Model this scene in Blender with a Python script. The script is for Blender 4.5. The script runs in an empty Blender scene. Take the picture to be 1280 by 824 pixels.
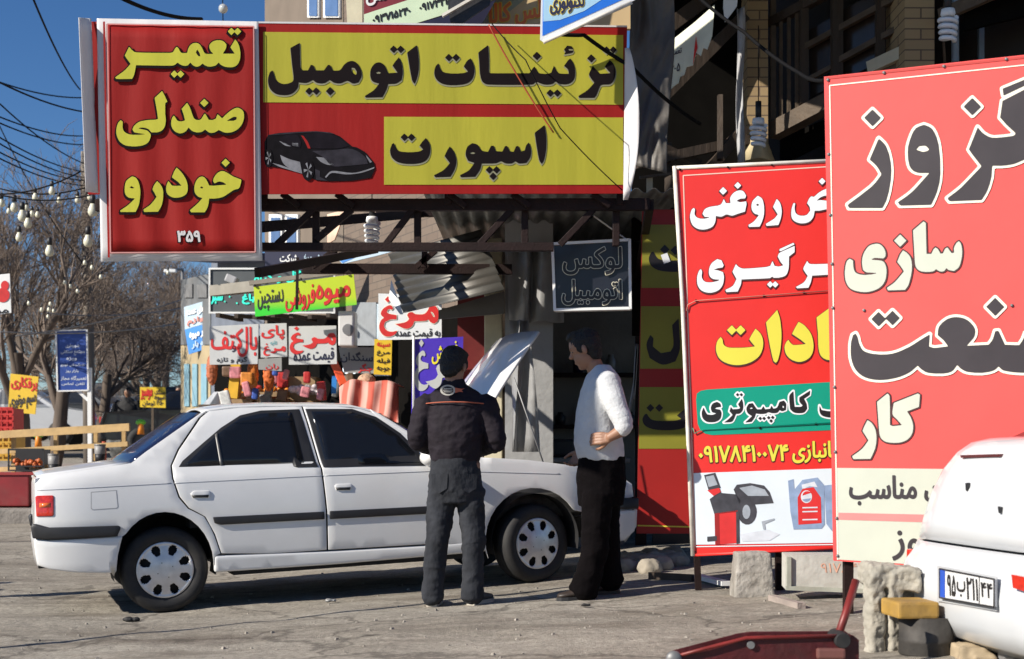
import bpy, bmesh, math, random
import numpy as np
from mathutils import Vector, Matrix, noise as mnoise
from mathutils.geometry import tessellate_polygon, delaunay_2d_cdt

random.seed(7)
rad = math.radians
SC = bpy.context.scene
COL = SC.collection

# ------------------------------------------------------------------ camera, sky, sun, exposure
FPX, CX, HY, HC = 1700.0, 640.0, 565.0, 1.081      # focal length (px of 1280 wide), centre, horizon row, eye height
cam = bpy.data.cameras.new('camera')
cam.sensor_width = 36.0
cam.lens = FPX * 36.0 / 1280.0
cam.shift_y = (HY - 412.0) / 1280.0
cam.clip_start, cam.clip_end = 0.1, 4000
cam.dof.use_dof = True
cam.dof.focus_distance = 9.4
cam.dof.aperture_fstop = 3.6
cam_o = bpy.data.objects.new('camera', cam)
cam_o.location = (0, 0, HC)
cam_o.rotation_euler = (rad(90), 0, 0)
COL.objects.link(cam_o)
SC.camera = cam_o

SUN_AZ = Vector((0.87, 0.493, 0)).normalized()      # the way shadows run on the ground
SUN_EL = rad(30)
world = bpy.data.worlds.new('World')
SC.world = world
world.use_nodes = True
wn = world.node_tree
sky = wn.nodes.new('ShaderNodeTexSky')
sky.sky_type = 'NISHITA'
sky.sun_disc = False
sky.sun_elevation = SUN_EL
sky.sun_rotation = math.atan2(-SUN_AZ.x, -SUN_AZ.y)
sky.altitude = 900
sky.air_density = 1.0
sky.dust_density = 0.08
sky.ozone_density = 4.0
bg = wn.nodes['Background']
bg.inputs['Strength'].default_value = 0.074
hs = wn.nodes.new('ShaderNodeHueSaturation')
hs.inputs['Saturation'].default_value = 1.2
hs.inputs['Hue'].default_value = 0.507
wn.links.new(sky.outputs[0], hs.inputs['Color'])
wn.links.new(hs.outputs[0], bg.inputs['Color'])

sun = bpy.data.lights.new('sun', 'SUN')
sun.energy = 5.0
sun.angle = rad(0.5)
sun.color = (1.0, 0.93, 0.82)
sun_o = bpy.data.objects.new('sun', sun)
sv = Vector((SUN_AZ.x * math.cos(SUN_EL), SUN_AZ.y * math.cos(SUN_EL), -math.sin(SUN_EL)))
sun_o.rotation_euler = sv.to_track_quat('-Z', 'Y').to_euler()
sun_o.location = (-20, -8, 20)
COL.objects.link(sun_o)

vs = SC.view_settings
vs.view_transform = 'Standard'
vs.look = 'None'
vs.exposure = 0.48
vs.gamma = 1.0
vs.use_curve_mapping = False

# ------------------------------------------------------------------ geometry helpers
def at(px, py, Y):
    return Vector(((px - CX) / FPX * Y, Y, HC - (py - HY) / FPX * Y))

def ray(px, py):
    return Vector(((px - CX) / FPX, 1.0, -(py - HY) / FPX))

def clampf(v, a, b):
    return a if v < a else b if v > b else v

def gz(X, Y):                                        # ground height
    up = 0.055 * clampf(Y - 17, 0, 63) + 0.012 * clampf(Y - 80, 0, 400)   # the street climbs beyond the forecourt
    return 0.038 + 0.0435 * clampf(X, -2.6, 3.2) + 0.007 * clampf(Y, 5, 12) + up

def on_ground(px, Y):
    X = (px - CX) / FPX * Y
    return Vector((X, Y, gz(X, Y)))

class MB:
    """collects shapes (in world space) and links them as ONE mesh object"""
    def __init__(s):
        s.v = []; s.f = []; s.sm = []
    def add(s, vs_, fs, smooth=False):
        o = len(s.v)
        s.v += [Vector(p) for p in vs_]
        for f in fs:
            s.f.append([o + i for i in f]); s.sm.append(smooth)
        return s
    def box(s, c, size, M=None, taper=None):
        hx, hy, hz = size[0] / 2, size[1] / 2, size[2] / 2
        vs_ = []
        for z in (-1, 1):
            k = 1.0 if (taper is None or z < 0) else taper
            for (x, y) in ((-1, -1), (1, -1), (1, 1), (-1, 1)):
                p = Vector((x * hx * k, y * hy * k, z * hz))
                vs_.append((M @ p if M else p) + Vector(c))
        return s.add(vs_, [(3, 2, 1, 0), (4, 5, 6, 7), (0, 1, 5, 4), (1, 2, 6, 5), (2, 3, 7, 6), (3, 0, 4, 7)])
    def bbox(s, c, size, M=None, bev=0.01):
        """box with chamfered edges"""
        bm = bmesh.new()
        bmesh.ops.create_cube(bm, size=1)
        for v in bm.verts:
            v.co = Vector((v.co.x * size[0], v.co.y * size[1], v.co.z * size[2]))
        bmesh.ops.bevel(bm, geom=bm.edges[:], offset=min(bev, min(size) * 0.45), segments=2, affect='EDGES', profile=0.6)
        bm.verts.index_update()
        vs_ = [(M @ v.co if M else v.co) + Vector(c) for v in bm.verts]
        fs = [[v.index for v in f.verts] for f in bm.faces]
        bm.free()
        return s.add(vs_, fs)
    def tube(s, pts, r, n=8, cap=True, smooth=True, flat=None):
        pts = [Vector(p) for p in pts]
        N = len(pts)
        rs = r if isinstance(r, (list, tuple)) else [r] * N
        vs_ = []
        up = None
        for i, p in enumerate(pts):
            t = (pts[min(i + 1, N - 1)] - pts[max(i - 1, 0)])
            if t.length < 1e-9: t = Vector((0, 0, 1))
            t.normalize()
            if up is None:
                a = Vector((0, 0, 1)) if abs(t.z) < 0.9 else Vector((0, 1, 0))
                u = t.cross(a).normalized()
            else:
                u = (up - t * up.dot(t))
                u = u.normalized() if u.length > 1e-6 else t.orthogonal().normalized()
            up = u
            w = t.cross(u)
            for k in range(n):
                an = 2 * math.pi * k / n
                fr = flat if flat else 1.0
                vs_.append(p + u * (math.cos(an) * rs[i]) + w * (math.sin(an) * rs[i] * fr))
        fs = []
        for i in range(N - 1):
            for k in range(n):
                fs.append((i * n + k, i * n + (k + 1) % n, (i + 1) * n + (k + 1) % n, (i + 1) * n + k))
        s.add(vs_, fs, smooth)
        if cap and n > 2:
            o = len(s.v) - len(vs_)
            s.f.append([o + k for k in reversed(range(n))]); s.sm.append(False)
            s.f.append([o + (N - 1) * n + k for k in range(n)]); s.sm.append(False)
        return s
    def bar(s, a, b, w, h=None, up=Vector((0, 0, 1))):
        """square bar from a to b"""
        h = h or w
        a, b = Vector(a), Vector(b)
        t = (b - a); L = t.length; t.normalize()
        if abs(t.dot(up)) > 0.98: up = Vector((0, 1, 0))
        u = t.cross(up).normalized(); v = u.cross(t)
        M = Matrix((u, t, v)).transposed()
        return s.box((a + b) / 2, (w, L, h), M)
    def lathe(s, base, prof, n=24, M=None, smooth=True, cap=True):
        """prof: list of (radius, height) round local z"""
        vs_ = []
        for (r, h) in prof:
            for k in range(n):
                an = 2 * math.pi * k / n
                p = Vector((r * math.cos(an), r * math.sin(an), h))
                vs_.append((M @ p if M else p) + Vector(base))
        fs = []
        for i in range(len(prof) - 1):
            for k in range(n):
                fs.append((i * n + k, i * n + (k + 1) % n, (i + 1) * n + (k + 1) % n, (i + 1) * n + k))
        s.add(vs_, fs, smooth)
        if cap:
            o = len(s.v) - len(vs_)
            if prof[0][0] > 1e-5: s.f.append([o + k for k in reversed(range(n))]); s.sm.append(False)
            if prof[-1][0] > 1e-5: s.f.append([o + (len(prof) - 1) * n + k for k in range(n)]); s.sm.append(False)
        return s
    def ball(s, c, r, n=12, m=8, M=None):
        rx, ry, rz = (r, r, r) if not isinstance(r, (tuple, list)) else r
        vs_ = []
        for i in range(m + 1):
            th = math.pi * i / m
            for k in range(n):
                an = 2 * math.pi * k / n
                p = Vector((rx * math.sin(th) * math.cos(an), ry * math.sin(th) * math.sin(an), -rz * math.cos(th)))
                vs_.append((M @ p if M else p) + Vector(c))
        fs = []
        for i in range(m):
            for k in range(n):
                a, b, c2, d = i * n + k, i * n + (k + 1) % n, (i + 1) * n + (k + 1) % n, (i + 1) * n + k
                if i == 0: fs.append((a, c2, d))
                elif i == m - 1: fs.append((a, b, d))
                else: fs.append((a, b, c2, d))
        return s.add(vs_, fs, True)
    def quad(s, *p):
        return s.add(p, [list(range(len(p)))])
    def grid(s, rows, smooth=True, flip=False):
        n = len(rows[0])
        vs_ = [p for r in rows for p in r]
        fs = []
        for i in range(len(rows) - 1):
            for j in range(n - 1):
                q = (i * n + j, i * n + j + 1, (i + 1) * n + j + 1, (i + 1) * n + j)
                fs.append(tuple(reversed(q)) if flip else q)
        return s.add(vs_, fs, smooth)
    def prism(s, pts, d):
        """polygon of points extruded along vector d"""
        n = len(pts); d = Vector(d)
        a = [Vector(p) for p in pts]
        tri = tessellate_polygon([a])
        vs_ = a + [p + d for p in a]
        fs = [tuple(t) for t in tri] + [tuple(n + i for i in reversed(t)) for t in tri]
        fs += [(i, (i + 1) % n, n + (i + 1) % n, n + i) for i in range(n)]
        return s.add(vs_, fs)
    def build(s, name, m, parent=None, kind=None, label=None, solid=0.0, bev=0.0, sub=0, fixn=True):
        me = bpy.data.meshes.new(name)
        org = root_loc(parent)
        me.from_pydata([p - org for p in s.v], [], s.f)
        me.polygons.foreach_set('use_smooth', s.sm)
        if fixn:
            bm = bmesh.new(); bm.from_mesh(me)
            bmesh.ops.remove_doubles(bm, verts=bm.verts, dist=1e-5)
            bmesh.ops.recalc_face_normals(bm, faces=bm.faces)
            bm.to_mesh(me); bm.free()
        me.update()
        me.materials.append(m)
        o = bpy.data.objects.new(name, me)
        COL.objects.link(o)
        if parent is not None: o.parent = parent
        if kind: o['kind'] = kind
        if label: o['label'] = label
        if solid:
            md = o.modifiers.new('thick', 'SOLIDIFY'); md.thickness = abs(solid); md.offset = -1 if solid > 0 else 1
        if bev:
            md = o.modifiers.new('bevel', 'BEVEL'); md.width = bev; md.segments = 2; md.limit_method = 'ANGLE'; md.angle_limit = rad(40)
        if sub:
            md = o.modifiers.new('sub', 'SUBSURF'); md.levels = sub; md.render_levels = sub
        return o

ROOT = {}
def root_loc(o):
    while o is not None:
        if o.name in ROOT: return ROOT[o.name]
        o = o.parent
    return Vector((0, 0, 0))

def thing(name, label, cat, loc, group=None):
    o = bpy.data.objects.new(name, None)
    COL.objects.link(o)
    o.location = loc
    o.empty_display_size = 0.1
    ROOT[o.name] = Vector(loc)
    o['label'] = label; o['category'] = cat
    if group: o['group'] = group
    return o

def tag(o, label, cat, group=None, kind=None):
    o['label'] = label; o['category'] = cat
    if group: o['group'] = group
    if kind: o['kind'] = kind
    return o

def struct(o, kind='structure'):
    o['kind'] = kind
    return o

def copy_tree(o, parent=None):
    c = o.copy()
    COL.objects.link(c)
    if parent is not None: c.parent = parent
    for ch in list(o.children):
        copy_tree(ch, c)
    return c

# ------------------------------------------------------------------ materials
def s2l(c):
    return tuple((x / 12.92 if x <= 0.04045 else ((x + 0.055) / 1.055) ** 2.4) for x in c)

def H(r, g, b):
    return s2l((r / 255, g / 255, b / 255))

def mat(name, col, rough=0.6, metal=0.0, var=0.12, scale=6.0, bump=0.0, bscale=40.0, coat=0.0, emit=0.0, alpha=1.0,
        dirt=0.0, dcol=(0.16, 0.13, 0.10), stretch=None, spec=0.5, trans=0.0, tl=0.0):
    m = bpy.data.materials.new(name)
    m.use_nodes = True
    nt = m.node_tree; N = nt.nodes; L = nt.links
    b = N['Principled BSDF']
    b.inputs['Roughness'].default_value = rough
    b.inputs['Metallic'].default_value = metal
    b.inputs['Specular IOR Level'].default_value = spec
    b.inputs['Coat Weight'].default_value = coat
    b.inputs['Coat Roughness'].default_value = 0.05
    b.inputs['Alpha'].default_value = alpha
    b.inputs['Transmission Weight'].default_value = trans
    geo = N.new('ShaderNodeNewGeometry')
    mp = N.new('ShaderNodeMapping')
    L.new(geo.outputs['Position'], mp.inputs['Vector'])
    if stretch: mp.inputs['Scale'].default_value = stretch
    c4 = (col[0], col[1], col[2], 1)
    out = None
    if var > 0:
        nz = N.new('ShaderNodeTexNoise'); nz.inputs['Scale'].default_value = scale; nz.inputs['Detail'].default_value = 6
        L.new(mp.outputs[0], nz.inputs['Vector'])
        rp = N.new('ShaderNodeValToRGB')
        rp.color_ramp.elements[0].position = 0.3; rp.color_ramp.elements[1].position = 0.7
        rp.color_ramp.elements[0].color = tuple(max(0, x * (1 - var)) for x in col) + (1,)
        rp.color_ramp.elements[1].color = tuple(min(1, x * (1 + var)) for x in col) + (1,)
        L.new(nz.outputs['Fac'], rp.inputs[0])
        out = rp.outputs[0]
    if dirt > 0:
        n2 = N.new('ShaderNodeTexNoise'); n2.inputs['Scale'].default_value = scale * 0.6; n2.inputs['Detail'].default_value = 9
        n2.inputs['Roughness'].default_value = 0.7
        L.new(mp.outputs[0], n2.inputs['Vector'])
        r2 = N.new('ShaderNodeValToRGB')
        r2.color_ramp.elements[0].position = 0.45; r2.color_ramp.elements[1].position = 0.75
        r2.color_ramp.elements[0].color = (0, 0, 0, 1); r2.color_ramp.elements[1].color = (dirt, dirt, dirt, 1)
        L.new(n2.outputs['Fac'], r2.inputs[0])
        mx = N.new('ShaderNodeMixRGB')
        L.new(r2.outputs[0], mx.inputs[0])
        if out: L.new(out, mx.inputs[1])
        else: mx.inputs[1].default_value = c4
        mx.inputs[2].default_value = tuple(dcol) + (1,)
        out = mx.outputs[0]
    if out: L.new(out, b.inputs['Base Color'])
    else: b.inputs['Base Color'].default_value = c4
    if bump > 0:
        n3 = N.new('ShaderNodeTexNoise'); n3.inputs['Scale'].default_value = bscale; n3.inputs['Detail'].default_value = 5
        L.new(mp.outputs[0], n3.inputs['Vector'])
        bp = N.new('ShaderNodeBump'); bp.inputs['Strength'].default_value = bump; bp.inputs['Distance'].default_value = 0.02
        L.new(n3.outputs['Fac'], bp.inputs['Height'])
        L.new(bp.outputs[0], b.inputs['Normal'])
    if emit > 0:
        b.inputs['Emission Color'].default_value = c4
        b.inputs['Emission Strength'].default_value = emit
    if tl > 0:
        t = N.new('ShaderNodeBsdfTranslucent')
        if out: L.new(out, t.inputs['Color'])
        else: t.inputs['Color'].default_value = c4
        ms = N.new('ShaderNodeMixShader'); ms.inputs[0].default_value = tl
        L.new(b.outputs[0], ms.inputs[1]); L.new(t.outputs[0], ms.inputs[2])
        L.new(ms.outputs[0], N['Material Output'].inputs['Surface'])
    return m

def brick_mat(name, c1, c2, mortar, sx=4.0, rot=0.0):
    m = bpy.data.materials.new(name); m.use_nodes = True
    nt = m.node_tree; N = nt.nodes; L = nt.links
    b = N['Principled BSDF']; b.inputs['Roughness'].default_value = 0.85
    geo = N.new('ShaderNodeNewGeometry')
    sep = N.new('ShaderNodeSeparateXYZ'); L.new(geo.outputs['Position'], sep.inputs[0])
    # along-wall coordinate = x*cos + y*sin
    m1 = N.new('ShaderNodeMath'); m1.operation = 'MULTIPLY'; m1.inputs[1].default_value = math.cos(rot)
    m2 = N.new('ShaderNodeMath'); m2.operation = 'MULTIPLY'; m2.inputs[1].default_value = math.sin(rot)
    ad = N.new('ShaderNodeMath'); ad.operation = 'ADD'
    L.new(sep.outputs[0], m1.inputs[0]); L.new(sep.outputs[1], m2.inputs[0])
    L.new(m1.outputs[0], ad.inputs[0]); L.new(m2.outputs[0], ad.inputs[1])
    cb = N.new('ShaderNodeCombineXYZ'); L.new(ad.outputs[0], cb.inputs[0]); L.new(sep.outputs[2], cb.inputs[1])
    br = N.new('ShaderNodeTexBrick')
    br.inputs['Scale'].default_value = sx
    br.inputs['Color1'].default_value = tuple(c1) + (1,); br.inputs['Color2'].default_value = tuple(c2) + (1,)
    br.inputs['Mortar'].default_value = tuple(mortar) + (1,)
    br.inputs['Mortar Size'].default_value = 0.018
    br.inputs['Brick Width'].default_value = 0.9; br.inputs['Row Height'].default_value = 0.27
    L.new(cb.outputs[0], br.inputs['Vector'])
    L.new(br.outputs['Color'], b.inputs['Base Color'])
    bp = N.new('ShaderNodeBump'); bp.inputs['Strength'].default_value = 0.5; bp.inputs['Distance'].default_value = 0.01; bp.invert = True
    L.new(br.outputs['Fac'], bp.inputs['Height']); L.new(bp.outputs[0], b.inputs['Normal'])
    return m
# ------------------------------------------------------------------ lettering: outlines in picture units on a real board plane
class Board:
    """vertical plane through a point; yaw>0 turns its right end towards the viewer"""
    def __init__(s, px0, Y0, yaw=0.0, tilt=0.0):
        s.p = at(px0, HY, Y0)
        a = rad(yaw)
        s.u = Vector((math.cos(a), -math.sin(a), 0))
        n = Vector((-math.sin(a), -math.cos(a), 0))
        t = rad(tilt)
        s.n = (n * math.cos(t) + Vector((0, 0, 1)) * math.sin(t)).normalized()
        s.root = None
    def P(s, px, py, off=0.0):
        d = ray(px, py)
        o = Vector((0, 0, HC))
        q = s.p + s.n * off
        t = (q - o).dot(s.n) / d.dot(s.n)
        return o + d * t

def smooth_poly(pts, sub=4):
    n = len(pts); out = []
    P = [Vector((p[0], p[1])) for p in pts]
    corner = []
    for i in range(n):
        a = P[i] - P[i - 1]; b = P[(i + 1) % n] - P[i]
        if a.length < 1e-6 or b.length < 1e-6: corner.append(True); continue
        corner.append(abs(a.angle(b, 0)) > rad(48))
    for i in range(n):
        p0, p1, p2, p3 = P[i - 1], P[i], P[(i + 1) % n], P[(i + 2) % n]
        L = (p2 - p1)
        m1 = Vector((0, 0)) if False else (L * 0.9 if corner[i] else (p2 - p0) * 0.5)
        m2 = (L * 0.9 if corner[(i + 1) % n] else (p3 - p1) * 0.5)
        l = L.length
        if m1.length > l * 1.2: m1 = m1.normalized() * l * 1.2
        if m2.length > l * 1.2: m2 = m2.normalized() * l * 1.2
        for k in range(sub):
            t = k / sub
            h00 = 2 * t**3 - 3 * t**2 + 1; h10 = t**3 - 2 * t**2 + t; h01 = -2 * t**3 + 3 * t**2; h11 = t**3 - t**2
            q = p1 * h00 + m1 * h10 + p2 * h01 + m2 * h11
            out.append((q.x, q.y))
    return out

def sdf_field(loops, holes, step, pad):
    """signed distance (inside positive) on a grid; loops filled by non-zero rule, holes cut out"""
    allp = np.array([p for l in loops for p in l])
    x0, y0 = allp.min(0) - pad; x1, y1 = allp.max(0) + pad
    nx = int((x1 - x0) / step) + 2; ny = int((y1 - y0) / step) + 2
    gx = x0 + np.arange(nx) * step; gy = y0 + np.arange(ny) * step
    X, Y = np.meshgrid(gx, gy)
    def one(ls):
        D = np.full(X.shape, 1e9)
        ins = np.zeros(X.shape, bool)
        for l in ls:
            W = np.zeros(X.shape, int)
            l = np.array(l); m = np.roll(l, -1, 0)
            for (ax, ay), (bx, by) in zip(l, m):
                dx, dy = bx - ax, by - ay
                q = dx * dx + dy * dy
                if q < 1e-12: continue
                t = np.clip(((X - ax) * dx + (Y - ay) * dy) / q, 0, 1)
                D = np.minimum(D, (X - ax - t * dx) ** 2 + (Y - ay - t * dy) ** 2)
                side = dx * (Y - ay) - dy * (X - ax)
                W += ((ay <= Y) & (by > Y) & (side > 0)).astype(int)
                W -= ((ay > Y) & (by <= Y) & (side < 0)).astype(int)
            ins |= (W != 0)
        D = np.sqrt(D)
        return np.where(ins, D, -D)
    F = one(loops)
    if holes:
        F = np.minimum(F, -one(holes))
    return F, x0, y0, step

def contours(F, x0, y0, step, level):
    F = F - level
    F[np.abs(F) < 1e-7] = 1e-7
    ny, nx = F.shape
    B = F > 0
    cell = B[:-1, :-1] ^ B[1:, :-1] | B[:-1, :-1] ^ B[:-1, 1:] | B[:-1, :-1] ^ B[1:, 1:]
    nxt = {}
    def ept(i, j, k):          # k=0 horizontal edge (i,j)-(i,j+1); k=1 vertical (i,j)-(i+1,j)
        a = F[i, j]; b = F[i, j + 1] if k == 0 else F[i + 1, j]
        t = a / (a - b)
        return (x0 + (j + (t if k == 0 else 0)) * step, y0 + (i + (t if k == 1 else 0)) * step)
    for i, j in zip(*np.nonzero(cell)):
        c = (B[i, j], B[i, j + 1], B[i + 1, j + 1], B[i + 1, j])
        E = [(i, j, 0), (i, j + 1, 1), (i + 1, j, 0), (i, j, 1)]
        # walk round: edges between consecutive corners; entering inside -> leaving
        cr = []
        for k in range(4):
            if c[k] != c[(k + 1) % 4]: cr.append((k, c[k]))
        for idx, (k, was_in) in enumerate(cr):
            if was_in:                               # leaving inside at edge k ; pair with next entering edge
                k2 = cr[(idx + 1) % len(cr)][0]
                nxt[E[k]] = E[k2]
    loops = []
    while nxt:
        s = next(iter(nxt)); cur = s; lp = []
        while cur in nxt:
            lp.append(ept(*cur)); cur = nxt.pop(cur)
        if len(lp) > 3: loops.append(lp)
    return loops

def rdp(pts, tol):
    if len(pts) < 8: return pts
    k = len(pts) // 2
    def seg(a):
        if len(a) < 3: return a[:-1]
        p, q = np.array(a[0]), np.array(a[-1]); d = q - p; L = np.hypot(*d)
        A = np.array(a[1:-1])
        if L < 1e-9: ds = np.hypot(*(A - p).T)
        else: ds = np.abs(d[0] * (A[:, 1] - p[1]) - d[1] * (A[:, 0] - p[0])) / L
        i = int(ds.argmax())
        if ds[i] < tol: return [a[0]]
        return seg(a[:i + 2]) + seg(a[i + 1:])
    return seg(pts[:k + 1]) + seg(pts[k:] + [pts[0]])

def area2(l):
    return 0.5 * sum(l[i - 1][0] * l[i][1] - l[i][0] * l[i - 1][1] for i in range(len(l)))

def inside(p, l):
    c = False
    for i in range(len(l)):
        (ax, ay), (bx, by) = l[i - 1], l[i]
        if (ay > p[1]) != (by > p[1]) and p[0] < (bx - ax) * (p[1] - ay) / (by - ay) + ax: c = not c
    return c

def fill_field(field, level, tol):
    ls = [rdp(l, tol) for l in contours(field[0].copy(), *field[1:], level)]
    ls = [l for l in ls if len(l) > 2 and abs(area2(l)) > tol * tol]
    dep = [sum(inside(l[0], m) for m in ls if m is not l) for l in ls]
    out_v, out_f = [], []
    for l, d in zip(ls, dep):
        if d % 2: continue
        hs = [m for m, e in zip(ls, dep) if e == d + 1 and inside(m[0], l)]
        rings = [l] + hs
        flat = [p for r in rings for p in r]
        tris = tessellate_polygon([[Vector((p[0], p[1], 0)) for p in r] for r in rings])
        o = len(out_v)
        out_v += flat
        out_f += [tuple(o + i for i in t) for t in tris]
    return out_v, out_f

def diamond(cx, cy, r, k=1.0):
    return [(cx - r, cy), (cx, cy - r * k), (cx + r, cy), (cx, cy + r * k)]

def D(cx, cy, r): return ('D', cx, cy, r)

def word(data):
    """data: (x0, y0, scale, shapes, holes) with shapes in enlarged-crop units"""
    x0, y0, sc, shp, hol = data
    cv = lambda l: [(x0 + x / sc, y0 + y / sc) for (x, y) in l]
    loops = []
    for s_ in shp:
        if s_[0] == 'D': loops.append(cv(diamond(*s_[1:])))
        else: loops.append(smooth_poly(cv(s_)))
    return loops, [smooth_poly(cv(h)) for h in hol]

def remap(lh, bbox):
    loops, holes = lh
    A = np.array([p for l in loops for p in l]); a0, a1 = A.min(0), A.max(0)
    f = lambda p: (bbox[0] + (p[0] - a0[0]) / (a1[0] - a0[0]) * (bbox[2] - bbox[0]),
                   bbox[1] + (p[1] - a0[1]) / (a1[1] - a0[1]) * (bbox[3] - bbox[1]))
    return [[f(p) for p in l] for l in loops], [[f(p) for p in l] for l in holes]

AR = {'ا': (0xFE8D, 0), 'آ': (0xFE81, 0), 'ب': (0xFE8F,), 'ت': (0xFE95,), 'ث': (0xFE99,), 'ج': (0xFE9D,), 'ح': (0xFEA1,), 'خ': (0xFEA5,),
      'د': (0xFEA9, 0), 'ذ': (0xFEAB, 0), 'ر': (0xFEAD, 0), 'ز': (0xFEAF, 0), 'س': (0xFEB1,), 'ش': (0xFEB5,), 'ص': (0xFEB9,),
      'ض': (0xFEBD,), 'ط': (0xFEC1,), 'ع': (0xFEC9,), 'غ': (0xFECD,), 'ف': (0xFED1,), 'ق': (0xFED5,), 'ل': (0xFEDD,), 'م': (0xFEE1,),
      'ن': (0xFEE5,), 'و': (0xFEED, 0), 'ه': (0xFEE9,), 'پ': (0xFB56,), 'چ': (0xFB7A,), 'ژ': (0xFB8A, 0), 'ک': (0xFB8E,),
      'گ': (0xFB92,), 'ی': (0xFBFC,), 'ئ': (0xFE89,)}
def shape_text(s):
    out = []
    for w in s.split(' '):
        if all(c not in AR for c in w): out.append(w); continue
        g = []
        for i, c in enumerate(w):
            if c not in AR: g.append(c); continue
            pj = i > 0 and w[i - 1] in AR and len(AR[w[i - 1]]) == 1
            nj = len(AR[c]) == 1 and i + 1 < len(w) and w[i + 1] in AR
            b = AR[c][0]
            k = (1 if pj else 0) if len(AR[c]) == 2 else (3 if pj and nj else 1 if pj else 2 if nj else 0)
            g.append(chr(b + k))
        out.append(''.join(reversed(g)))
    return ' '.join(reversed(out))

def font_loops(s, bbox, slope=0.0):
    """outline of a line of text scaled into a picture box; slope shears it along the board"""
    c = bpy.data.curves.new('t', 'FONT')
    c.body = shape_text(s); c.size = 1.0; c.fill_mode = 'NONE'; c.resolution_u = 4
    o = bpy.data.objects.new('t', c); COL.objects.link(o)
    dg = bpy.context.evaluated_depsgraph_get(); dg.update()
    me = bpy.data.meshes.new_from_object(o.evaluated_get(dg))
    bpy.data.objects.remove(o); bpy.data.curves.remove(c)
    nb = {}
    for e in me.edges:
        a, b = e.vertices
        nb.setdefault(a, []).append(b); nb.setdefault(b, []).append(a)
    loops = []; seen = set()
    co = [v.co for v in me.vertices]
    # rebuild directed loops in vertex order
    for s0 in range(len(co)):
        if s0 in seen or s0 not in nb: continue
        lp = [s0]; seen.add(s0); cur = s0
        nx_ = [k for k in nb[cur] if k == cur + 1] or nb[cur]
        cur = nx_[0]
        while cur not in seen:
            lp.append(cur); seen.add(cur)
            q = [k for k in nb[cur] if k not in seen]
            if not q: break
            cur = q[0]
        if len(lp) > 2: loops.append([(co[i].x, -co[i].y) for i in lp])
    bpy.data.meshes.remove(me)
    A = np.array([p for l in loops for p in l]); a0, a1 = A.min(0), A.max(0)
    W = bbox[2] - bbox[0]; Hh = bbox[3] - bbox[1]
    res = []
    for l in loops:
        res.append([(bbox[0] + (x - a0[0]) / (a1[0] - a0[0]) * W,
                     bbox[1] + (y - a0[1]) / (a1[1] - a0[1]) * Hh + slope * ((x - a0[0]) / (a1[0] - a0[0]) - 0.5) * W) for (x, y) in l])
    # outer contours and counters have opposite sense: the largest loop tells which is which
    big = max(res, key=lambda l: abs(area2(l)))
    sg = 1 if area2(big) > 0 else -1
    return [l for l in res if area2(l) * sg > 0], [l for l in res if area2(l) * sg < 0]

def put_field(board, field, level, off, m, parent, name, shift=(0, 0), tol=0.06):
    v, f = fill_field(field, level, tol)
    mb = MB()
    mb.add([board.P(x + shift[0], y + shift[1], off) for (x, y) in v], f)
    if not f: return None
    o = mb.build(name, m, parent, fixn=False)
    return o

def letters(board, lh, m, off, parent, bold=0.0, outline=None, name='lettering', step=None, clip=None):
    """outline: list of (grow, material, (dx,dy)) from the bottom up"""
    loops, holes = lh
    A = np.array([p for l in loops for p in l]); h = A[:, 1].max() - A[:, 1].min()
    st = step or max(0.22, h / 90)
    mg = max([0] + [g for g, *_ in (outline or [])]) + max(bold, 0) + 3 * st
    fld = sdf_field(loops, holes, st, mg)
    if clip:                                        # cut lettering at the edge of its board
        F, x0, y0, s_ = fld
        gx = x0 + np.arange(F.shape[1]) * s_
        F = np.minimum(F, (clip - gx)[None, :]); fld = (F, x0, y0, s_)
    k = 0
    for (g, mm, sh) in (outline or []):
        put_field(board, fld, -(g + bold), off + k * 0.002, mm, parent, 'letter_outline', sh, tol=st * 0.15)
        k += 1
    return put_field(board, fld, -bold, off + k * 0.002, m, parent, name, tol=st * 0.15)

def panel(board, pts, m, off, parent, name='printed_panel'):
    mb = MB()
    P = [board.P(x, y, off) for (x, y) in pts]
    tri = tessellate_polygon([[Vector((x, y, 0)) for (x, y) in pts]])
    mb.add(P, [tuple(t) for t in tri])
    return mb.build(name, m, parent)

def slab(board, pts, m, thick, parent=None, name='board', off=0.0, **kw):
    """a board with real thickness, its front face on the plane"""
    mb = MB()
    n = len(pts)
    F = [board.P(x, y, off) for (x, y) in pts]
    mb.prism(F, -board.n * thick)
    return mb.build(name, m, parent, **kw)

def strip(board, pts, w, m, off, parent, name='border', closed=False):
    """flat printed line of width w (picture units) along points"""
    mb = MB()
    n = len(pts)
    rngs = range(n if closed else n - 1)
    for i in rngs:
        a = Vector(pts[i]); b = Vector(pts[(i + 1) % n])
        d = (b - a).normalized(); q = Vector((-d.y, d.x)) * w / 2
        mb.add([board.P(*(a - q), off), board.P(*(b - q), off), board.P(*(b + q), off), board.P(*(a + q), off)], [(0, 1, 2, 3)])
        off += 0.0002
    return mb.build(name, m, parent)

def rect(x0, y0, x1, y1): return [(x0, y0), (x1, y0), (x1, y1), (x0, y1)]

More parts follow.
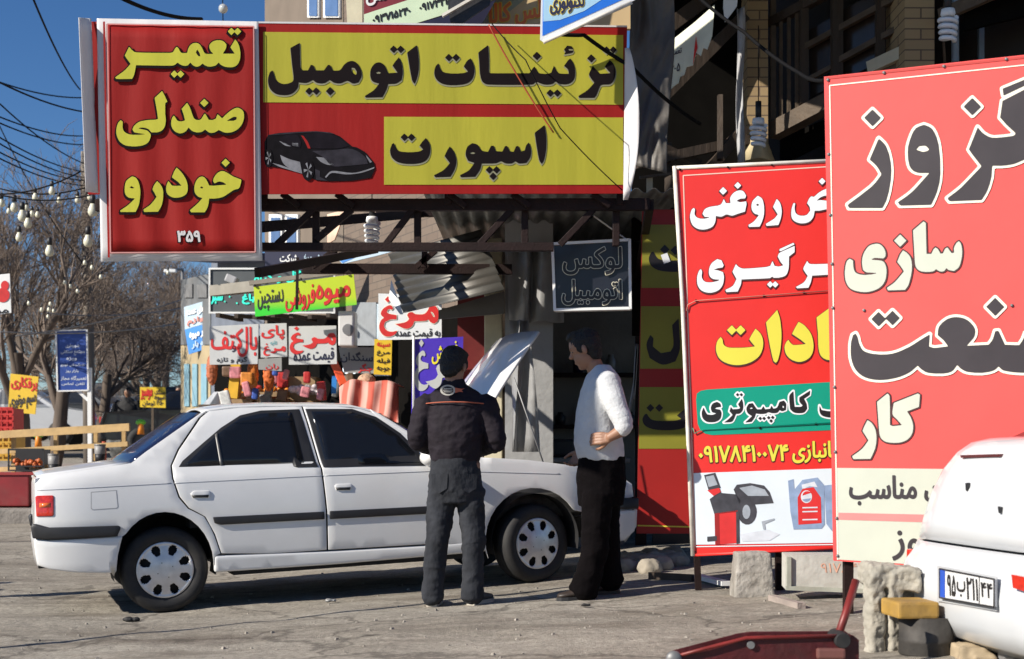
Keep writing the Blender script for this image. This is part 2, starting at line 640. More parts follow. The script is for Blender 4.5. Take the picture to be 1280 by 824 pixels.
# hand-traced headline lettering (units of enlarged crops)
W_TAMIR = (142, 30, 8, [[(155,228),(185,262),(225,285),(560,290),(595,282),(615,245),(632,228),(650,245),(672,285),(700,292),(735,290),(750,240),(775,205),(815,190),(855,200),(885,240),(905,285),(925,300),(1000,300),(975,275),(958,240),(962,205),(995,175),(1045,162),(1095,172),(1128,205),(1125,240),(1105,275),(1092,298),(1212,298),(1190,265),(1168,235),(1195,190),(1215,155),(1240,185),(1260,240),(1268,300),(1262,360),(1235,410),(1190,432),(1120,430),(1075,410),(1050,385),(1020,415),(960,428),(915,415),(890,395),(860,420),(830,428),(795,415),(768,385),(740,415),(700,418),(665,405),(640,385),(610,410),(570,418),(225,412),(218,450),(205,510),(185,550),(30,550),(15,535),(110,465),(170,400),(130,345),(112,315)],
    D(1178,75,37), D(1240,75,37), D(607,502,37), D(670,502,37)], [[(835,255),(860,290),(868,325),(845,320),(822,285)]])
W_SANDALI = (142, 110, 8, [[(735,148),(760,190),(785,260),(805,305),(840,322),(875,315),(895,280),(912,255),(930,280),(950,318),(985,322),(1020,310),(1040,262),(1065,285),(1085,305),(1130,260),(1190,215),(1240,198),(1290,225),(1305,280),(1290,350),(1250,405),(1190,440),(1120,448),(1050,420),(1010,445),(960,448),(915,415),(880,440),(830,445),(785,430),(750,395),(720,435),(670,455),(620,440),(585,400),(575,350),(585,300),(602,275),(620,300),(640,330),(680,335),(715,325),(700,265),(680,210)],
    [(485,30),(512,80),(538,138),(516,152),(516,260),(522,330),(505,400),(455,440),(378,445),(345,410),(290,396),(236,404),(290,414),(340,430),(368,462),(370,490),(345,545),(290,575),(210,585),(120,575),(60,535),(30,470),(28,410),(45,350),(72,322),(92,340),(90,400),(110,440),(160,465),(240,470),(325,462),(250,452),(205,442),(188,415),(205,380),(255,340),(340,322),(420,318),(445,310),(432,220),(410,100)], D(907,150,42)],
    [[(1230,290),(1230,315),(1200,328),(1130,330),(1170,305),(1200,290)]])
W_KHODRO = (142, 192, 8, [[(1090,175),(1140,195),(1200,232),(1278,262),(1270,310),(1250,350),(1200,365),(1150,400),(1090,435),(1020,450),(955,450),(950,500),(935,550),(910,588),(775,588),(762,568),(840,500),(890,445),(845,430),(812,390),(808,330),(825,275),(855,240),(885,230),(915,245),(940,285),(955,320),(1000,322),(1130,312),(1100,290),(1055,280),(1010,300),(995,270),(1010,230),(1045,190)],
    [(630,140),(680,190),(725,260),(742,330),(735,390),(700,425),(640,442),(580,435),(535,400),(525,345),(535,300),(550,275),(568,300),(590,322),(680,322),(640,280),(582,238),(605,180)],
    [(435,275),(465,305),(490,350),(497,400),(492,470),(475,530),(445,582),(305,585),(298,560),(370,510),(430,435),(410,395),(388,360),(405,315)],
    [(185,228),(225,245),(255,300),(268,380),(262,460),(250,520),(220,585),(70,585),(65,570),(140,520),(215,450),(150,440),(115,400),(112,330),(130,270)], D(1120,92,42)],
    [[(862,340),(880,328),(898,340),(885,352)], [(158,338),(180,325),(208,345),(185,350)]])
W_TAZINAT = (524, 40, 5, [[(1190,175),(1215,200),(1228,240),(1222,290),(1195,325),(1140,330),(1125,350),(1110,390),(1095,412),(1000,412),(995,400),(1050,365),(1095,318),(1070,285),(1062,260),(1085,212),(1105,235),(1130,262),(1195,258),(1175,235),(1160,215)],
    [(430,82),(435,160),(435,250),(445,258),(690,258),(700,240),(720,215),(735,240),(750,258),(800,262),(825,255),(842,210),(860,245),(880,260),(935,262),(930,235),(905,212),(930,178),(945,165),(965,200),(975,250),(965,300),(930,325),(880,325),(852,308),(830,325),(780,328),(730,310),(705,328),(430,328),(395,310),(380,260),(375,180),(370,128)],
    [(905,110),(925,85),(955,90),(960,108),(930,104),(935,116),(965,116),(955,130),(905,140),(915,125)],
    [(322,165),(340,205),(345,250),(330,295),(295,322),(230,332),(160,328),(115,305),(95,265),(100,220),(120,195),(130,225),(150,250),(200,260),(270,258),(305,248),(278,215),(300,180)],
    D(1170,112,23), D(1213,112,23), D(1075,165,26), D(735,150,27), D(819,382,24), D(863,382,24), D(185,160,24), D(230,160,24)], [])
W_OTOMOBIL = (325, 40, 5, [[(980,82),(990,150),(992,230),(980,290),(965,325),(950,300),(935,220),(920,128)],
    [(868,158),(885,195),(892,250),(885,300),(850,322),(800,325),(790,360),(765,408),(660,410),(655,400),(710,365),(745,322),(705,310),(690,280),(692,235),(715,200),(745,190),(775,205),(790,235),(800,258),(860,255),(828,210),(845,185)],
    [(248,68),(250,150),(252,220),(265,240),(300,240),(318,205),(335,210),(345,240),(400,240),(425,205),(440,208),(455,242),(500,238),(530,200),(565,182),(600,190),(628,230),(635,275),(615,315),(580,322),(545,305),(505,320),(465,318),(435,300),(400,320),(355,318),(330,300),(290,318),(240,315),(235,350),(200,385),(150,395),(95,385),(60,350),(50,300),(60,255),(78,240),(88,270),(100,300),(140,325),(190,318),(210,295),(200,200),(190,100)],
    D(835,108,24), D(879,108,24), D(307,370,24), D(351,370,24), D(438,370,27)],
    [[(722,255),(740,247),(758,256),(740,264)], [(570,222),(590,225),(605,250),(600,270),(575,250)]])
W_ESPORT = (480, 140, 5, [[(1003,82),(1013,150),(1013,230),(1000,300),(985,325),(970,300),(955,220),(942,130)],
    [(905,190),(918,230),(915,280),(890,318),(845,322),(820,308),(795,322),(755,320),(730,308),(700,320),(650,322),(610,322),(600,360),(570,405),(480,408),(475,395),(530,365),(565,318),(525,305),(510,265),(520,220),(550,195),(585,205),(610,240),(650,250),(668,212),(685,210),(698,245),(740,248),(755,215),(770,212),(785,245),(810,250),(825,215),(840,212),(855,248),(880,240),(888,210)],
    [(412,215),(440,255),(452,310),(440,360),(415,405),(320,408),(312,395),(370,365),(412,320),(390,290),(378,275),(395,240)],
    [(262,162),(285,200),(288,250),(270,295),(230,318),(160,325),(90,315),(50,285),(38,240),(50,200),(62,195),(75,225),(95,245),(150,252),(215,248),(245,235),(222,210),(240,185)],
    D(659,362,24), D(703,362,24), D(682,402,24), D(127,158,24), D(171,158,24)], [[(535,258),(553,250),(572,258),(553,264)]])
W_ROGHANI = (855, 215, 6.4, [[(1180,125),(1125,140),(1080,165),(1040,200),(1018,195),(1000,215),(985,250),(1005,280),(1010,310),(980,345),(930,350),(895,330),(885,290),(890,250),(875,250),(860,300),(860,360),(885,395),(940,412),(1000,400),(1035,360),(1045,310),(1085,310),(1130,300),(1180,290),(1180,235),(1090,225),(1060,232),(1090,205),(1130,190),(1180,190)],
    [(742,215),(770,250),(782,310),(775,370),(755,425),(660,432),(655,415),(720,375),(750,340),(725,300),(712,280),(728,245)],
    [(590,190),(625,215),(640,270),(640,340),(625,395),(605,438),(520,440),(515,425),(560,395),(600,345),(560,330),(540,290),(548,235)],
    [(440,148),(475,155),(497,190),(490,212),(450,215),(420,232),(450,242),(497,235),(500,260),(488,318),(430,335),(385,350),(340,340),(300,358),(255,352),(250,400),(225,440),(170,460),(110,455),(65,420),(48,360),(60,305),(78,288),(88,300),(85,340),(110,368),(160,375),(215,362),(165,360),(148,335),(165,300),(205,280),(270,270),(300,255),(318,215),(335,250),(372,250),(370,205),(400,165)],
    D(430,108,28), D(313,152,31), D(1105,75,28)], [[(575,262),(590,254),(604,265),(588,273)]])
W_GIRI = (855, 295, 6.4, [[(265,185),(300,195),(318,235),(310,252),(270,258),(235,272),(270,275),(312,290),(320,330),(310,390),(275,435),(210,455),(145,440),(110,395),(105,330),(120,280),(135,265),(145,285),(142,330),(165,365),(210,372),(265,362),(290,350),(235,345),(205,320),(200,270),(220,220)],
    [(415,225),(440,250),(480,262),(650,250),(690,240),(708,200),(725,240),(760,245),(795,235),(770,205),(750,165),(765,135),(885,80),(885,130),(840,165),(840,215),(835,270),(815,315),(770,332),(720,335),(705,325),(685,338),(460,348),(455,390),(430,445),(340,450),(330,432),(390,400),(420,345),(395,300),(388,285)],
    [(875,55),(885,68),(775,122),(762,118),(765,105)],
    [(985,200),(1010,225),(1200,222),(1200,308),(1025,318),(1015,370),(995,415),(905,420),(895,408),(960,370),(990,320),(965,285),(955,258)], D(690,388,26), D(730,388,26)], [])
W_ADAT = (885, 380, 8, [[(475,248),(520,290),(548,350),(550,430),(520,510),(460,565),(380,600),(280,612),(180,590),(110,540),(80,460),(90,380),(125,330),(145,355),(155,405),(200,435),(300,440),(400,435),(470,425),(440,390),(412,355),(435,310)],
    [(692,60),(720,150),(735,300),(725,450),(700,560),(680,590),(655,570),(630,470),(600,310),(580,185)],
    [(905,178),(970,220),(1030,300),(1055,400),(1045,490),(1000,550),(920,580),(840,560),(785,510),(765,440),(780,385),(805,358),(825,390),(860,412),(980,402),(930,360),(840,300),(870,240)],
    [(1215,40),(1085,135),(1100,300),(1105,440),(1130,520),(1195,560),(1300,560),(1300,430),(1230,430)], D(238,262,49), D(326,262,49)], [])
W_KAMP = (865, 475, 6.4, [[(810,90),(815,170),(820,215),(870,215),(885,205),(860,175),(858,140),(945,85),(940,120),(895,150),(915,190),(920,230),(890,262),(820,262),(785,235),(778,130)],
    [(735,165),(752,190),(750,240),(720,250),(700,240),(680,262),(640,265),(610,258),(590,268),(550,272),(510,268),(500,300),(475,335),(425,340),(480,290),(445,265),(435,225),(455,190),(485,185),(505,215),(520,235),(555,235),(570,210),(585,235),(625,230),(635,205),(650,230),(680,220),(700,175)],
    [(398,150),(408,190),(405,240),(380,268),(350,272),(335,310),(315,335),(255,340),(290,315),(325,280),(300,250),(310,215),(325,235),(370,232),(385,225),(368,195)],
    [(200,175),(225,190),(232,215),(195,220),(180,230),(225,238),(235,265),(225,310),(185,335),(120,335),(85,305),(78,260),(92,220),(105,250),(120,275),(160,280),(195,268),(160,258),(150,225),(165,190)],
    [(1020,205),(1035,240),(1095,250),(1150,245),(1150,300),(1095,300),(1040,285),(1020,250)],
    D(545,308,15), D(576,308,15), D(613,302,15), D(645,300,15), D(632,328,15), D(364,118,14), D(394,118,14)],
    [[(722,205),(735,210),(735,225),(722,220)], [(460,225),(475,219),(487,228),(470,233)]])
W_GOZ = (1024, 90, 5, [[(372,415),(415,460),(440,530),(450,620),(440,720),(420,800),(395,850),(185,850),(178,830),(260,770),(340,705),(390,640),(360,590),(315,548),(345,480)],
    [(655,330),(705,355),(740,430),(755,540),(755,660),(735,750),(700,830),(505,835),(490,815),(580,750),(690,630),(610,628),(565,590),(553,500),(565,430),(600,355)],
    [(990,345),(1020,380),(1060,405),(1100,412),(1210,400),(1230,385),(1175,335),(1130,285),(1145,180),(1360,75),(1400,90),(1400,200),(1370,240),(1390,330),(1380,430),(1320,520),(1230,570),(1150,585),(1080,585),(1075,660),(1050,740),(1015,800),(815,808),(800,790),(890,720),(1015,590),(960,520),(935,485),(965,410)],
    [(1145,105),(1290,45),(1400,0),(1400,35),(1290,82),(1152,148)], D(333,287,53), D(957,217,55)], [[(605,485),(625,462),(665,462),(690,488),(650,500)]])
W_SAZI = (1050, 265, 8, [[(835,95),(858,110),(860,250),(865,420),(915,420),(935,375),(955,355),(980,372),(1005,418),(1030,415),(1050,370),(1075,355),(1095,385),(1115,412),(1142,410),(1140,360),(1165,310),(1190,292),(1210,320),(1222,390),(1215,470),(1190,550),(1140,592),(1085,580),(1065,560),(1040,592),(1000,595),(960,572),(930,595),(850,600),(790,585),(755,540),(745,440),(730,185)],
    [(630,385),(675,415),(710,470),(720,560),(705,660),(680,740),(650,780),(480,785),(468,760),(550,700),(640,595),(605,540),(572,500),(600,430)],
    [(355,318),(410,330),(450,385),(455,440),(435,465),(350,460),(305,478),(420,490),(455,530),(465,600),(450,690),(400,755),(310,795),(210,800),(110,770),(60,700),(48,600),(65,500),(95,468),(130,485),(135,560),(160,610),(230,630),(320,625),(385,608),(270,605),(230,580),(220,500),(235,420),(285,345)], D(602,287,62)], [])
W_SANAT = (1024, 350, 5, [[(228,335),(240,360),(250,400),(280,445),(360,465),(460,460),(560,420),(640,370),(690,340),(685,415),(720,425),(805,415),(780,380),(740,345),(750,290),(800,245),(860,232),(925,250),(970,300),(970,350),(940,390),(920,412),(1060,405),(1085,370),(1100,320),(1120,318),(1140,360),(1160,405),(1250,408),(1275,370),(1290,330),(1330,370),(1400,300),(1500,290),(1560,360),(1540,500),(1450,580),(1330,580),(1230,578),(1150,565),(1120,540),(1090,565),(1020,580),(930,575),(885,555),(862,530),(830,570),(770,585),(680,580),(640,560),(615,535),(560,580),(480,612),(380,625),(290,610),(230,565),(200,490),(198,400),(210,345)],
    D(371,245,46), D(458,238,46), D(1100,168,57)], [[(1480,370),(1480,420),(1380,420),(1420,380)]])
W_KAR = (1040, 485, 8, [[(555,55),(575,80),(580,220),(580,370),(610,382),(700,372),(655,320),(605,262),(618,150),(860,55),(880,70),(870,190),(750,235),(790,300),(812,380),(800,460),(750,520),(670,548),(560,545),(500,515),(475,460),(465,330),(450,140)],
    [(355,322),(400,355),(435,420),(445,510),(430,610),(385,710),(215,712),(200,685),(300,610),(365,525),(330,470),(305,430),(325,380)]], [])
W_MORGH = (460, 360, 11.77, [[(1000,270),(1030,320),(1040,400),(1020,490),(970,525),(920,505),(890,465),(840,485),(680,490),(650,560),(580,600),(500,585),(400,530),(480,520),(560,500),(605,460),(575,400),(600,365),(650,355),(700,385),(820,385),(880,330),(900,285),(950,265)],
    [(310,255),(350,265),(370,300),(350,325),(320,310),(290,320),(275,355),(310,380),(420,400),(420,460),(330,465),(250,500),(235,560),(270,620),(340,645),(430,630),(400,680),(320,715),(240,705),(180,640),(165,560),(190,480),(235,440),(195,400),(190,360),(230,300)], D(293,170,46)], [[(915,345),(960,370),(985,430),(960,425)]])
W_GHAYN = (460, 360, 11.77, [W_MORGH[3][1], D(293,170,46)], [])
# ------------------------------------------------------------------ shared materials
M = {}
M['steel_dark'] = mat('dark maroon painted steel', (0.016, 0.007, 0.006), 0.65, 0.0, 0.3, 9, 0.2, 60, spec=0.25)
M['steel_grey'] = mat('grey painted steel', (0.22, 0.22, 0.22), 0.5, 0.3, 0.2, 8)
M['steel_white'] = mat('white painted pipe', (0.72, 0.68, 0.6), 0.5, 0, 0.15, 10, dirt=0.5, dcol=(0.3, 0.2, 0.12))
M['galv'] = mat('galvanised corrugated sheet', (0.20, 0.20, 0.19), 0.45, 0.6, 0.25, 3, dirt=0.5, dcol=(0.12, 0.08, 0.05))
M['white'] = mat('white print', (0.78, 0.79, 0.78), 0.6, var=0.04, scale=3)
M['cream'] = mat('cream print', (0.56, 0.585, 0.49), 0.55, var=0.04, scale=4, bump=0.1, bscale=8)
M['black'] = mat('black print', (0.012, 0.011, 0.012), 0.45, var=0.2)
M['soot'] = mat('charcoal print', (0.040, 0.032, 0.036), 0.5, var=0.12)
M['wire'] = mat('black cable rubber', (0.006, 0.006, 0.007), 0.8, var=0, spec=0.12)
M['redwire'] = mat('red cable rubber', (0.35, 0.05, 0.02), 0.6, var=0)
M['rubber'] = mat('black rubber', (0.014, 0.014, 0.015), 0.75, var=0.25, scale=12, dirt=0.35, dcol=(0.07, 0.06, 0.05))
M['plastic_black'] = mat('black moulding plastic', (0.018, 0.018, 0.020), 0.5, var=0.15)
M['dark'] = mat('near black board', (0.005, 0.0045, 0.004), 0.95, var=0.2, spec=0.05)  # near black; shop openings and gaps wear it in place of shade
M['concrete'] = mat('rough concrete', (0.30, 0.28, 0.25), 0.9, 0, 0.22, 7, 0.7, 30, dirt=0.5, dcol=(0.14, 0.11, 0.08))
M['glass_dark'] = mat('dark window glass', (0.012, 0.014, 0.016), 0.06, 0, 0.0, spec=0.6)

# ------------------------------------------------------------------ ground
def ground_material():
    m = bpy.data.materials.new('dusty worn concrete'); m.use_nodes = True
    nt = m.node_tree; N = nt.nodes; L = nt.links
    b = N['Principled BSDF']; b.inputs['Roughness'].default_value = 0.92; b.inputs['Specular IOR Level'].default_value = 0.25
    geo = N.new('ShaderNodeNewGeometry')
    def noise(scale, det=8, ro=0.6, st=(1, 1, 1)):
        mp = N.new('ShaderNodeMapping'); mp.inputs['Scale'].default_value = st
        L.new(geo.outputs['Position'], mp.inputs['Vector'])
        n = N.new('ShaderNodeTexNoise'); n.inputs['Scale'].default_value = scale; n.inputs['Detail'].default_value = det; n.inputs['Roughness'].default_value = ro
        L.new(mp.outputs[0], n.inputs['Vector']); return n
    def ramp(src, stops):
        r = N.new('ShaderNodeValToRGB'); e = r.color_ramp.elements
        e[0].position, e[0].color = stops[0][0], tuple(stops[0][1]) + (1,)
        e[1].position, e[1].color = stops[-1][0], tuple(stops[-1][1]) + (1,)
        for p, c in stops[1:-1]:
            k = e.new(p); k.color = tuple(c) + (1,)
        L.new(src, r.inputs[0]); return r
    def mix(fac, a, c, typ='MIX'):
        x = N.new('ShaderNodeMixRGB'); x.blend_type = typ
        if isinstance(fac, float): x.inputs[0].default_value = fac
        else: L.new(fac, x.inputs[0])
        for i, q in ((1, a), (2, c)):
            if isinstance(q, tuple): x.inputs[i].default_value = q + (1,)
            else: L.new(q, x.inputs[i])
        return x.outputs[0]
    base = ramp(noise(0.55, 7, 0.62, (0.6, 1, 1)).outputs['Fac'], [(0.32, (0.255, 0.226, 0.184)), (0.5, (0.345, 0.312, 0.260)), (0.68, (0.42, 0.383, 0.322))])
    fine = ramp(noise(38, 6, 0.75).outputs['Fac'], [(0.25, (0.5, 0.5, 0.5)), (0.75, (1.42, 1.42, 1.42))])
    c = mix(1.0, base.outputs[0], fine.outputs[0], 'MULTIPLY')
    md = ramp(noise(9, 8, 0.7).outputs['Fac'], [(0.3, (0.78, 0.78, 0.78)), (0.7, (1.2, 1.2, 1.2))])
    c = mix(1.0, c, md.outputs[0], 'MULTIPLY')
    st = ramp(noise(1.3, 9, 0.7, (0.5, 1.3, 1)).outputs['Fac'], [(0.54, (0, 0, 0)), (0.66, (0.8, 0.8, 0.8))])
    c = mix(st.outputs[0], c, (0.19, 0.162, 0.128))
    oil = ramp(noise(3.1, 6, 0.6, (0.55, 1.6, 1)).outputs['Fac'], [(0.64, (0, 0, 0)), (0.70, (0.85, 0.85, 0.85))])
    c = mix(oil.outputs[0], c, (0.06, 0.052, 0.045))
    trk = ramp(noise(1.0, 5, 0.6, (0.22, 3.2, 1)).outputs['Fac'], [(0.50, (0, 0, 0)), (0.72, (0.55, 0.55, 0.55))])
    c = mix(trk.outputs[0], c, (0.15, 0.125, 0.10))
    mud = ramp(noise(0.8, 7, 0.65, (0.45, 1.5, 3)).outputs['Fac'], [(0.56, (0, 0, 0)), (0.70, (0.75, 0.75, 0.75))])
    c = mix(mud.outputs[0], c, (0.10, 0.075, 0.058))
    # cracks
    vor = N.new('ShaderNodeTexVoronoi'); vor.feature = 'DISTANCE_TO_EDGE'; vor.inputs['Scale'].default_value = 0.55
    wob = noise(2.0, 6, 0.6)
    av = N.new('ShaderNodeVectorMath'); av.operation = 'MULTIPLY_ADD'
    L.new(wob.outputs['Color'], av.inputs[0]); av.inputs[1].default_value = (0.9, 0.9, 0.0); L.new(geo.outputs['Position'], av.inputs[2])
    L.new(av.outputs[0], vor.inputs['Vector'])
    ck = ramp(vor.outputs['Distance'], [(0.004, (0.55, 0.55, 0.55)), (0.014, (0, 0, 0))])
    c = mix(ck.outputs[0], c, (0.07, 0.06, 0.05))
    # grit: pale and dark specks
    sp = N.new('ShaderNodeTexVoronoi'); sp.inputs['Scale'].default_value = 45
    L.new(geo.outputs['Position'], sp.inputs['Vector'])
    sr = ramp(sp.outputs['Distance'], [(0.10, (0.45, 0.45, 0.45)), (0.17, (0, 0, 0))])
    sc_ = ramp(sp.outputs['Color'], [(0.4, (0.10, 0.09, 0.08)), (0.6, (0.5, 0.48, 0.44))])
    c = mix(sr.outputs[0], c, sc_.outputs[0])
    L.new(c, b.inputs['Base Color'])
    hsum = N.new('ShaderNodeMath'); hsum.operation = 'ADD'
    n4 = noise(60, 8, 0.8); n5 = noise(6, 8, 0.65)
    s5 = N.new('ShaderNodeMath'); s5.operation = 'MULTIPLY'; s5.inputs[1].default_value = 2.5; L.new(n5.outputs['Fac'], s5.inputs[0])
    L.new(n4.outputs['Fac'], hsum.inputs[0]); L.new(s5.outputs[0], hsum.inputs[1])
    bp = N.new('ShaderNodeBump'); bp.inputs['Strength'].default_value = 0.75; bp.inputs['Distance'].default_value = 0.012
    L.new(hsum.outputs[0], bp.inputs['Height']); L.new(bp.outputs[0], b.inputs['Normal'])
    return m
M['ground'] = ground_material()

def axis(lo, hi, fine_lo, fine_hi, step):
    a = list(np.arange(fine_lo, fine_hi + 1e-6, step))
    k = step; x = fine_hi
    while x < hi: k *= 1.35; x += k; a.append(min(x, hi))
    k = step; x = fine_lo
    while x > lo: k *= 1.35; x -= k; a.insert(0, max(x, lo))
    return a
def g_bump(x, y):
    if not (-7 < x < 5 and 4 < y < 15): return 0.0
    v = 0.016 * mnoise.fractal(Vector((x * 1.1, y * 1.1, 3.3)), 0.7, 2.1, 5)
    return clampf(v, -0.02, 0.014) - 0.004
xs = axis(-900, 900, -6, 4.5, 0.07); ys = axis(-40, 1500, 5, 13, 0.07)
rows = [[Vector((x, y, gz(x, y) + g_bump(x, y))) for x in xs] for y in ys]
ground = MB().grid(rows).build('ground', M['ground'], kind='structure', fixn=False)

# pavement at the left across the lane, with its kerb
M['paving'] = mat('pale paving', (0.30, 0.25, 0.22), 0.9, 0, 0.2, 4, 0.5, 30, dirt=0.4)
M['kerb'] = mat('kerb stone', (0.22, 0.20, 0.18), 0.9, 0, 0.25, 6, 0.6, 25)
rows = []
for y in np.arange(18.8, 30, 0.8):
    rows.append([Vector((x, y, gz(x, y) + 0.15)) for x in (-40, -20, -12, -8, -5, -4.2)])
rows.insert(0, [Vector((p.x, p.y, p.z - 0.3)) for p in rows[0]])
MB().grid(rows, False).build('pavement', M['paving'], kind='structure')
mb = MB(); mb.bbox((-22.1, 18.70, 0.15), (35.8, 0.18, 0.30), None, 0.03)
mb.build('kerb', M['kerb'], kind='structure')

# ------------------------------------------------------------------ banners over the forecourt
def cloth(name, col, tl=0.25, bump=0.24):
    return mat(name, col, 0.62, 0, 0.07, 2.5, bump, 5.0, stretch=(1.6, 1.6, 0.25), tl=tl, spec=0.3)
M['ban_red'] = cloth('deep red banner cloth', (0.36, 0.010, 0.008))
M['ban_yel'] = cloth('mustard yellow banner cloth', (0.50, 0.47, 0.045))
M['ban_white'] = cloth('white banner cloth', (0.78, 0.76, 0.76))
M['ban_txt'] = cloth('lemon lettering on cloth', (0.64, 0.62, 0.06))
M['ban_blk'] = mat('black lettering on cloth', (0.008, 0.005, 0.006), 0.85, var=0.1, spec=0.12)
M['ban_sh'] = mat('grey letter shadow on cloth', (0.25, 0.24, 0.15), 0.6, var=0.05)

BA = Board(456, 9.6, -2.5)
r = thing('shop_banner', 'wide red and yellow cloth banner with black lettering and a dark sports car picture', 'banner', BA.P(456, 243))
def wavy(board, q, m, thick, parent, name, nx=60, ny=16, amp=0.006, off=0.0, freq=9):
    """cloth sheet: quad of picture corners TL TR BR BL, with slight folds"""
    rows = []
    for j in range(ny + 1):
        v = j / ny; row = []
        for i in range(nx + 1):
            u = i / nx
            x = (q[0][0] * (1 - u) + q[1][0] * u) * (1 - v) + (q[3][0] * (1 - u) + q[2][0] * u) * v
            y = (q[0][1] * (1 - u) + q[1][1] * u) * (1 - v) + (q[3][1] * (1 - u) + q[2][1] * u) * v
            w = amp * math.sin(u * freq * 3 + 1.7 * math.sin(v * 3)) * (0.4 + v)
            row.append(board.P(x, y, off + w))
        rows.append(row)
    return MB().grid(rows).build(name, m, parent, solid=thick)
slab(BA, [(112, 27), (784, 33), (780, 242), (110, 243)], M['ban_red'], 0.012, r, 'cloth')
panel(BA, [(329, 40), (779, 44), (779, 131), (329, 128)], M['ban_yel'], 0.004, r)
panel(BA, [(480, 146), (779, 147), (779, 231), (480, 231)], M['ban_yel'], 0.004, r)
strip(BA, [(322, 28), (784, 33)], 2.2, M['ban_white'], 0.004, r, 'white_hem')
for W in (W_TAZINAT, W_OTOMOBIL, W_ESPORT):
    letters(BA, word(W), M['ban_blk'], 0.007, r, outline=[(0.7, M['ban_sh'], (0.2, 1.6))])
# white end hems that curl out at both ends
rows = []
for j in range(13):
    v = j / 12
    yl = 22 + v * 218
    row = []
    for i in range(6):
        u = i / 5
        row.append(BA.P(98 + 9 * v + u * 16, yl + u * 1.5, 0.10 * (1 - u) ** 1.5 + 0.012 * math.sin(v * 9) + 0.006))
    rows.append(row)
MB().grid(rows).build('white_hem', M['ban_white'], r, solid=0.004)
rows = []
for j in range(17):
    v = j / 16
    yl = 60 + v * 190
    bul = math.sin(v * math.pi) ** 0.8
    row = []
    for i in range(7):
        u = i / 6
        row.append(BA.P(781 + u * (6 + 13 * bul) - 2 * v, yl, 0.012 + 0.09 * u * bul + 0.01 * math.sin(v * 14 + u * 3)))
    rows.append(row)
MB().grid(rows).build('white_hem', M['ban_white'], r, solid=0.004)
# sports car picture (flat print)
pk = lambda l: [(320 + x / 8, 155 + y / 8) for (x, y) in l]
M['pc_blk'] = mat('car picture black', (0.007, 0.006, 0.008), 0.9, var=0.3, scale=14, spec=0.1)
M['pc_gry'] = mat('car picture grey', (0.028, 0.026, 0.034), 0.9, var=0.35, scale=14, spec=0.1)
M['pc_lgt'] = mat('car picture light grey', (0.17, 0.17, 0.19), 0.6, var=0.3, scale=20)
M['pc_gls'] = mat('car picture window', (0.010, 0.008, 0.012), 0.9, var=0.3, scale=10, spec=0.1)
panel(BA, pk([(85,180),(120,110),(230,90),(430,78),(600,72),(740,85),(840,125),(960,225),(1010,235),(1090,280),(1180,390),(1190,450),(1150,540),(960,570),(740,575),(600,565),(560,540),(480,500),(240,440),(160,430),(110,430),(85,330)]), M['pc_blk'], 0.006, r, 'car_picture')
for q, mm in (([(480,105),(600,88),(730,100),(830,135),(930,220),(820,245),(600,245),(540,240)], 'pc_gls'), ([(240,140),(330,105),(420,110),(450,180),(440,240),(330,215),(250,175)], 'pc_gls'),
              ([(110,115),(230,92),(430,80),(600,74),(740,87),(800,105),(740,97),(600,84),(430,92),(240,108)], 'pc_gry'),
              ([(240,310),(330,350),(440,380),(460,490),(330,440),(270,390)], 'pc_lgt'), ([(600,330),(700,345),(780,410),(720,410),(650,380)], 'pc_lgt'), ([(230,170),(290,190),(350,225),(290,215)], 'pc_lgt'),
              ([(360,190),(420,190),(425,225),(365,220)], 'pc_lgt'), ([(560,270),(760,262),(960,250),(1090,330),(1120,400),(900,420),(760,420),(680,340)], 'pc_gry'),
              ([(760,470),(960,490),(1100,460),(1185,430),(1180,445),(1050,490),(900,505),(760,490),(700,540),(690,530)], 'pc_lgt'), ([(1100,310),(1160,380),(1140,390),(1110,340)], 'pc_lgt'),
              ([(590,450),(640,470),(640,530),(720,570),(600,560)], 'pc_gry'), ([(160,390),(240,410),(440,480),(470,500),(240,430)], 'pc_lgt')):
    panel(BA, smooth_poly(pk(q), 4), M[mm], 0.008, r, 'car_picture')
panel(BA, pk([(450,115),(475,120),(520,180),(545,245),(520,245),(490,180)]), M['ban_red'], 0.009, r, 'car_picture')
for (cx_, cy_, rx, ry) in ((125, 340, 42, 95), (520, 460, 62, 110)):
    panel(BA, pk([(cx_ + rx * math.cos(a * 0.3142), cy_ + ry * math.sin(a * 0.3142)) for a in range(20)]), M['pc_blk'], 0.009, r, 'car_picture')
    for k in range(5):
        a = k * 1.2566 + 0.3
        panel(BA, pk([(cx_ + 4, cy_), (cx_ + rx * 0.7 * math.cos(a), cy_ + ry * 0.7 * math.sin(a)), (cx_ + rx * 0.7 * math.cos(a + 0.45), cy_ + ry * 0.7 * math.sin(a + 0.45))]), M['pc_lgt'], 0.0105 + k * 0.0002, r, 'car_picture')

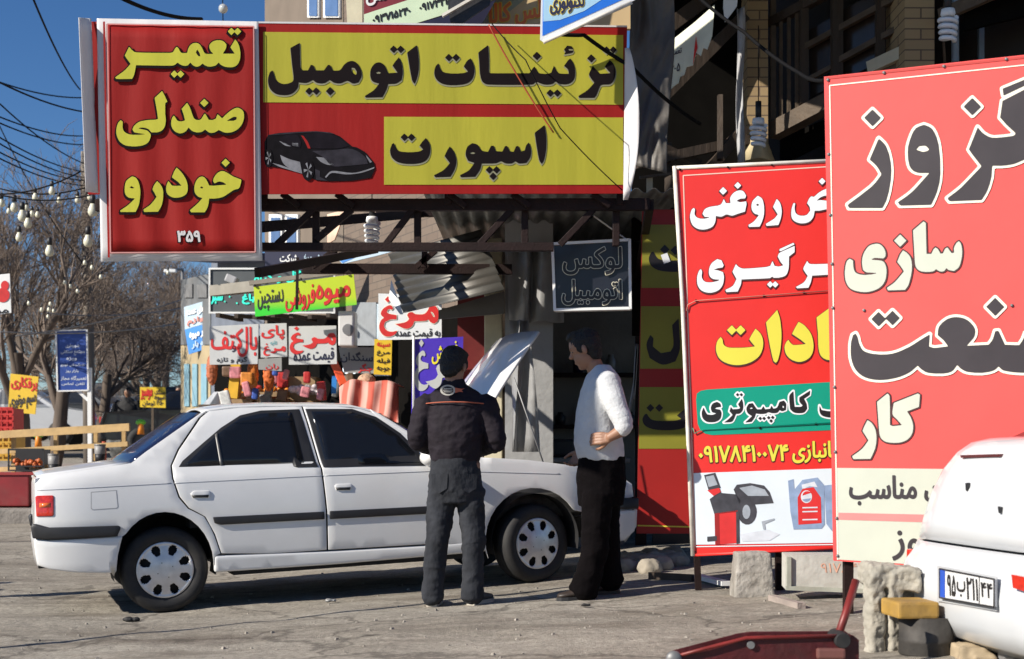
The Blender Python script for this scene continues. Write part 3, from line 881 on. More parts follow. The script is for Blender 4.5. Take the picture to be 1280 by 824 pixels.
# left hanging panel
BL = Board(225, 9.52, -2.5)
r = thing('hanging_banner', 'upright red cloth banner with lemon lettering and white hem, left of the wide banner', 'banner', BL.P(225, 326))
wavy(BL, [(121, 23), (323, 27), (328, 326), (126, 327)], M['ban_white'], 0.003, r, 'cloth', amp=0.004)
wavy(BL, [(133, 30), (318, 33), (320, 316), (137, 317)], M['ban_red'], 0.001, r, 'printed_panel', amp=0.004, off=0.012)
M['ban_pink'] = cloth('pale pink border line', (0.75, 0.35, 0.33))
strip(BL, [(134, 30), (317, 33), (319, 315), (138, 316)], 1.6, M['ban_pink'], 0.022, r, 'border', True)
strip(BL, [(130, 27), (136, 322)], 2.5, M['ban_red'], 0.022, r, 'border')
for W in (W_TAMIR, W_SANDALI, W_KHODRO):
    letters(BL, word(W), M['ban_txt'], 0.024, r, outline=[(1.4, M['ban_blk'], (0, 0)), (1.2, M['ban_blk'], (-0.8, 2.4))])
letters(BL, font_loops('۳۵۹', (222, 289, 250, 302)), M['ban_white'], 0.024, r, bold=0.7, outline=[(0.8, M['ban_blk'], (-0.4, 0.8))], name='lettering')

# ------------------------------------------------------------------ canopy frame that carries them
r = thing('canopy_frame', 'dark maroon steel canopy frame with crossed braces above the white car', 'frame', at(560, 300, 10.5))
def beam(a, b, w=0.06, h=0.08, name='beam', m='steel_dark'):
    MB().bar(a, b, w, h).build(name, M[m], r, bev=0.004)
Yf = 9.8
beam(at(120, 257, Yf), at(812, 256, Yf), 0.06, 0.085); beam(at(300, 309, Yf), at(692, 309, Yf), 0.06, 0.06)
for (a, b) in (((346, 306), (394, 260)), ((482, 306), (516, 262)), ((599, 306), (640, 262)), ((395, 300), (440, 262)), ((700, 306), (742, 262))):
    beam(at(*a, Yf), at(*b, Yf), 0.045, 0.045, 'brace')
for x in (395, 522, 656, 770): beam(at(x, 260, Yf + .05), at(x, 308, Yf + .05), 0.05, 0.05, 'brace')
for x in (352, 420, 560, 640, 740): beam(at(x, 242, 9.72), at(x + 22, 258, 9.75), 0.04, 0.04, 'brace')
beam(at(325, 284, 9.9), at(535, 266, 13.2), 0.06, 0.08); beam(at(322, 341, 9.9), at(470, 312, 13.5), 0.05, 0.07)
beam(at(378, 336, 12.2), at(640, 337, 12.2), 0.07, 0.09); beam(at(470, 268, 13), at(640, 266, 13), 0.06, 0.06)
for (a, b) in (((390, 334), (420, 312)), ((520, 334), (545, 313)), ((530, 335), (531, 312))): beam(at(*a, 12.1), at(*b, 12.1), 0.05, 0.05, 'brace')
# post hidden left of frame behind the banner, and hangers up to the facade
beam(at(812, 256, Yf), at(812, 256, Yf) + Vector((0.3, 4.2, 0)), 0.06, 0.08)
beam(at(122, 50, 9.75), at(780, 54, 9.8), 0.05, 0.05)
for x in (132, 330, 560, 775): beam(at(x, 48, 9.74), at(x, 256, 9.78), 0.05, 0.05)
# corrugated roof sheet over the rear of the bay
def corrugated(name, A, B, C_, D_, n, amp, m, parent, **kw):
    """sheet A-B (ridge direction across) to D-C; waves run along A->D"""
    rows = []
    A, B, C_, D_ = map(Vector, (A, B, C_, D_))
    nrm = (B - A).cross(D_ - A).normalized()
    for j in range(2):
        v = j; row = []
        for i in range(n * 6 + 1):
            u = i / (n * 6)
            p = (A * (1 - u) + B * u) * (1 - v) + (D_ * (1 - u) + C_ * u) * v
            row.append(p + nrm * amp * math.sin(i / 6 * 2 * math.pi))
        rows.append(row)
    return MB().grid(rows).build(name, m, parent, **kw)
r2 = thing('bay_roof', 'flat corrugated roof sheet shading the open workshop bay', 'roof', Vector((0.9, 12.3, 3.2)))
corrugated('roof_sheet', (-0.7, 10.6, 3.12), (2.3, 10.6, 3.12), (2.3, 15.2, 3.3), (-0.7, 15.2, 3.3), 22, 0.02, M['galv'], r2, solid=0.004)

# ------------------------------------------------------------------ signs that fill the strip above the banner
BU = Board(560, 10.2, 0)
r = thing('phone_sign', 'maroon signboard with a slanting pale green band of telephone numbers above the wide banner', 'sign', BU.P(520, 32))
M['maroon'] = mat('maroon print', (0.20, 0.02, 0.03), 0.5, var=0.1)
M['palegreen'] = mat('pale green print', (0.62, 0.75, 0.52), 0.5, var=0.05)
M['navy'] = mat('navy print', (0.02, 0.02, 0.05), 0.4, var=0.1)
slab(BU, [(455, -150), (640, -150), (600, 34), (455, 34)], M['maroon'], 0.05, r)
panel(BU, [(455, 18), (700, -62), (640, -8), (508, 33), (455, 33)], M['palegreen'], 0.004, r)
panel(BU, [(509, 33.5), (620, 0), (600, 34)], M['navy'], 0.006, r)
letters(BU, font_loops('۰۹۱۷۳۲۱۵۷۴۳ - ۰۹۳۷۱۵۲۴۰', (466, 5, 585, 14), -0.26), M['black'], 0.008, r, bold=0.5, name='lettering')
letters(BU, font_loops('سی', (458, -10, 482, 6), -0.1), M['white'], 0.008, r, bold=0.6)
r = thing('cream_sign', 'narrow cream signboard at the top beside the maroon sign', 'sign', BU.P(442, 32))
slab(BU, [(426, -150), (453, -150), (453, 32), (434, 32)], mat('cream sheet', (0.66, 0.6, 0.42), 0.6, dirt=0.3, scale=4), 0.05, r)
BO = Board(690, 10.35, 0)
r = thing('orange_sign', 'tan orange signboard with orange red lettering, behind the blue flag', 'sign', BO.P(690, 34))
slab(BO, [(585, -150), (788, -150), (788, 36), (585, 36)], mat('tan print', (0.58, 0.42, 0.22), 0.55, var=0.12, scale=2), 0.05, r)
panel(BO, [(585, 36), (585, 10), (640, -20), (680, -20), (610, 36)], mat('grey green print', (0.28, 0.31, 0.24), 0.6, var=0.1), 0.004, r)
letters(BO, font_loops('لس کالا', (612, 2, 676, 32), -0.12), mat('orange red print', (0.75, 0.16, 0.03), 0.5, var=0.1), 0.007, r, bold=0.9, outline=[(0.9, mat('yellow print', (0.8, 0.6, 0.06), 0.5, var=0.05), (0, 0))])
BW = Board(575, 9.9, 0)
r = thing('dark_tarpaulin', 'dark folded tarpaulin strip between the maroon sign and the orange sign', 'tarpaulin', BW.P(575, 30))
slab(BW, [(566, -120), (640, -120), (612, 6), (578, 29), (563, 28), (560, 10)], mat('black tarpaulin', (0.02, 0.02, 0.025), 0.5, var=0.3, bump=0.4, bscale=12), 0.02, r, 'sheet')
MB().bar(at(553, 20, 9.86), at(612, -14, 9.86), 0.035, 0.02).build('pole', M['steel_white'], r)
BF = Board(720, 9.35, 4)
r = thing('blue_flag', 'blue and white printed flag hanging aslant over the top of the wide banner', 'flag', BF.P(690, 40))
M['fl_w'] = cloth('white flag cloth', (0.8, 0.82, 0.84)); M['fl_b'] = cloth('bright blue print', (0.02, 0.18, 0.72)); M['fl_l'] = cloth('pale sky print', (0.42, 0.68, 0.85))
slab(BF, [(678, -60), (900, -60), (790, 2), (681, 54), (675, 50)], M['fl_w'], 0.004, r, 'cloth')
panel(BF, [(679, -60), (890, -60), (786, -4), (678, 45)], M['fl_b'], 0.003, r)
panel(BF, [(679, -60), (820, -60), (770, -12), (730, 14), (700, 25), (679, 27)], M['fl_l'], 0.005, r)
letters(BF, font_loops('تکنولوژی', (688, -9, 730, 16), -0.12), M['navy'], 0.008, r, bold=0.7, outline=[(0.8, mat('yellow halo print', (0.75, 0.6, 0.1), 0.5, var=0), (0, 0))])
MB().tube([BF.P(679, 53, 0.01), BF.P(790, 3, 0.01)], 0.014, 8).build('hem_rod', M['steel_white'], r)

# cables across the front
def cable(name, label, pts, rr, m, group=None):
    mb = MB(); P = []
    for i in range(len(pts) - 1):
        a, b = Vector(pts[i]), Vector(pts[i + 1])
        n = 10
        for k in range(n):
            t = k / n
            P.append(a.lerp(b, t) - Vector((0, 0, (a - b).length * 0.02 * 4 * t * (1 - t))))
    P.append(Vector(pts[-1]))
    mb.tube(P, rr, 6)
    o = mb.build(name, m)
    return tag(o, label, 'cable', group)
cable('cable', 'thin red cable hanging down the front of the wide yellow banner', [BA.P(611, 31, 0.06), BA.P(641, 85, 0.05), BA.P(692, 166, 0.03)], 0.0055, M['redwire'])
cable('cable', 'black cable running from the blue flag down past the right end of the wide banner', [BA.P(690, 42, 0.16), BA.P(730, 44, 0.12), at(790, 84, 9.7), at(875, 155, 11.0)], 0.014, M['wire'])
cable('cable', 'added dark cable standing in for a cable shadow on the face of the wide yellow banner', [BA.P(615, 30, 0.10), BA.P(657, 75, 0.42), BA.P(700, 160, 0.30), BA.P(778, 238, 0.1)], 0.004, M['wire'])  # added cable drawn for the shadow curve on the banner
cable('cable', 'twisted black cable crossing the dark facade towards the pink signboard', [at(868, -8, 10.5), at(930, 40, 10.0), at(1000, 92, 9.2), at(1030, 101, 8.4)], 0.013, M['wire'])
# ------------------------------------------------------------------ the white saloon
def paint(name, col, rough=0.32, dirt=0.25):
    return mat(name, col, rough, 0.0, 0.03, 3, 0.0, coat=0.6, dirt=dirt, dcol=(col[0] * 0.78, col[1] * 0.75, col[2] * 0.70), spec=0.5)
M['carwhite'] = paint('white car paint', (0.72, 0.72, 0.715))
M['carshell'] = mat('dark inner shell', (0.01, 0.01, 0.011), 0.8, var=0)
M['tint'] = mat('tinted car glass', (0.008, 0.010, 0.014), 0.03, 0, 0, spec=0.7, alpha=0.62)
M['rearglass'] = mat('blue tinted rear glass', (0.012, 0.018, 0.05), 0.08, 0, 0, spec=0.7)
M['lamp_red'] = mat('red lamp lens', (0.55, 0.03, 0.015), 0.12, 0, 0.25, 60, coat=1.0)
M['alloy'] = mat('silver hubcap', (0.66, 0.66, 0.67), 0.34, 0.5, 0.08, 20, dirt=0.2, dcol=(0.2, 0.18, 0.15))
M['chrome'] = mat('chrome', (0.7, 0.7, 0.7), 0.15, 1.0, 0)

class Car:
    def __init__(s, A, B, yside=-0.83):
        A, B = Vector(A), Vector(B)
        ex = (B - A).normalized()
        ey = Vector((-ex.y, ex.x, 0)).normalized()
        ez = ex.cross(ey)
        s.wb = (B - A).length
        org = (A + B) / 2 - ey * yside
        s.M = Matrix(((ex.x, ey.x, ez.x, org.x), (ex.y, ey.y, ez.y, org.y), (ex.z, ey.z, ez.z, org.z), (0, 0, 0, 1)))
        s.Mi = s.M.inverted()
        s.cam = s.Mi @ Vector((0, 0, HC))
    def w(s, p): return s.M @ Vector(p)
    def yb(s, x, z):
        if z < 0.62: f = 0.862 - 0.10 * max(0, 0.40 - z) ** 1.3 - 0.05 * (0.62 - z) ** 2
        elif z < 0.94: f = 0.862 - 0.42 * (z - 0.62) ** 2
        else: f = 0.819 - 0.03 - 0.49 * (z - 0.94) - 0.18 * max(0, z - 1.25)
        if x < -1.75: f -= 0.22 * min(1, (-1.75 - x) / 0.65) ** 2.4
        if x > 1.55: f -= 0.30 * min(1, (x - 1.55) / 0.62) ** 2.2
        return f
    def loc(s, px, py):
        d = s.Mi.to_3x3() @ ray(px, py)
        x = 0; z = 0.6
        for _ in range(14):
            y = -s.yb(x, z)
            t = (y - s.cam.y) / d.y
            p = s.cam + d * t
            x, z = p.x, p.z
        return (x, z)
    def panel(s, pts, step=0.055, inset=0.0, outer_px=True):
        """picture outline -> curved side panel (list of verts, faces) in car space"""
        poly = [s.loc(*p) for p in pts] if outer_px else list(pts)
        dens = []
        n = len(poly)
        for i in range(n):
            a, b = Vector(poly[i]), Vector(poly[(i + 1) % n])
            k = max(1, int((b - a).length / 0.03))
            dens += [a.lerp(b, q / k) for q in range(k)]
        m = len(dens)
        xs_ = [p.x for p in dens]; ys_ = [p.y for p in dens]
        tup = [(p.x, p.y) for p in dens]
        pts2 = list(dens)
        x = min(xs_) + step / 2
        while x < max(xs_):
            y = min(ys_) + step / 2
            while y < max(ys_):
                if inside((x, y), tup) and min((Vector((x, y)) - q).length_squared for q in dens) > (step * 0.45) ** 2:
                    pts2.append(Vector((x, y)))
                y += step
            x += step
        V, E_, F_, *_ = delaunay_2d_cdt(pts2, [(i, (i + 1) % m) for i in range(m)], [], 1, 1e-6)
        return [(v.x, -s.yb(v.x, v.y) + inset, v.y) for v in V], [tuple(f) for f in F_]
    def side(s, name, pts, m, parent, inset=0.0, far=True, thick=0.016, label=None, bev=0.004):
        v, f = s.panel(pts, inset=inset)
        res = []
        for k in ((1, -1) if far else (1,)):
            mb = MB(); mb.add([s.w((a, b * k, c)) for (a, b, c) in v], f, True)
            # keep outward normals: camera-side panels face -y
            o = mb.build(name, m, parent, label=label, fixn=False)
            me = o.data
            bm = bmesh.new(); bm.from_mesh(me); bmesh.ops.recalc_face_normals(bm, faces=bm.faces)
            out = s.M.to_3x3() @ Vector((0, -k, 0))
            if sum((fc.normal.dot(out) for fc in bm.faces)) < 0: bmesh.ops.reverse_faces(bm, faces=bm.faces)
            bm.to_mesh(me); bm.free()
            if thick:
                md = o.modifiers.new('thick', 'SOLIDIFY'); md.thickness = thick; md.offset = -1
                if bev:
                    mv = o.modifiers.new('bevel', 'BEVEL'); mv.width = bev; mv.segments = 2; mv.limit_method = 'ANGLE'; mv.angle_limit = rad(50)
            res.append(o)
        return res
    def loft(s, name, rows, m, parent, thick=0.012, label=None):
        return MB().grid([[s.w(p) for p in r] for r in rows]).build(name, m, parent, solid=thick, label=label)

A_ = Vector((-2.351, 9.189, 0)); A_.z = gz(A_.x, A_.y)
B_ = Vector((0.190, 10.119, 0)); B_.z = gz(B_.x, B_.y)
CR = Car(A_, B_)
car = thing('parked_car', 'white four door saloon with its bonnet raised, parked under the signs', 'car', CR.w((0, 0, 0)))

def arc_px(cx_, cy_, rx, ry, a0, a1, n=14):
    return [(cx_ + rx * math.cos(rad(a0 + (a1 - a0) * k / n)), cy_ - ry * math.sin(rad(a0 + (a1 - a0) * k / n))) for k in range(n + 1)]
arch_r = arc_px(206.5, 707, 61, 67, 187, -7, 18)        # left -> right over the top
arch_f = arc_px(668, 676, 61, 66, 200, -12, 18)
# body sides
g = 0.7
quarter = [(44, 599), (58, 594), (95, 589.5), (164, 579), (182, 565), (252, 515.5), (258, 513.5), (248, 522), (222, 561), (213, 582), (215, 598), (223, 622), (235, 636), (255, 646), (262, 657), (268, 670), (275.5, 692), (268, 695), (267, 706)]
quarter += [p for p in reversed(arch_r) if p[0] > 153 or p[1] < 655][1:]
quarter += [(146, 676), (149, 660), (60, 661), (43, 657)]
CR.side('quarter_panel', quarter, M['carwhite'], car)
rdoor = [(261, 514), (300, 509.5), (368, 508), (377, 508.2), (401, 585), (407.5, 640), (408.5, 687.5), (340, 692), (277, 692), (269, 668), (257, 646), (236.5, 635), (225, 621), (217, 598), (215, 582), (224, 562), (251, 522)]
rwin = [(223, 584), (228, 576), (252, 555), (276, 534.5), (300, 519), (326, 513), (374, 511.3), (397.5, 583)]
CR.side('rear_door', rdoor, M['carwhite'], car)
fdoor = [(379, 508), (420, 508), (450, 511), (470, 517), (500, 533), (530, 552), (548, 566), (552, 600), (550, 660), (540, 680), (410.5, 687.5), (409.5, 640), (403, 585)]
CR.side('front_door', fdoor, M['carwhite'], car)
fender = [(549, 567), (600, 571.5), (660, 575), (727, 583.5), (775, 595), (788, 603), (790, 615), (727, 622)] 
fend = [(549, 567), (600, 571.5), (660, 575), (727, 583.5), (775, 595), (790, 605), (792, 621), (728, 640)] + [p for p in reversed(arch_f) if p[1] < 640 or p[0] < 640] + [(606, 686), (553, 680), (552, 660), (554, 600)]
CR.side('front_fender', fend, M['carwhite'], car)
sill = [(268, 695), (420, 689), (540, 682), (606, 676), (607, 690), (560, 694), (420, 706), (300, 714), (268, 716)]
CR.side('sill', sill, M['carwhite'], car, inset=-0.004, thick=0.05, bev=0.015)
# glass in blackened frames
CR.side('window_frame', rwin, M['plastic_black'], car, inset=-0.004, thick=0.006)
CR.side('door_window', [(231, 581.5), (254, 559), (278, 538), (300, 523), (326, 517), (364, 515.5), (380, 580)], M['tint'], car, inset=-0.0075, thick=0.004, bev=0)
CR.side('window_bar', [(268.5, 543), (271.5, 541), (279, 581.5), (275, 581.5)], mat('grey window bar', (0.12, 0.115, 0.11), 0.4), car, inset=-0.010, thick=0.004, bev=0)
fwin = [(381.5, 511), (440, 511), (470, 521), (500, 541), (524, 565), (531, 582), (404.3, 583.5)]
CR.side('window_frame', fwin, M['plastic_black'], car, inset=-0.004, thick=0.006)
CR.side('door_window', [(389, 514.5), (438, 514.5), (467, 524), (497, 544), (519, 567), (524, 578), (407, 580)], M['tint'], car, inset=-0.0075, thick=0.004, bev=0)
# mouldings, handles, fuel flap
CR.side('side_moulding', [(266, 646.5), (405, 639.5), (405.5, 649), (276, 656), (268, 654)], M['plastic_black'], car, inset=-0.014, thick=0.02, bev=0.005)
CR.side('side_moulding', [(412, 639), (550, 632), (550, 641.5), (412, 649)], M['plastic_black'], car, inset=-0.014, thick=0.02, bev=0.005)
for q in ([(238, 617), (242, 613.5), (261, 613), (264, 617), (262, 622), (241, 622.5)], [(418, 607), (421, 605), (438, 604.5), (441, 608), (438, 613), (420, 613)]):
    o = CR.side('door_handle', q, M['carwhite'], car, inset=-0.007, thick=0.014, bev=0.005)[0]
    xs_ = [p[0] for p in q]; ys_ = [p[1] for p in q]
    CR.side('handle_recess', [(min(xs_) + 1, max(ys_) - 3.6), (max(xs_) - 3, max(ys_) - 4), (max(xs_) - 4, max(ys_) - .6), (min(xs_) + 3, max(ys_) - .4)], M['plastic_black'], car, inset=-0.0088, thick=0.003, bev=0, far=False)
CR.side('fuel_flap', [(113.5, 615), (146, 612.5), (148, 634), (146, 636), (116, 638), (113.5, 636)], mat('grey shut line', (0.36, 0.36, 0.37), 0.6, var=0), car, inset=-0.0006, thick=0, far=False, bev=0)
CR.side('fuel_flap', [(114.6, 616), (145, 613.7), (147, 634), (145, 635), (116.5, 637), (114.6, 635)], M['carwhite'], car, inset=-0.0012, thick=0, far=False, bev=0)
# thin grey strips put the side crease's shade into colour
for q in ([(46, 612.5), (214, 603.5)], [(218, 603.4), (404, 594)], [(406, 594), (550, 588)], [(555, 588), (700, 592)]):
    (x0, y0), (x1, y1) = q
    CR.side('crease_line', [(x0, y0), (x1, y1), (x1, y1 + 1.0), (x0, y0 + 1.0)], mat('crease shade grey', (0.50, 0.51, 0.53), 0.4, var=0), car, inset=-0.002, thick=0.002, bev=0)
# bumpers
CR.side('rear_bumper', [(41, 674), (60, 675.5), (153.5, 670), (150.5, 681), (147.5, 694), (146, 708), (145.5, 716), (130, 717), (95, 716), (62, 712), (46, 707)], M['carwhite'], car, inset=-0.012, thick=0.03, bev=0.012)
CR.side('bumper_strip', [(37.5, 659), (41, 654.5), (60, 659.5), (149, 657), (151, 660), (146, 670.5), (60, 674.5), (40, 673)], M['plastic_black'], car, inset=-0.03, thick=0.04, bev=0.01)
CR.side('front_bumper', [(728, 641), (794, 637), (793, 664), (780, 676), (733, 690), (729, 668)], M['carwhite'], car, inset=-0.012, thick=0.03, bev=0.012)
CR.side('bumper_strip', [(728, 627), (797, 622), (797, 636), (729, 641)], M['plastic_black'], car, inset=-0.03, thick=0.04, bev=0.01)
for o in CR.side('tail_light', [(43.5, 621), (46, 619.5), (66, 619), (67, 621), (67, 644), (65, 645.5), (45, 646)], M['lamp_red'], car, inset=-0.008, thick=0.03, bev=0.006):
    pass
CR.side('tail_light', [(49, 629), (63, 628.6), (63, 634), (49, 634.5)], mat('amber lamp lens', (0.75, 0.16, 0.03), 0.15, var=0.2, scale=50, coat=1.0), car, inset=-0.0095, thick=0.004, bev=0)
# roof, screens, boot lid, rear and front ends
def edge(px_list):
    return [CR.loc(*p) for p in px_list]
def cross_rows(profile, crown, bow=0.0, n=13, inset=0.0):
    rows = []
    for (x, z) in profile:
        yb = CR.yb(x, z) - inset
        r_ = []
        for i in range(n):
            t = -1 + 2 * i / (n - 1)
            r_.append((x + bow * (1 - t * t), t * yb, z + crown * (1 - abs(t) ** 2.2)))
        rows.append(r_)
    return rows
roofp = edge([(252, 515), (262, 512.5), (290, 508.6), (330, 506.8), (400, 506.5), (440, 507.5), (462, 512), (474, 518)])
CR.loft('roof', cross_rows(roofp, 0.036, inset=0.004), M['carwhite'], car, 0.014)
rg = edge([(252, 516.5), (228, 533), (205, 549), (182, 566), (165, 578)])
CR.loft('rear_window', cross_rows(rg, 0.02, bow=-0.085, inset=0.02), M['rearglass'], car, 0.006)
ws = edge([(474, 518), (500, 534), (530, 552), (556, 567)])
CR.loft('windscreen', cross_rows(ws, 0.02, bow=0.13, inset=0.02), M['tint'], car, 0.006)
# A-pillar strip
CR.side('pillar', [(462, 511), (474, 517), (505, 536), (535, 555), (552, 566), (543, 566), (528, 556), (500, 538), (470, 520)], M['carwhite'], car, inset=-0.002, thick=0.02)
bl = edge([(165, 578.5), (140, 582), (95, 588.6), (60, 593.2), (47, 597)])
CR.loft('boot_lid', cross_rows(bl, 0.028, bow=-0.02, inset=0.0), M['carwhite'], car, 0.014)
x0, z0 = bl[-1]
re_ = [(x0, z0), (x0 - 0.012, z0 - 0.05), (x0 - 0.016, z0 - 0.16), (x0 - 0.016, 0.56)]
CR.loft('rear_panel', cross_rows(re_, 0.0, bow=-0.02, inset=0.004), M['carwhite'], car, 0.014)
xb, zb = CR.loc(42.5, 680)
CR.loft('rear_bumper', cross_rows([(xb + .06, 0.56), (xb + .012, 0.565), (xb + .004, 0.50), (xb + .012, 0.42), (CR.loc(47, 708)[0], CR.loc(47, 708)[1])], 0.0, bow=-0.015), M['carwhite'], car, 0.02)
MB().grid([[CR.w(p) for p in r_] for r_ in cross_rows([(xb + 0.014, 0.565), (xb + 0.010, 0.53), (xb + 0.014, 0.475)], 0.0, bow=-0.015)]).build('bumper_strip', M['plastic_black'], car, solid=0.02)
xf, zf = CR.loc(792, 610)
CR.loft('front_panel', cross_rows([(xf - 0.02, 0.66), (xf, 0.62), (xf + 0.01, 0.52)], 0.0, bow=0.16), M['plastic_black'], car, 0.02)
CR.loft('front_bumper', cross_rows([(xf - .02, 0.50), (xf + 0.02, 0.46), (xf + 0.01, 0.33), (xf - 0.08, 0.22)], 0.0, bow=0.16), M['carwhite'], car, 0.02)
# cowl, engine bay floor and inner wings so that the open bay is not hollow
MB().bbox(CR.w((1.35, 0, 0.55)), (1.0, 1.30, 0.18), CR.M.to_3x3(), 0.03).build('engine', mat('dirty engine metal', (0.06, 0.058, 0.055), 0.6, 0.5, 0.4, 14), car)
hx, hz = CR.loc(584, 570)
cow = [[(hx - 0.10, t * 0.74, hz - 0.01 + 0.02 * (1 - t * t)) for t in np.linspace(-1, 1, 9)], [(hx + 0.04, t * 0.74, hz - 0.02) for t in np.linspace(-1, 1, 9)], [(hx + 0.05, t * 0.74, hz - 0.35) for t in np.linspace(-1, 1, 9)]]
CR.loft('cowl', cow, M['plastic_black'], car, 0.01)
# raised bonnet
ang = rad(53); Lb = 1.14
rows = []
for i in range(9):
    u = i / 8; row = []
    for j in range(13):
        t = -1 + 2 * j / 12
        wd = 0.60 - 0.11 * u ** 2
        bulge = 0.035 * (1 - t * t) + 0.03 * math.sin(u * math.pi)
        xx = hx + 0.03 + Lb * u * math.cos(ang) - bulge * math.sin(ang)
        zz = hz + 0.02 + Lb * u * math.sin(ang) + bulge * math.cos(ang)
        row.append((xx, t * wd, zz))
    rows.append(row)
bn = CR.loft('bonnet', rows, M['carwhite'], car, 0.02)
MB().tube([CR.w((hx + 0.75, -0.60, 0.62)), CR.w((hx + 0.03 + 0.72 * math.cos(ang), -0.58, hz + 0.72 * math.sin(ang)))], 0.006, 6).build('bonnet_stay', M['steel_grey'], car)
# far half of the cabin floor/body: dark inner shell
sh = MB()
sh.box(CR.w((0.0, 0, 0.42)), (1.75, 1.60, 0.42), CR.M.to_3x3())
sh.box(CR.w((-0.1, 0, 0.70)), (2.1, 1.52, 0.30), CR.M.to_3x3())
sh.build('inner_body', M['carshell'], car)
MB().box(CR.w((-1.93, 0, 0.55)), (0.42, 1.40, 0.42), CR.M.to_3x3()).build('inner_body', M['carshell'], car)
MB().box(CR.w((0.75, 0, 0.36)), (2.6, 1.05, 0.16), CR.M.to_3x3()).build('underbody', M['carshell'], car)
MB().box(CR.w((-1.33, 0, 0.50)), (0.9, 1.0, 0.36), CR.M.to_3x3()).build('underbody', M['carshell'], car)
# wheel housings: dark half drums inside the arches
def wheel(cx_, cy_, side, steer, R=0.292):
    """side -1 = towards the viewer"""
    d = CR.Mi.to_3x3() @ ray(cx_, cy_)
    t = (-0.80 - CR.cam.y) / d.y
    c = CR.cam + d * t
    x, z = c.x, R - 0.012
    Rz = Matrix.Rotation(steer, 3, 'Z')
    base = Matrix(((1, 0, 0), (0, 0, 1), (0, -1, 0))) @ Matrix.Identity(3)      # lathe axis z -> -y (outward for near side)
    base = Matrix(((1, 0, 0), (0, 0, -1), (0, 1, 0)))
    if side > 0: base = Matrix(((1, 0, 0), (0, 0, 1), (0, -1, 0)))
    Ml = Rz @ base
    W3 = CR.M.to_3x3() @ Ml
    cen = CR.w((x, side * 0.80, z)) if side < 0 else CR.w((x, 0.80, z))
    # local lathe axis: h=0 outer face, negative inward
    prof = [(0.185, -0.010), (0.20, 0.004), (0.235, 0.014), (0.265, 0.010), (0.283, -0.008), (R, -0.032), (R + 0.002, -0.09), (R, -0.15), (0.28, -0.18), (0.24, -0.19), (0.19, -0.17)]
    tyre = MB().lathe(cen, prof, 48, W3, cap=False).build('tyre', M['rubber'], car)
    ty = tyre
    # tread grooves
    mbg = MB()
    for h in (-0.06, -0.09, -0.12):
        mbg.lathe(cen, [(R + 0.0028, h - 0.004), (R + 0.0030, h), (R + 0.0028, h + 0.004)], 48, W3, cap=False)
    mbg.build('tread_groove', M['carshell'], tyre)
    # hubcap with eight openings
    nA = 192; rings = [(0.0, 0.016), (0.03, 0.017), (0.062, 0.015), (0.092, 0.010)] + [(0.100 + 0.006 * q_, 0.0085 - 0.00085 * q_) for q_ in range(12)] + [(0.174, -0.001), (0.188, 0.005), (0.192, -0.008)]
    vs_ = []
    for (rr, h) in rings:
        for k in range(nA):
            a = 2 * math.pi * k / nA
            vs_.append(cen + W3 @ Vector((rr * math.cos(a), rr * math.sin(a), h)))
    fs = []
    for i in range(len(rings) - 1):
        for k in range(nA):
            kk = (k % 24 - 11.5) / 24 * 2 * math.pi / 8
            rm = (rings[i][0] + rings[i + 1][0]) / 2
            if abs((rm - 0.137) / 0.034) ** 3 + abs(kk * rm / (0.032 * (0.55 + 0.45 * (rm - 0.105) / 0.06))) ** 3 < 1: continue
            fs.append((i * nA + k, i * nA + (k + 1) % nA, (i + 1) * nA + (k + 1) % nA, (i + 1) * nA + k))
    cap = MB().add(vs_, fs, True).build('hubcap', M['alloy'], car, solid=0.004)
    MB().lathe(cen, [(0.0, -0.03), (0.19, -0.03), (0.19, -0.045), (0.0, -0.05)], 32, W3, cap=False).build('rim', M['carshell'], cap)
    mb = MB()
    for k in range(4):
        a = k * math.pi / 2 + 0.4
        mb.lathe(cen + W3 @ Vector((0.052 * math.cos(a), 0.052 * math.sin(a), 0.011)), [(0.008, 0), (0.008, 0.004), (0, 0.005)], 8, W3)
    mb.build('wheel_nut', M['steel_dark'], cap)
    return tyre
wheel(206.5, 715, -1, 0.0); wheel(672, 680, -1, rad(14))
wheel(206.5, 715, 1, 0.0); wheel(672, 680, 1, rad(14))
for cx_, cy_ in ((206.5, 715), (668, 681)):
    d = CR.Mi.to_3x3() @ ray(cx_, cy_); t = (-0.80 - CR.cam.y) / d.y; c = CR.cam + d * t
    base = Matrix(((1, 0, 0), (0, 0, -1), (0, 1, 0)))
    for sd in (-1, 1):
        vs_ = []; fs = []
        n = 20
        for q, yy in enumerate((0.835, 0.50)):
            for k in range(n + 1):
                a = math.pi * (-0.08 + 1.16 * k / n)
                vs_.append(CR.w((c.x + 0.345 * math.cos(a), sd * yy, 0.31 + 0.345 * math.sin(a))))
        fs = [(k, k + 1, n + 2 + k, n + 1 + k) for k in range(n)]
        mb = MB().add(vs_, fs, True)
        mb.add([CR.w((c.x + 0.345 * math.cos(math.pi * k / 12), sd * 0.5, 0.31 + 0.345 * math.sin(math.pi * k / 12))) for k in range(13)], [list(range(13))])
        mb.build('wheel_housing', M['carshell'], car)
# mirror, interior hints
MB().ball(CR.w((CR.loc(531, 572)[0], -0.90, CR.loc(531, 572)[1])), (0.07, 0.10, 0.06), 14, 10, CR.M.to_3x3()).build('wing_mirror', M['carwhite'], car)

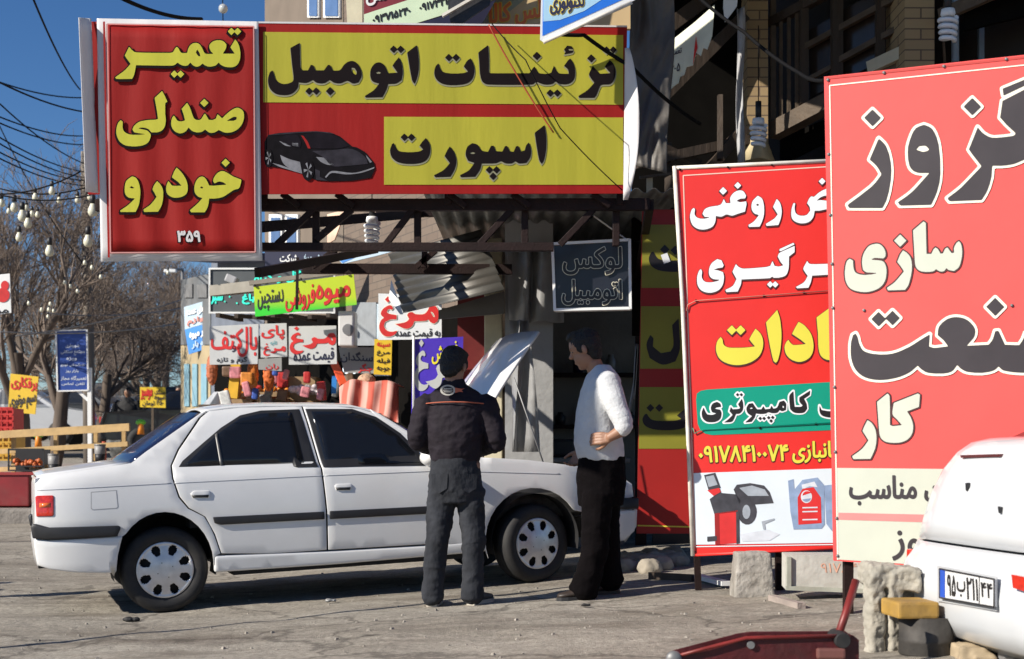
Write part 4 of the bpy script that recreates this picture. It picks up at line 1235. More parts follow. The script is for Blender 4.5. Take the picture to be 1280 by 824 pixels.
# seats and wheel dimly seen through the glass
seatm = mat('dark grey seat cloth', (0.06, 0.06, 0.065), 0.9)
R3 = CR.M.to_3x3()
for x_, ys in ((-0.10, (-0.36, 0.36)), (-0.95, (-0.36, 0.36))):
    for y_ in ys:
        Mr = R3 @ Matrix.Rotation(rad(-14), 3, 'Y')
        st_ = MB().bbox(CR.w((x_, y_, 0.93)), (0.14, 0.46, 0.34), Mr, 0.05).build('seat', seatm, car)
        MB().bbox(CR.w((x_ - 0.055, y_, 1.16)), (0.09, 0.26, 0.15), Mr, 0.035).build('headrest', seatm, st_)
MB().tube([CR.w((0.42 + 0.06 * math.sin(a), 0.36 + 0.18 * math.cos(a), 0.93 + 0.17 * math.sin(a))) for a in np.linspace(0, 2 * math.pi, 25)], 0.014, 6).build('steering_wheel', M['plastic_black'], car)
MB().bbox(CR.w((0.80, 0, 0.86)), (0.42, 1.38, 0.16), R3, 0.04).build('dashboard', M['plastic_black'], car)
# ------------------------------------------------------------------ people
M['skin'] = mat('tanned skin', (0.30, 0.155, 0.095), 0.5, 0, 0.08, 20, 0.1, 120)
M['hair'] = mat('black hair', (0.004, 0.0035, 0.0035), 0.6, 0, 0.3, 60, 0.6, 120)
M['jacket'] = mat('charcoal work jacket', (0.017, 0.013, 0.018), 0.8, 0, 0.2, 10, 0.35, 22, spec=0.2)
M['denim'] = mat('grey worn denim', (0.030, 0.032, 0.038), 0.9, 0, 0.3, 8, 0.5, 28, spec=0.15, stretch=(1, 1, 0.6))
M['sweater'] = mat('white knitted sweater', (0.54, 0.55, 0.56), 0.85, 0, 0.05, 20, 0.3, 60)
M['blacktr'] = mat('black trousers', (0.004, 0.003, 0.0035), 0.95, 0, 0.2, 10, 0.4, 20, spec=0.08)
M['shoe'] = mat('brown black leather', (0.035, 0.024, 0.018), 0.5, 0, 0.3, 25)
M['trainer'] = mat('dark trainer', (0.05, 0.048, 0.045), 0.6, 0, 0.3, 25)
M['sole'] = mat('pale rubber sole', (0.42, 0.38, 0.32), 0.8, 0, 0.2, 20)
M['eye'] = mat('dark eye', (0.10, 0.08, 0.07), 0.2, var=0)
M['orange_pipe'] = mat('orange piping', (0.42, 0.10, 0.05), 0.7, var=0.1)

def ell_rings(mb, rings, n=20):
    """closed tube through elliptical rings: (centre, rx, ry, axis angle)"""
    vs_ = []
    for (c, rx, ry, an) in rings:
        for k in range(n):
            a = 2 * math.pi * k / n
            x, y = rx * math.cos(a), ry * math.sin(a)
            vs_.append(Vector(c) + Vector((x * math.cos(an) - y * math.sin(an), x * math.sin(an) + y * math.cos(an), 0)))
    fs = []
    N = len(rings)
    for i in range(N - 1):
        for k in range(n):
            fs.append((i * n + k, i * n + (k + 1) % n, (i + 1) * n + (k + 1) % n, (i + 1) * n + k))
    fs.append(tuple(reversed(range(n)))); fs.append(tuple((N - 1) * n + k for k in range(n)))
    mb.add(vs_, fs, True)

def limb(mb, pts, rs, n=14):
    """rounded tapering tube"""
    P = [Vector(p) for p in pts]
    a = P[0] - (P[1] - P[0]).normalized() * rs[0] * 0.6
    b = P[-1] + (P[-1] - P[-2]).normalized() * rs[-1] * 0.6
    mb.tube([a] + P + [b], [rs[0] * 0.55] + list(rs) + [rs[-1] * 0.55], n)

def weld(name, mb, m, parent, voxel=0.008, smooth=3, wr=0.0, wscale=9.0, wst=(1, 1, 1), seed=0.0):
    """union of overlapping closed shapes into ONE continuous skin; wr = cloth wrinkle depth"""
    me = bpy.data.meshes.new('tmp')
    me.from_pydata([tuple(p) for p in mb.v], [], mb.f)
    bm = bmesh.new(); bm.from_mesh(me); bmesh.ops.recalc_face_normals(bm, faces=bm.faces); bm.to_mesh(me); bm.free()
    o = bpy.data.objects.new('tmp', me); COL.objects.link(o)
    r_ = o.modifiers.new('r', 'REMESH'); r_.mode = 'VOXEL'; r_.voxel_size = voxel
    s_ = o.modifiers.new('s', 'SMOOTH'); s_.iterations = smooth; s_.factor = 0.5
    dg = bpy.context.evaluated_depsgraph_get(); dg.update()
    me2 = bpy.data.meshes.new_from_object(o.evaluated_get(dg))
    bpy.data.objects.remove(o); bpy.data.meshes.remove(me)
    if wr:
        nrm = [v.normal.copy() for v in me2.vertices]
        for v, nn in zip(me2.vertices, nrm):
            q = Vector((v.co.x * wst[0], v.co.y * wst[1], v.co.z * wst[2])) * wscale + Vector((seed, seed, seed))
            k = mnoise.fractal(q, 0.8, 2.0, 4)
            ridge = 1 - abs(mnoise.noise(q * 1.3)) * 2
            v.co += nn * wr * (0.55 * k + 0.45 * ridge)
    org = root_loc(parent)
    for v in me2.vertices: v.co -= org
    me2.name = name
    for p in me2.polygons: p.use_smooth = True
    me2.materials.clear(); me2.materials.append(m)
    ob = bpy.data.objects.new(name, me2); COL.objects.link(ob); ob.parent = parent
    return ob

def head(mb, hairs, eyes, c, yaw, pitch, s=1.0):
    """head with face; c = centre of skull, facing local +x turned by yaw about z, pitched down by pitch"""
    R = Matrix.Rotation(yaw, 3, 'Z') @ Matrix.Rotation(pitch, 3, 'Y')
    T = lambda x, y, z: Vector(c) + R @ Vector((x * s, y * s, z * s))
    mb.ball(T(0, 0, 0.03), (0.098 * s, 0.078 * s, 0.092 * s), 20, 14, R)
    mb.ball(T(0.022, 0, -0.045), (0.070 * s, 0.062 * s, 0.078 * s), 18, 12, R)
    mb.ball(T(0.055, 0, -0.098), (0.028 * s, 0.032 * s, 0.024 * s), 12, 8, R)          # chin
    limb(mb, [T(0.086, 0, 0.012), T(0.106, 0, -0.022)], [0.009 * s, 0.016 * s], 10)      # nose
    mb.ball(T(0.084, 0, -0.066), (0.012 * s, 0.026 * s, 0.010 * s), 10, 6, R)          # lips
    mb.ball(T(0.085, 0.0, 0.026), (0.012 * s, 0.055 * s, 0.012 * s), 12, 6, R)         # brow
    for k in (-1, 1):
        mb.ball(T(-0.005, k * 0.082, -0.012), (0.018 * s, 0.011 * s, 0.032 * s), 10, 8, R)  # ears
        eyes.ball(T(0.074, k * 0.031, 0.004), (0.011 * s, 0.014 * s, 0.007 * s), 10, 6, R)
    hairs.ball(T(-0.014, 0, 0.046), (0.100 * s, 0.086 * s, 0.086 * s), 20, 12, R)
    hairs.ball(T(-0.040, 0, 0.010), (0.068 * s, 0.080 * s, 0.085 * s), 20, 12, R)
    hairs.ball(T(-0.048, 0, -0.050), (0.045 * s, 0.058 * s, 0.045 * s), 16, 10, R)
    hairs.ball(T(0.035, 0, 0.098), (0.060 * s, 0.070 * s, 0.034 * s), 16, 10, R)
    for k in (-1, 1): hairs.ball(T(0.015, k * 0.072, 0.02), (0.03 * s, 0.014 * s, 0.045 * s), 10, 8, R)

def hand(mb, wrist, fwd, palm_n, thumb_side, curl=0.6, s=1.0):
    """palm with four unequal fingers and a thumb; fwd = towards the knuckles, palm_n = out of the palm"""
    f = Vector(fwd).normalized(); n = Vector(palm_n); n = (n - f * n.dot(f)).normalized(); t = f.cross(n) * thumb_side
    W = Vector(wrist)
    L = lambda a, b, c: W + f * a * s + t * b * s + n * c * s
    for b in (-0.028, -0.010, 0.010, 0.028):
        limb(mb, [L(-0.005, b * 0.6, 0), L(0.045, b, -0.004), L(0.088, b * 1.05, 0)], [0.017 * s, 0.016 * s, 0.0125 * s], 8)
    for b, ln in ((-0.032, 0.060), (-0.011, 0.076), (0.010, 0.082), (0.031, 0.072)):
        p = L(0.086, b, 0.0); pts = [p]; a = 0.25 * curl
        for seg in (0.44, 0.32, 0.24):
            a += curl * 0.75
            p = p + (f * math.cos(a) + n * math.sin(a)) * ln * seg * s
            pts.append(p)
        limb(mb, pts, [0.0098 * s, 0.009 * s, 0.0082 * s, 0.0072 * s], 8)
    limb(mb, [L(0.012, 0.026, 0.006), L(0.040, 0.052, 0.016), L(0.068, 0.062, 0.026), L(0.090, 0.062, 0.036)], [0.015 * s, 0.0125 * s, 0.0105 * s, 0.009 * s], 8)

# ---- man seen from behind, in the charcoal jacket
sc1 = 193.0
Y1 = 8.79
F0 = on_ground(567, Y1)
p1 = thing('person', 'man seen from behind in a charcoal jacket with orange piping and grey jeans', 'person', F0)
K = lambda px, py, dy=0.0: at(px, py, Y1) + Vector((0, dy, 0))
body = MB(); hairs = MB(); eyes = MB()
hc_ = K(567, 458, 0.02)
head(body, hairs, eyes, hc_, rad(68), rad(22), 1.0)
limb(body, [K(567, 505, 0.0), K(567, 475, 0.01)], [0.062, 0.056])
ell_rings(body, [(K(569, 572), 0.13, 0.10, 0), (K(570, 540), 0.14, 0.10, 0), (K(570, 505), 0.15, 0.09, 0)])
sh_l, sh_r = K(533, 502, 0.0), K(607, 502, 0.0)
el_l, el_r = K(521, 550, -0.01), K(621, 552, -0.02)
wr_l, wr_r = K(541, 561, 0.24), K(598, 563, 0.24)
for a, b, c in ((sh_l, el_l, wr_l), (sh_r, el_r, wr_r)):
    limb(body, [a, b], [0.045, 0.038]); limb(body, [b, c], [0.038, 0.027])
hand(body, wr_l, (0.75, 0.6, 0.0), (0.6, -0.75, 0.1), 1, 0.8); hand(body, wr_r, (-0.75, 0.6, 0.05), (-0.6, -0.75, 0.1), -1, 0.8)
for x0_, x1_, x2_ in ((556, 549, 541), (585, 589, 591)):
    limb(body, [K(x0_, 580), K(x1_, 675, -0.01), K(x2_, 745, 0.0)], [0.08, 0.05, 0.035])
weld('body', body, M['skin'], p1, 0.0055, 3)
hm = weld('hair', hairs, M['hair'], p1, 0.006, 2, wr=0.007, wscale=45)
eyes.build('eyes', M['eye'], p1)
j = MB()
ell_rings(j, [(K(569, 577), 0.150, 0.120, 0), (K(569, 571), 0.158, 0.128, 0), (K(569, 560), 0.170, 0.138, 0), (K(569, 545), 0.182, 0.145, 0), (K(569, 525), 0.195, 0.140, 0), (K(569, 508, 0.0), 0.205, 0.125, 0), (K(569, 495, 0.01), 0.185, 0.105, 0), (K(568, 486, 0.02), 0.115, 0.085, 0), (K(567, 480, 0.025), 0.075, 0.072, 0), (K(567, 474, 0.03), 0.070, 0.068, 0)], 28)
for a, b, c in ((sh_l, el_l, wr_l), (sh_r, el_r, wr_r)):
    limb(j, [a + Vector((0.01 if a.x < 0 - 0.4 else -0.01, 0, -0.012)), a.lerp(b, 0.5), b], [0.085, 0.074, 0.064], 16)
    limb(j, [b, b.lerp(c, 0.5), b.lerp(c, 0.93)], [0.064, 0.057, 0.046], 16)
weld('jacket', j, M['jacket'], p1, 0.008, 4, wr=0.011, wscale=8, wst=(1, 1, 1.6), seed=3.1)
t = MB()
ell_rings(t, [(K(569, 572), 0.150, 0.118, 0), (K(569, 590), 0.165, 0.130, 0), (K(569, 612), 0.170, 0.130, 0), (K(570, 628), 0.165, 0.115, 0)], 24)
limb(t, [K(553, 615), K(551, 640), K(547, 675, -0.015), K(543, 710, 0.0), K(540, 748, 0.01)], [0.096, 0.086, 0.074, 0.067, 0.070], 18)
limb(t, [K(587, 615), K(589, 640), K(592, 675, -0.015), K(591, 710, 0.0), K(590, 748, 0.01)], [0.096, 0.086, 0.074, 0.067, 0.072], 18)
weld('trousers', t, M['denim'], p1, 0.008, 3, wr=0.014, wscale=7, wst=(1, 1, 1.4), seed=8.2)
# back pockets, piping and round badge on the back
JB = Board(569, Y1, 0)
def back_off(py): return 0.155
mb = MB()
pl = []
for px_ in np.linspace(531, 610, 22):
    u_ = (px_ - 569) / 41.0
    depth = 0.148 * math.sqrt(max(0.0, 1 - (u_ * 0.92) ** 2)) - 0.006
    pl.append(at(px_, 503.5 + 2.2 * abs(u_) ** 2, Y1) + Vector((0, -depth, 0)))
MB().tube(pl, 0.0042, 6).build('piping', M['orange_pipe'], p1)
def on_back(px_, py, off=0.0):
    u_ = (px_ - 569) / 41.0
    return at(px_, py, Y1) + Vector((0, -(0.131 * math.sqrt(max(0, 1 - (u_ * 0.9) ** 2)) + off) - 0.010, 0))
for (rx, ry, mm, k) in ((9.5, 6.6, mat('badge white', (0.42, 0.40, 0.36), 0.7), 0.002), (6.8, 4.6, M['jacket'], 0.0045)):
    mb = MB(); n = 24
    mb.add([on_back(561 + rx * math.cos(2 * math.pi * q / n), 489 - ry * math.sin(2 * math.pi * q / n), k) for q in range(n)], [list(range(n))])
    mb.build('badge', mm, p1)
mb = MB()
for k, (y_, a, b) in enumerate(((486.6, 556, 566), (488.6, 555, 567), (490.6, 556, 566))):
    mb.add([on_back(a, y_, .006), on_back(b, y_, .006), on_back(b, y_ + 1, .006), on_back(a, y_ + 1, .006)], [(0, 1, 2, 3)])
mb.build('badge', mat('badge stripe', (0.42, 0.40, 0.36), 0.7), p1)
mb = MB(); mb.add([on_back(x_, y_, .003) for (x_, y_) in ((570, 486), (578, 487.5), (582, 486.5), (578, 489), (580, 491.5), (575, 491), (570, 492.5))], [list(range(7))])
mb.build('badge', M['orange_pipe'], p1)
mb = MB()
for x0_ in (551, 587):
    mb = MB()
    pts = [(x0_ - 11, 592), (x0_ + 10, 592), (x0_ + 9, 610), (x0_ - 0.5, 616), (x0_ - 10, 610)]
    V_ = [at(x_, y_, Y1) + Vector((0, -(0.137 * math.sqrt(max(0, 1 - ((x_ - 569) / 38.0) ** 2)) + 0.004), 0)) for (x_, y_) in pts]
    mb.prism(V_, (0, 0.004, 0)); mb.build('back_pocket', M['denim'], p1)
def shoe(parent, toe, heel, m, w=0.046, sole=True):
    toe, heel = Vector(toe), Vector(heel)
    d = (toe - heel); L = d.length; d.normalize()
    up = Vector((0, 0, 1))
    prof = [(0.0, 0.62, 0.075), (0.12, 0.85, 0.092), (0.3, 0.82, 0.085), (0.5, 0.92, 0.062), (0.72, 1.05, 0.048), (0.9, 0.85, 0.040), (1.0, 0.35, 0.03)]
    q = d.cross(up).normalized()
    vs_ = []; n = 14
    for (u, ww, h) in prof:
        for k in range(n):
            a = 2 * math.pi * k / n
            zz = math.sin(a)
            vs_.append(heel + d * (u * L) + q * (math.cos(a) * w * ww) + up * (0.014 + h / 2 + zz * h / 2))
    fs = []
    for i in range(len(prof) - 1):
        for k in range(n):
            fs.append((i * n + k, i * n + (k + 1) % n, (i + 1) * n + (k + 1) % n, (i + 1) * n + k))
    fs += [tuple(reversed(range(n))), tuple((len(prof) - 1) * n + k for k in range(n))]
    o = MB().add(vs_, fs, True).build('shoe', m, parent, sub=1)
    if sole:
        pl = []
        for sgn in (1, -1):
            seq = prof if sgn == 1 else list(reversed(prof))
            for (u, ww, h) in seq:
                pl.append(heel + d * (u * L) + q * (sgn * w * ww * 1.03))
        MB().prism(pl, (0, 0, 0.024)).build('sole', M['sole'] if m is M['trainer'] else M['plastic_black'], o)
    return o
for (tx, ty, hx_, hy_) in ((546, 750, 540, 757), (614, 752, 588, 757)):
    hl = on_ground(hx_, Y1 - 0.02); to = on_ground(tx, Y1 + (0.24 if tx < 560 else 0.20))
    hl.z += g_bump(hl.x, hl.y); to.z += g_bump(to.x, to.y)
    shoe(p1, to, hl, M['trainer'])

# ---- man in profile, white sweater, hand on hip
Y2 = 8.91
F2 = on_ground(748, Y2)
p2 = thing('person', 'man in white sweater and black trousers, in profile with one hand on his hip', 'person', F2)
K = lambda px, py, dy=0.0: at(px, py, Y2) + Vector((0, dy, 0))
body = MB(); hairs = MB(); eyes = MB()
head(body, hairs, eyes, K(732, 436, 0.03), rad(166), rad(20), 1.03)
limb(body, [K(752, 475, 0.04), K(741, 452, 0.03)], [0.062, 0.056])
ell_rings(body, [(K(752, 570, .04), 0.12, 0.13, 0), (K(748, 530, .04), 0.12, 0.14, 0), (K(752, 490, .04), 0.11, 0.15, 0)])
shl = K(757, 477, -0.12); ell = K(777, 537, -0.20); wrl = K(758, 548, -0.185)
shr = K(752, 477, 0.22); elr = K(752, 535, 0.26); wrr = K(728, 565, 0.20)
limb(body, [shl, ell], [0.048, 0.042]); limb(body, [ell, wrl], [0.043, 0.029])
limb(body, [shr, elr], [0.048, 0.042]); limb(body, [elr, wrr], [0.043, 0.029])
hand(body, wrl, (-0.9, 0.28, -0.05), (0.25, 0.9, -0.15), 1, 0.55, 1.0); hand(body, wrr, (-0.5, -0.2, -0.8), (-0.6, -0.6, 0), 1, 0.6)
limb(body, [K(750, 585, 0.0), K(745, 660, -0.03), K(738, 735, -0.03)], [0.08, 0.05, 0.035]); limb(body, [K(756, 585, 0.1), K(758, 660, 0.1), K(764, 728, 0.12)], [0.08, 0.05, 0.035])
weld('body', body, M['skin'], p2, 0.0052, 2)
weld('hair', hairs, M['hair'], p2, 0.006, 2, wr=0.007, wscale=45)
eyes.build('eyes', M['eye'], p2)
j = MB()
ell_rings(j, [(K(752, 576, .04), 0.145, 0.155, 0), (K(751, 569, .04), 0.155, 0.165, 0), (K(749, 555, .04), 0.160, 0.168, 0), (K(748, 535, .04), 0.155, 0.168, 0), (K(748, 512, .04), 0.142, 0.175, 0), (K(751, 490, .04), 0.130, 0.19, 0), (K(754, 474, .05), 0.118, 0.18, 0), (K(753, 463, .05), 0.085, 0.12, 0), (K(750, 456, .05), 0.068, 0.075, 0)], 28)
limb(j, [shl + Vector((0, 0.03, -0.005)), shl.lerp(ell, 0.45), ell + Vector((0.0, 0, 0.03))], [0.088, 0.074, 0.062], 16)
limb(j, [ell + Vector((0, 0, 0.03)), ell + Vector((-0.012, 0.0, -0.012))], [0.060, 0.052], 16)
limb(j, [shr + Vector((0, -0.03, -0.005)), shr.lerp(elr, 0.5), elr], [0.088, 0.074, 0.062], 16); limb(j, [elr, elr.lerp(wrr, 0.85)], [0.06, 0.045], 16)
weld('sweater', j, M['sweater'], p2, 0.008, 5, wr=0.006, wscale=5, wst=(1, 1, 1.7), seed=5.5)
t = MB()
ell_rings(t, [(K(752, 570, .04), 0.152, 0.150, 0), (K(752, 592, .04), 0.160, 0.160, 0), (K(752, 615, .04), 0.158, 0.160, 0), (K(752, 632, .04), 0.150, 0.145, 0)], 24)
limb(t, [K(747, 618, -0.04), K(745, 650, -0.05), K(743, 685, -0.05), K(736, 715, -0.04), K(728, 739, -0.03)], [0.105, 0.095, 0.088, 0.088, 0.095], 18)
limb(t, [K(757, 618, 0.12), K(758, 650, 0.12), K(760, 685, 0.12), K(763, 715, 0.13), K(765, 729, 0.14)], [0.105, 0.095, 0.085, 0.085, 0.09], 18)
weld('trousers', t, M['blacktr'], p2, 0.008, 3, wr=0.010, wscale=7, wst=(1, 1, 1.3), seed=1.2)
for (tp, hp) in (((696, Y2 - 0.06), (742, Y2 - 0.03)), ((728, Y2 + 0.14), (774, Y2 + 0.17))):
    to = on_ground(*tp); hl = on_ground(*hp)
    to.z += g_bump(to.x, to.y); hl.z += g_bump(hl.x, hl.y)
    shoe(p2, to, hl, M['shoe'])
# ------------------------------------------------------------------ signboards on the right
M['sg_red'] = mat('bright red vinyl', (0.70, 0.028, 0.022), 0.42, 0, 0.04, 2, 0.08, 7)
M['sg_pink'] = mat('pinkish red vinyl', (0.80, 0.090, 0.080), 0.45, 0, 0.05, 1.5, 0.10, 5)  # red paled to give the overexposed look of the sunlit face
M['sg_white'] = mat('white vinyl', (0.80, 0.83, 0.86), 0.45, 0, 0.03, 3)
M['sg_yel'] = mat('yellow lettering vinyl', (0.72, 0.66, 0.07), 0.45, 0, 0.04, 3)
M['sg_green'] = mat('teal green vinyl', (0.0, 0.30, 0.20), 0.42, 0, 0.05, 3)
M['sg_line'] = mat('pale line vinyl', (0.85, 0.55, 0.45), 0.45, 0, 0.03)
M['sg_cream'] = mat('cream halo vinyl', (0.84, 0.80, 0.66), 0.45, 0, 0.03, 3)
M['sg_brown'] = mat('dark letter edge', (0.07, 0.025, 0.025), 0.5, 0, 0.05)
SM = Board(940, 8.9, 8)
r = thing('service_sign', 'red signboard with white and yellow lettering above a picture of a wheel balancer', 'sign', SM.P(950, 695))
slab(SM, [(844, 211), (1085, 200), (1100, 684), (867, 695)], M['sg_red'], 0.03, r)
M['sg_p'] = M['sg_line']
strip(SM, [(869, 683), (854, 219.5), (1075, 206)], 1.3, M['sg_p'], 0.002, r, 'border')
for W, mm, ol in ((W_ROGHANI, 'sg_white', 0.5), (W_GIRI, 'sg_white', 0.5), (W_ADAT, 'sg_yel', 0.5)):
    letters(SM, word(W), M[mm], 0.004, r, outline=[(ol, M['sg_brown'], (0, 0)), (ol, M['sg_brown'], (-0.5, 1.5))])
gp = [(870, 500), (871, 492), (876, 488.5), (884, 487), (1080, 475), (1082, 536), (890, 544), (881, 542), (875, 537), (872, 530)]
panel(SM, gp, M['sg_green'], 0.003, r)
letters(SM, word(W_KAMP), M['black'], 0.005, r, outline=[(2.0, M['sg_white'], (0, 0))])
letters(SM, font_loops('۰۹۱۷۸۴۱۰۰۷۴', (874, 557, 985, 577), -0.02), M['sg_yel'], 0.004, r, bold=0.7, outline=[(0.5, M['sg_brown'], (-0.3, 0.7))])
letters(SM, font_loops('جانبازی', (991, 552, 1052, 578), -0.02), M['sg_yel'], 0.004, r, bold=0.7, outline=[(0.5, M['sg_brown'], (-0.3, 0.7))])
panel(SM, [(867, 591.5), (1090, 584), (1091, 678), (870, 681)], mat('pale picture print', (0.68, 0.76, 0.82), 0.45, 0, 0.06, 3), 0.003, r, 'picture')
strip(SM, [(870, 683.5), (1091, 680)], 1.2, M['sg_white'], 0.004, r, 'border')
# picture: wheel balancer
pr = lambda pts, m, off=0.005: panel(SM, pts, m, off, r, 'machine_picture')
mR = mat('picture red', (0.62, 0.03, 0.03), 0.45, 0, 0.1, 14); mK = mat('picture charcoal', (0.05, 0.05, 0.06), 0.45, 0, 0.3, 20)
mG = mat('picture grey', (0.33, 0.37, 0.42), 0.45, 0, 0.15, 20); mB = mat('picture steel blue', (0.24, 0.33, 0.50), 0.45, 0, 0.2, 16); mL = mat('picture pale', (0.62, 0.66, 0.72), 0.45, 0, 0.1, 16)
pr([(893, 642), (922, 638), (924, 679), (894, 681)], mR); pr([(893, 642), (899, 641), (900, 681), (894, 681)], mat('picture dark red', (0.3, 0.015, 0.015), 0.45), 0.0055)
pr([(920, 640), (924, 639), (924.5, 679), (920.5, 680)], mK, 0.006)
pr([(887, 624), (898, 616), (920, 618), (926, 626), (922, 640), (893, 643)], mK); pr([(880, 594), (894, 591), (901, 610), (886, 614)], mK)
pr([(882, 596), (892, 594), (897, 606), (886, 609)], mG, 0.006); pr([(884, 613), (899, 610), (901, 615), (892, 620)], mR, 0.006)
pr([(896, 612), (900, 611), (903, 620), (898, 620)], mK, 0.0052)
pr([(917, 612), (921, 606), (938, 604), (955, 607), (962, 615), (967, 629), (940, 631), (926, 634)], mK); pr([(924, 610), (940, 607), (956, 612), (961, 620), (935, 620)], mG, 0.006)
pr([(922 + 12 * math.cos(a) + 12, 640 + 16 * math.sin(a)) for a in np.linspace(0, 6.0, 18)], mK, 0.0045); pr([(926 + 5 * math.cos(a) + 7, 640 + 9 * math.sin(a)) for a in np.linspace(0, 6.0, 14)], mG, 0.0062)
pr([(925, 668), (960, 662), (975, 668), (962, 676), (928, 677)], mL); pr([(884, 671), (896, 670), (896, 676), (884, 677)], mK, 0.0064); pr([(952, 652), (968, 648), (968, 650), (956, 655), (957, 662), (954, 662)], mG, 0.006)
# oil can
pr([(985, 601), (992, 599), (993, 612), (1003, 600), (1022, 597), (1030, 606), (1031, 656), (1027, 661), (992, 662), (988, 640)], mB)
pr([(1002, 606), (1018, 602), (1022, 609), (1012, 608), (1003, 612)], mL, 0.006)
pr([(997, 622), (1003, 611), (1017, 609), (1026, 622), (1027, 654), (998, 656)], mR, 0.006)
pr([(1008 + 7 * math.cos(a), 621 + 8 * math.sin(a)) for a in np.linspace(0, 6.0, 18)], mL, 0.0065); pr([(1008 + 6 * math.cos(a), 621 + 6.5 * math.sin(a)) for a in np.linspace(0.3, 2.6, 9)], mB, 0.007); pr([(1009 + 6 * math.cos(a), 620 + 6 * math.sin(a)) for a in np.linspace(3.2, 5.6, 9)], mR, 0.0072)
for y_ in (634, 639, 649): pr([(1003, y_), (1022, y_ - .5), (1022, y_ + 1.2), (1003, y_ + 1.6)], mL, 0.007)
pr([(1030, 607), (1040, 606), (1060, 610), (1060, 660), (1040, 664), (1033, 655)], mB, 0.0048)
# tube frame, stitching line and grommets
MB().tube([SM.P(843, 208, 0.005), SM.P(853, 375, 0.012), SM.P(860, 540, 0.012), SM.P(866, 695, 0.005)], 0.014, 8).build('frame', M['steel_white'], r)
MB().tube([SM.P(843, 210, 0.0), SM.P(1085, 199, 0.0)], 0.013, 8).build('frame', M['steel_white'], r)
MB().tube([SM.P(867, 694, 0.0), SM.P(1095, 683, 0.0)], 0.010, 8).build('frame', M['sg_red'], r)
for (a, b, s_) in (((856, 380), (1070, 361), -1), ((864, 541), (1070, 527), 1)):
    pts = [SM.P(a[0] + 2, a[1] + 9 if s_ < 0 else a[1] - 6, 0.012), SM.P(a[0] + 4, a[1] + 1, 0.012), SM.P(a[0] + 14, a[1] - 4, 0.012), SM.P(b[0], b[1], 0.012)]
    MB().tube(pts, 0.0035, 6).build('seam_cord', mat('seam cord', (0.55, 0.2, 0.15), 0.6) if s_ < 0 else M['sg_green'], r)
mb = None
for (x_, y_) in ((850, 212), (910, 209), (965, 206), (1005, 357 + 9), (955, 370), (870, 376), (850, 290), (856, 398), (862, 540), (868, 690), (950, 535), (1020, 530)):
    MB().lathe(SM.P(x_, y_, 0.006), [(0.0, 0.004), (0.008, 0.004), (0.009, 0)], 10, Matrix.Rotation(rad(90), 3, 'X')).build('grommet', M['steel_dark'], r)
# feet of this sign
MB().bar(SM.P(974, 690, -0.05), on_ground(974, 8.95), 0.05, 0.05).build('post', M['steel_dark'], r)
MB().bar(SM.P(858, 420, -0.05), on_ground(873, 9.1) , 0.04, 0.04).build('post', M['steel_dark'], r)

SB = Board(1035, 7.6, 20)
r = thing('exhaust_sign', 'large pinkish red signboard with black lettering edged in cream, behind the white hatchback', 'sign', SB.P(1120, 706))
slab(SB, [(1030, 96), (1560, 38), (1560, 735), (1042, 701)], M['sg_pink'], 0.03, r)
pc = [(1046, 585), (1560, 590), (1560, 733), (1048, 699.5)]
panel(SB, pc, M['cream'], 0.002, r)
panel(SB, [(1048, 641), (1560, 652), (1560, 665), (1048, 649.5)], mat('pink band vinyl', (0.80, 0.24, 0.23), 0.45, 0, 0.04), 0.004, r)
strip(SB, [(1047, 700), (1037, 107), (1560, 52)], 1.6, M['sg_cream'], 0.0035, r, 'border')
strip(SB, [(1032, 98), (1560, 42)], 3.0, mat('deep red hem', (0.5, 0.05, 0.04), 0.5), 0.003, r, 'border')
strip(SB, [(1033, 100), (1044, 700)], 5.0, mat('red hem', (0.70, 0.075, 0.07), 0.5), 0.0031, r, 'border')
for W in (W_GOZ, W_SANAT):
    letters(SB, word(W), M['soot'], 0.005, r, outline=[(3.4, M['sg_cream'], (0, 0))], clip=1480)
for W in (W_SAZI, W_KAR):
    letters(SB, word(W), M['cream'], 0.005, r, outline=[(1.8, M['sg_brown'], (0, 0))])
letters(SB, font_loops('مناسب', (1062, 595, 1145, 631)), M['soot'], 0.005, r, bold=0.9)
letters(SB, font_loops('روز', (1116, 664, 1164, 700)), M['soot'], 0.005, r, bold=0.9)
letters(SB, font_loops('قیمت', (1156, 600, 1230, 634)), M['soot'], 0.005, r, bold=0.9)
for (x_, y_) in ((1035, 100), (1105, 91), (1180, 83), (1258, 74), (1036, 193), (1038, 269), (1040, 330), (1041, 385), (1043, 484), (1044, 565), (1046, 648), (1047, 695), (1080, 388), (1265, 382)):
    MB().lathe(SB.P(x_, y_, 0.004), [(0.0, 0.006), (0.007, 0.005), (0.010, 0)], 10, Matrix.Rotation(rad(90), 3, 'X')).build('grommet', M['steel_grey'], r)
for px_ in (1060, 1350):
    MB().bar(SB.P(px_, 690, -0.06), on_ground(px_, 7.62 if px_ < 1100 else 6.3), 0.05, 0.05).build('post', M['steel_dark'], r)

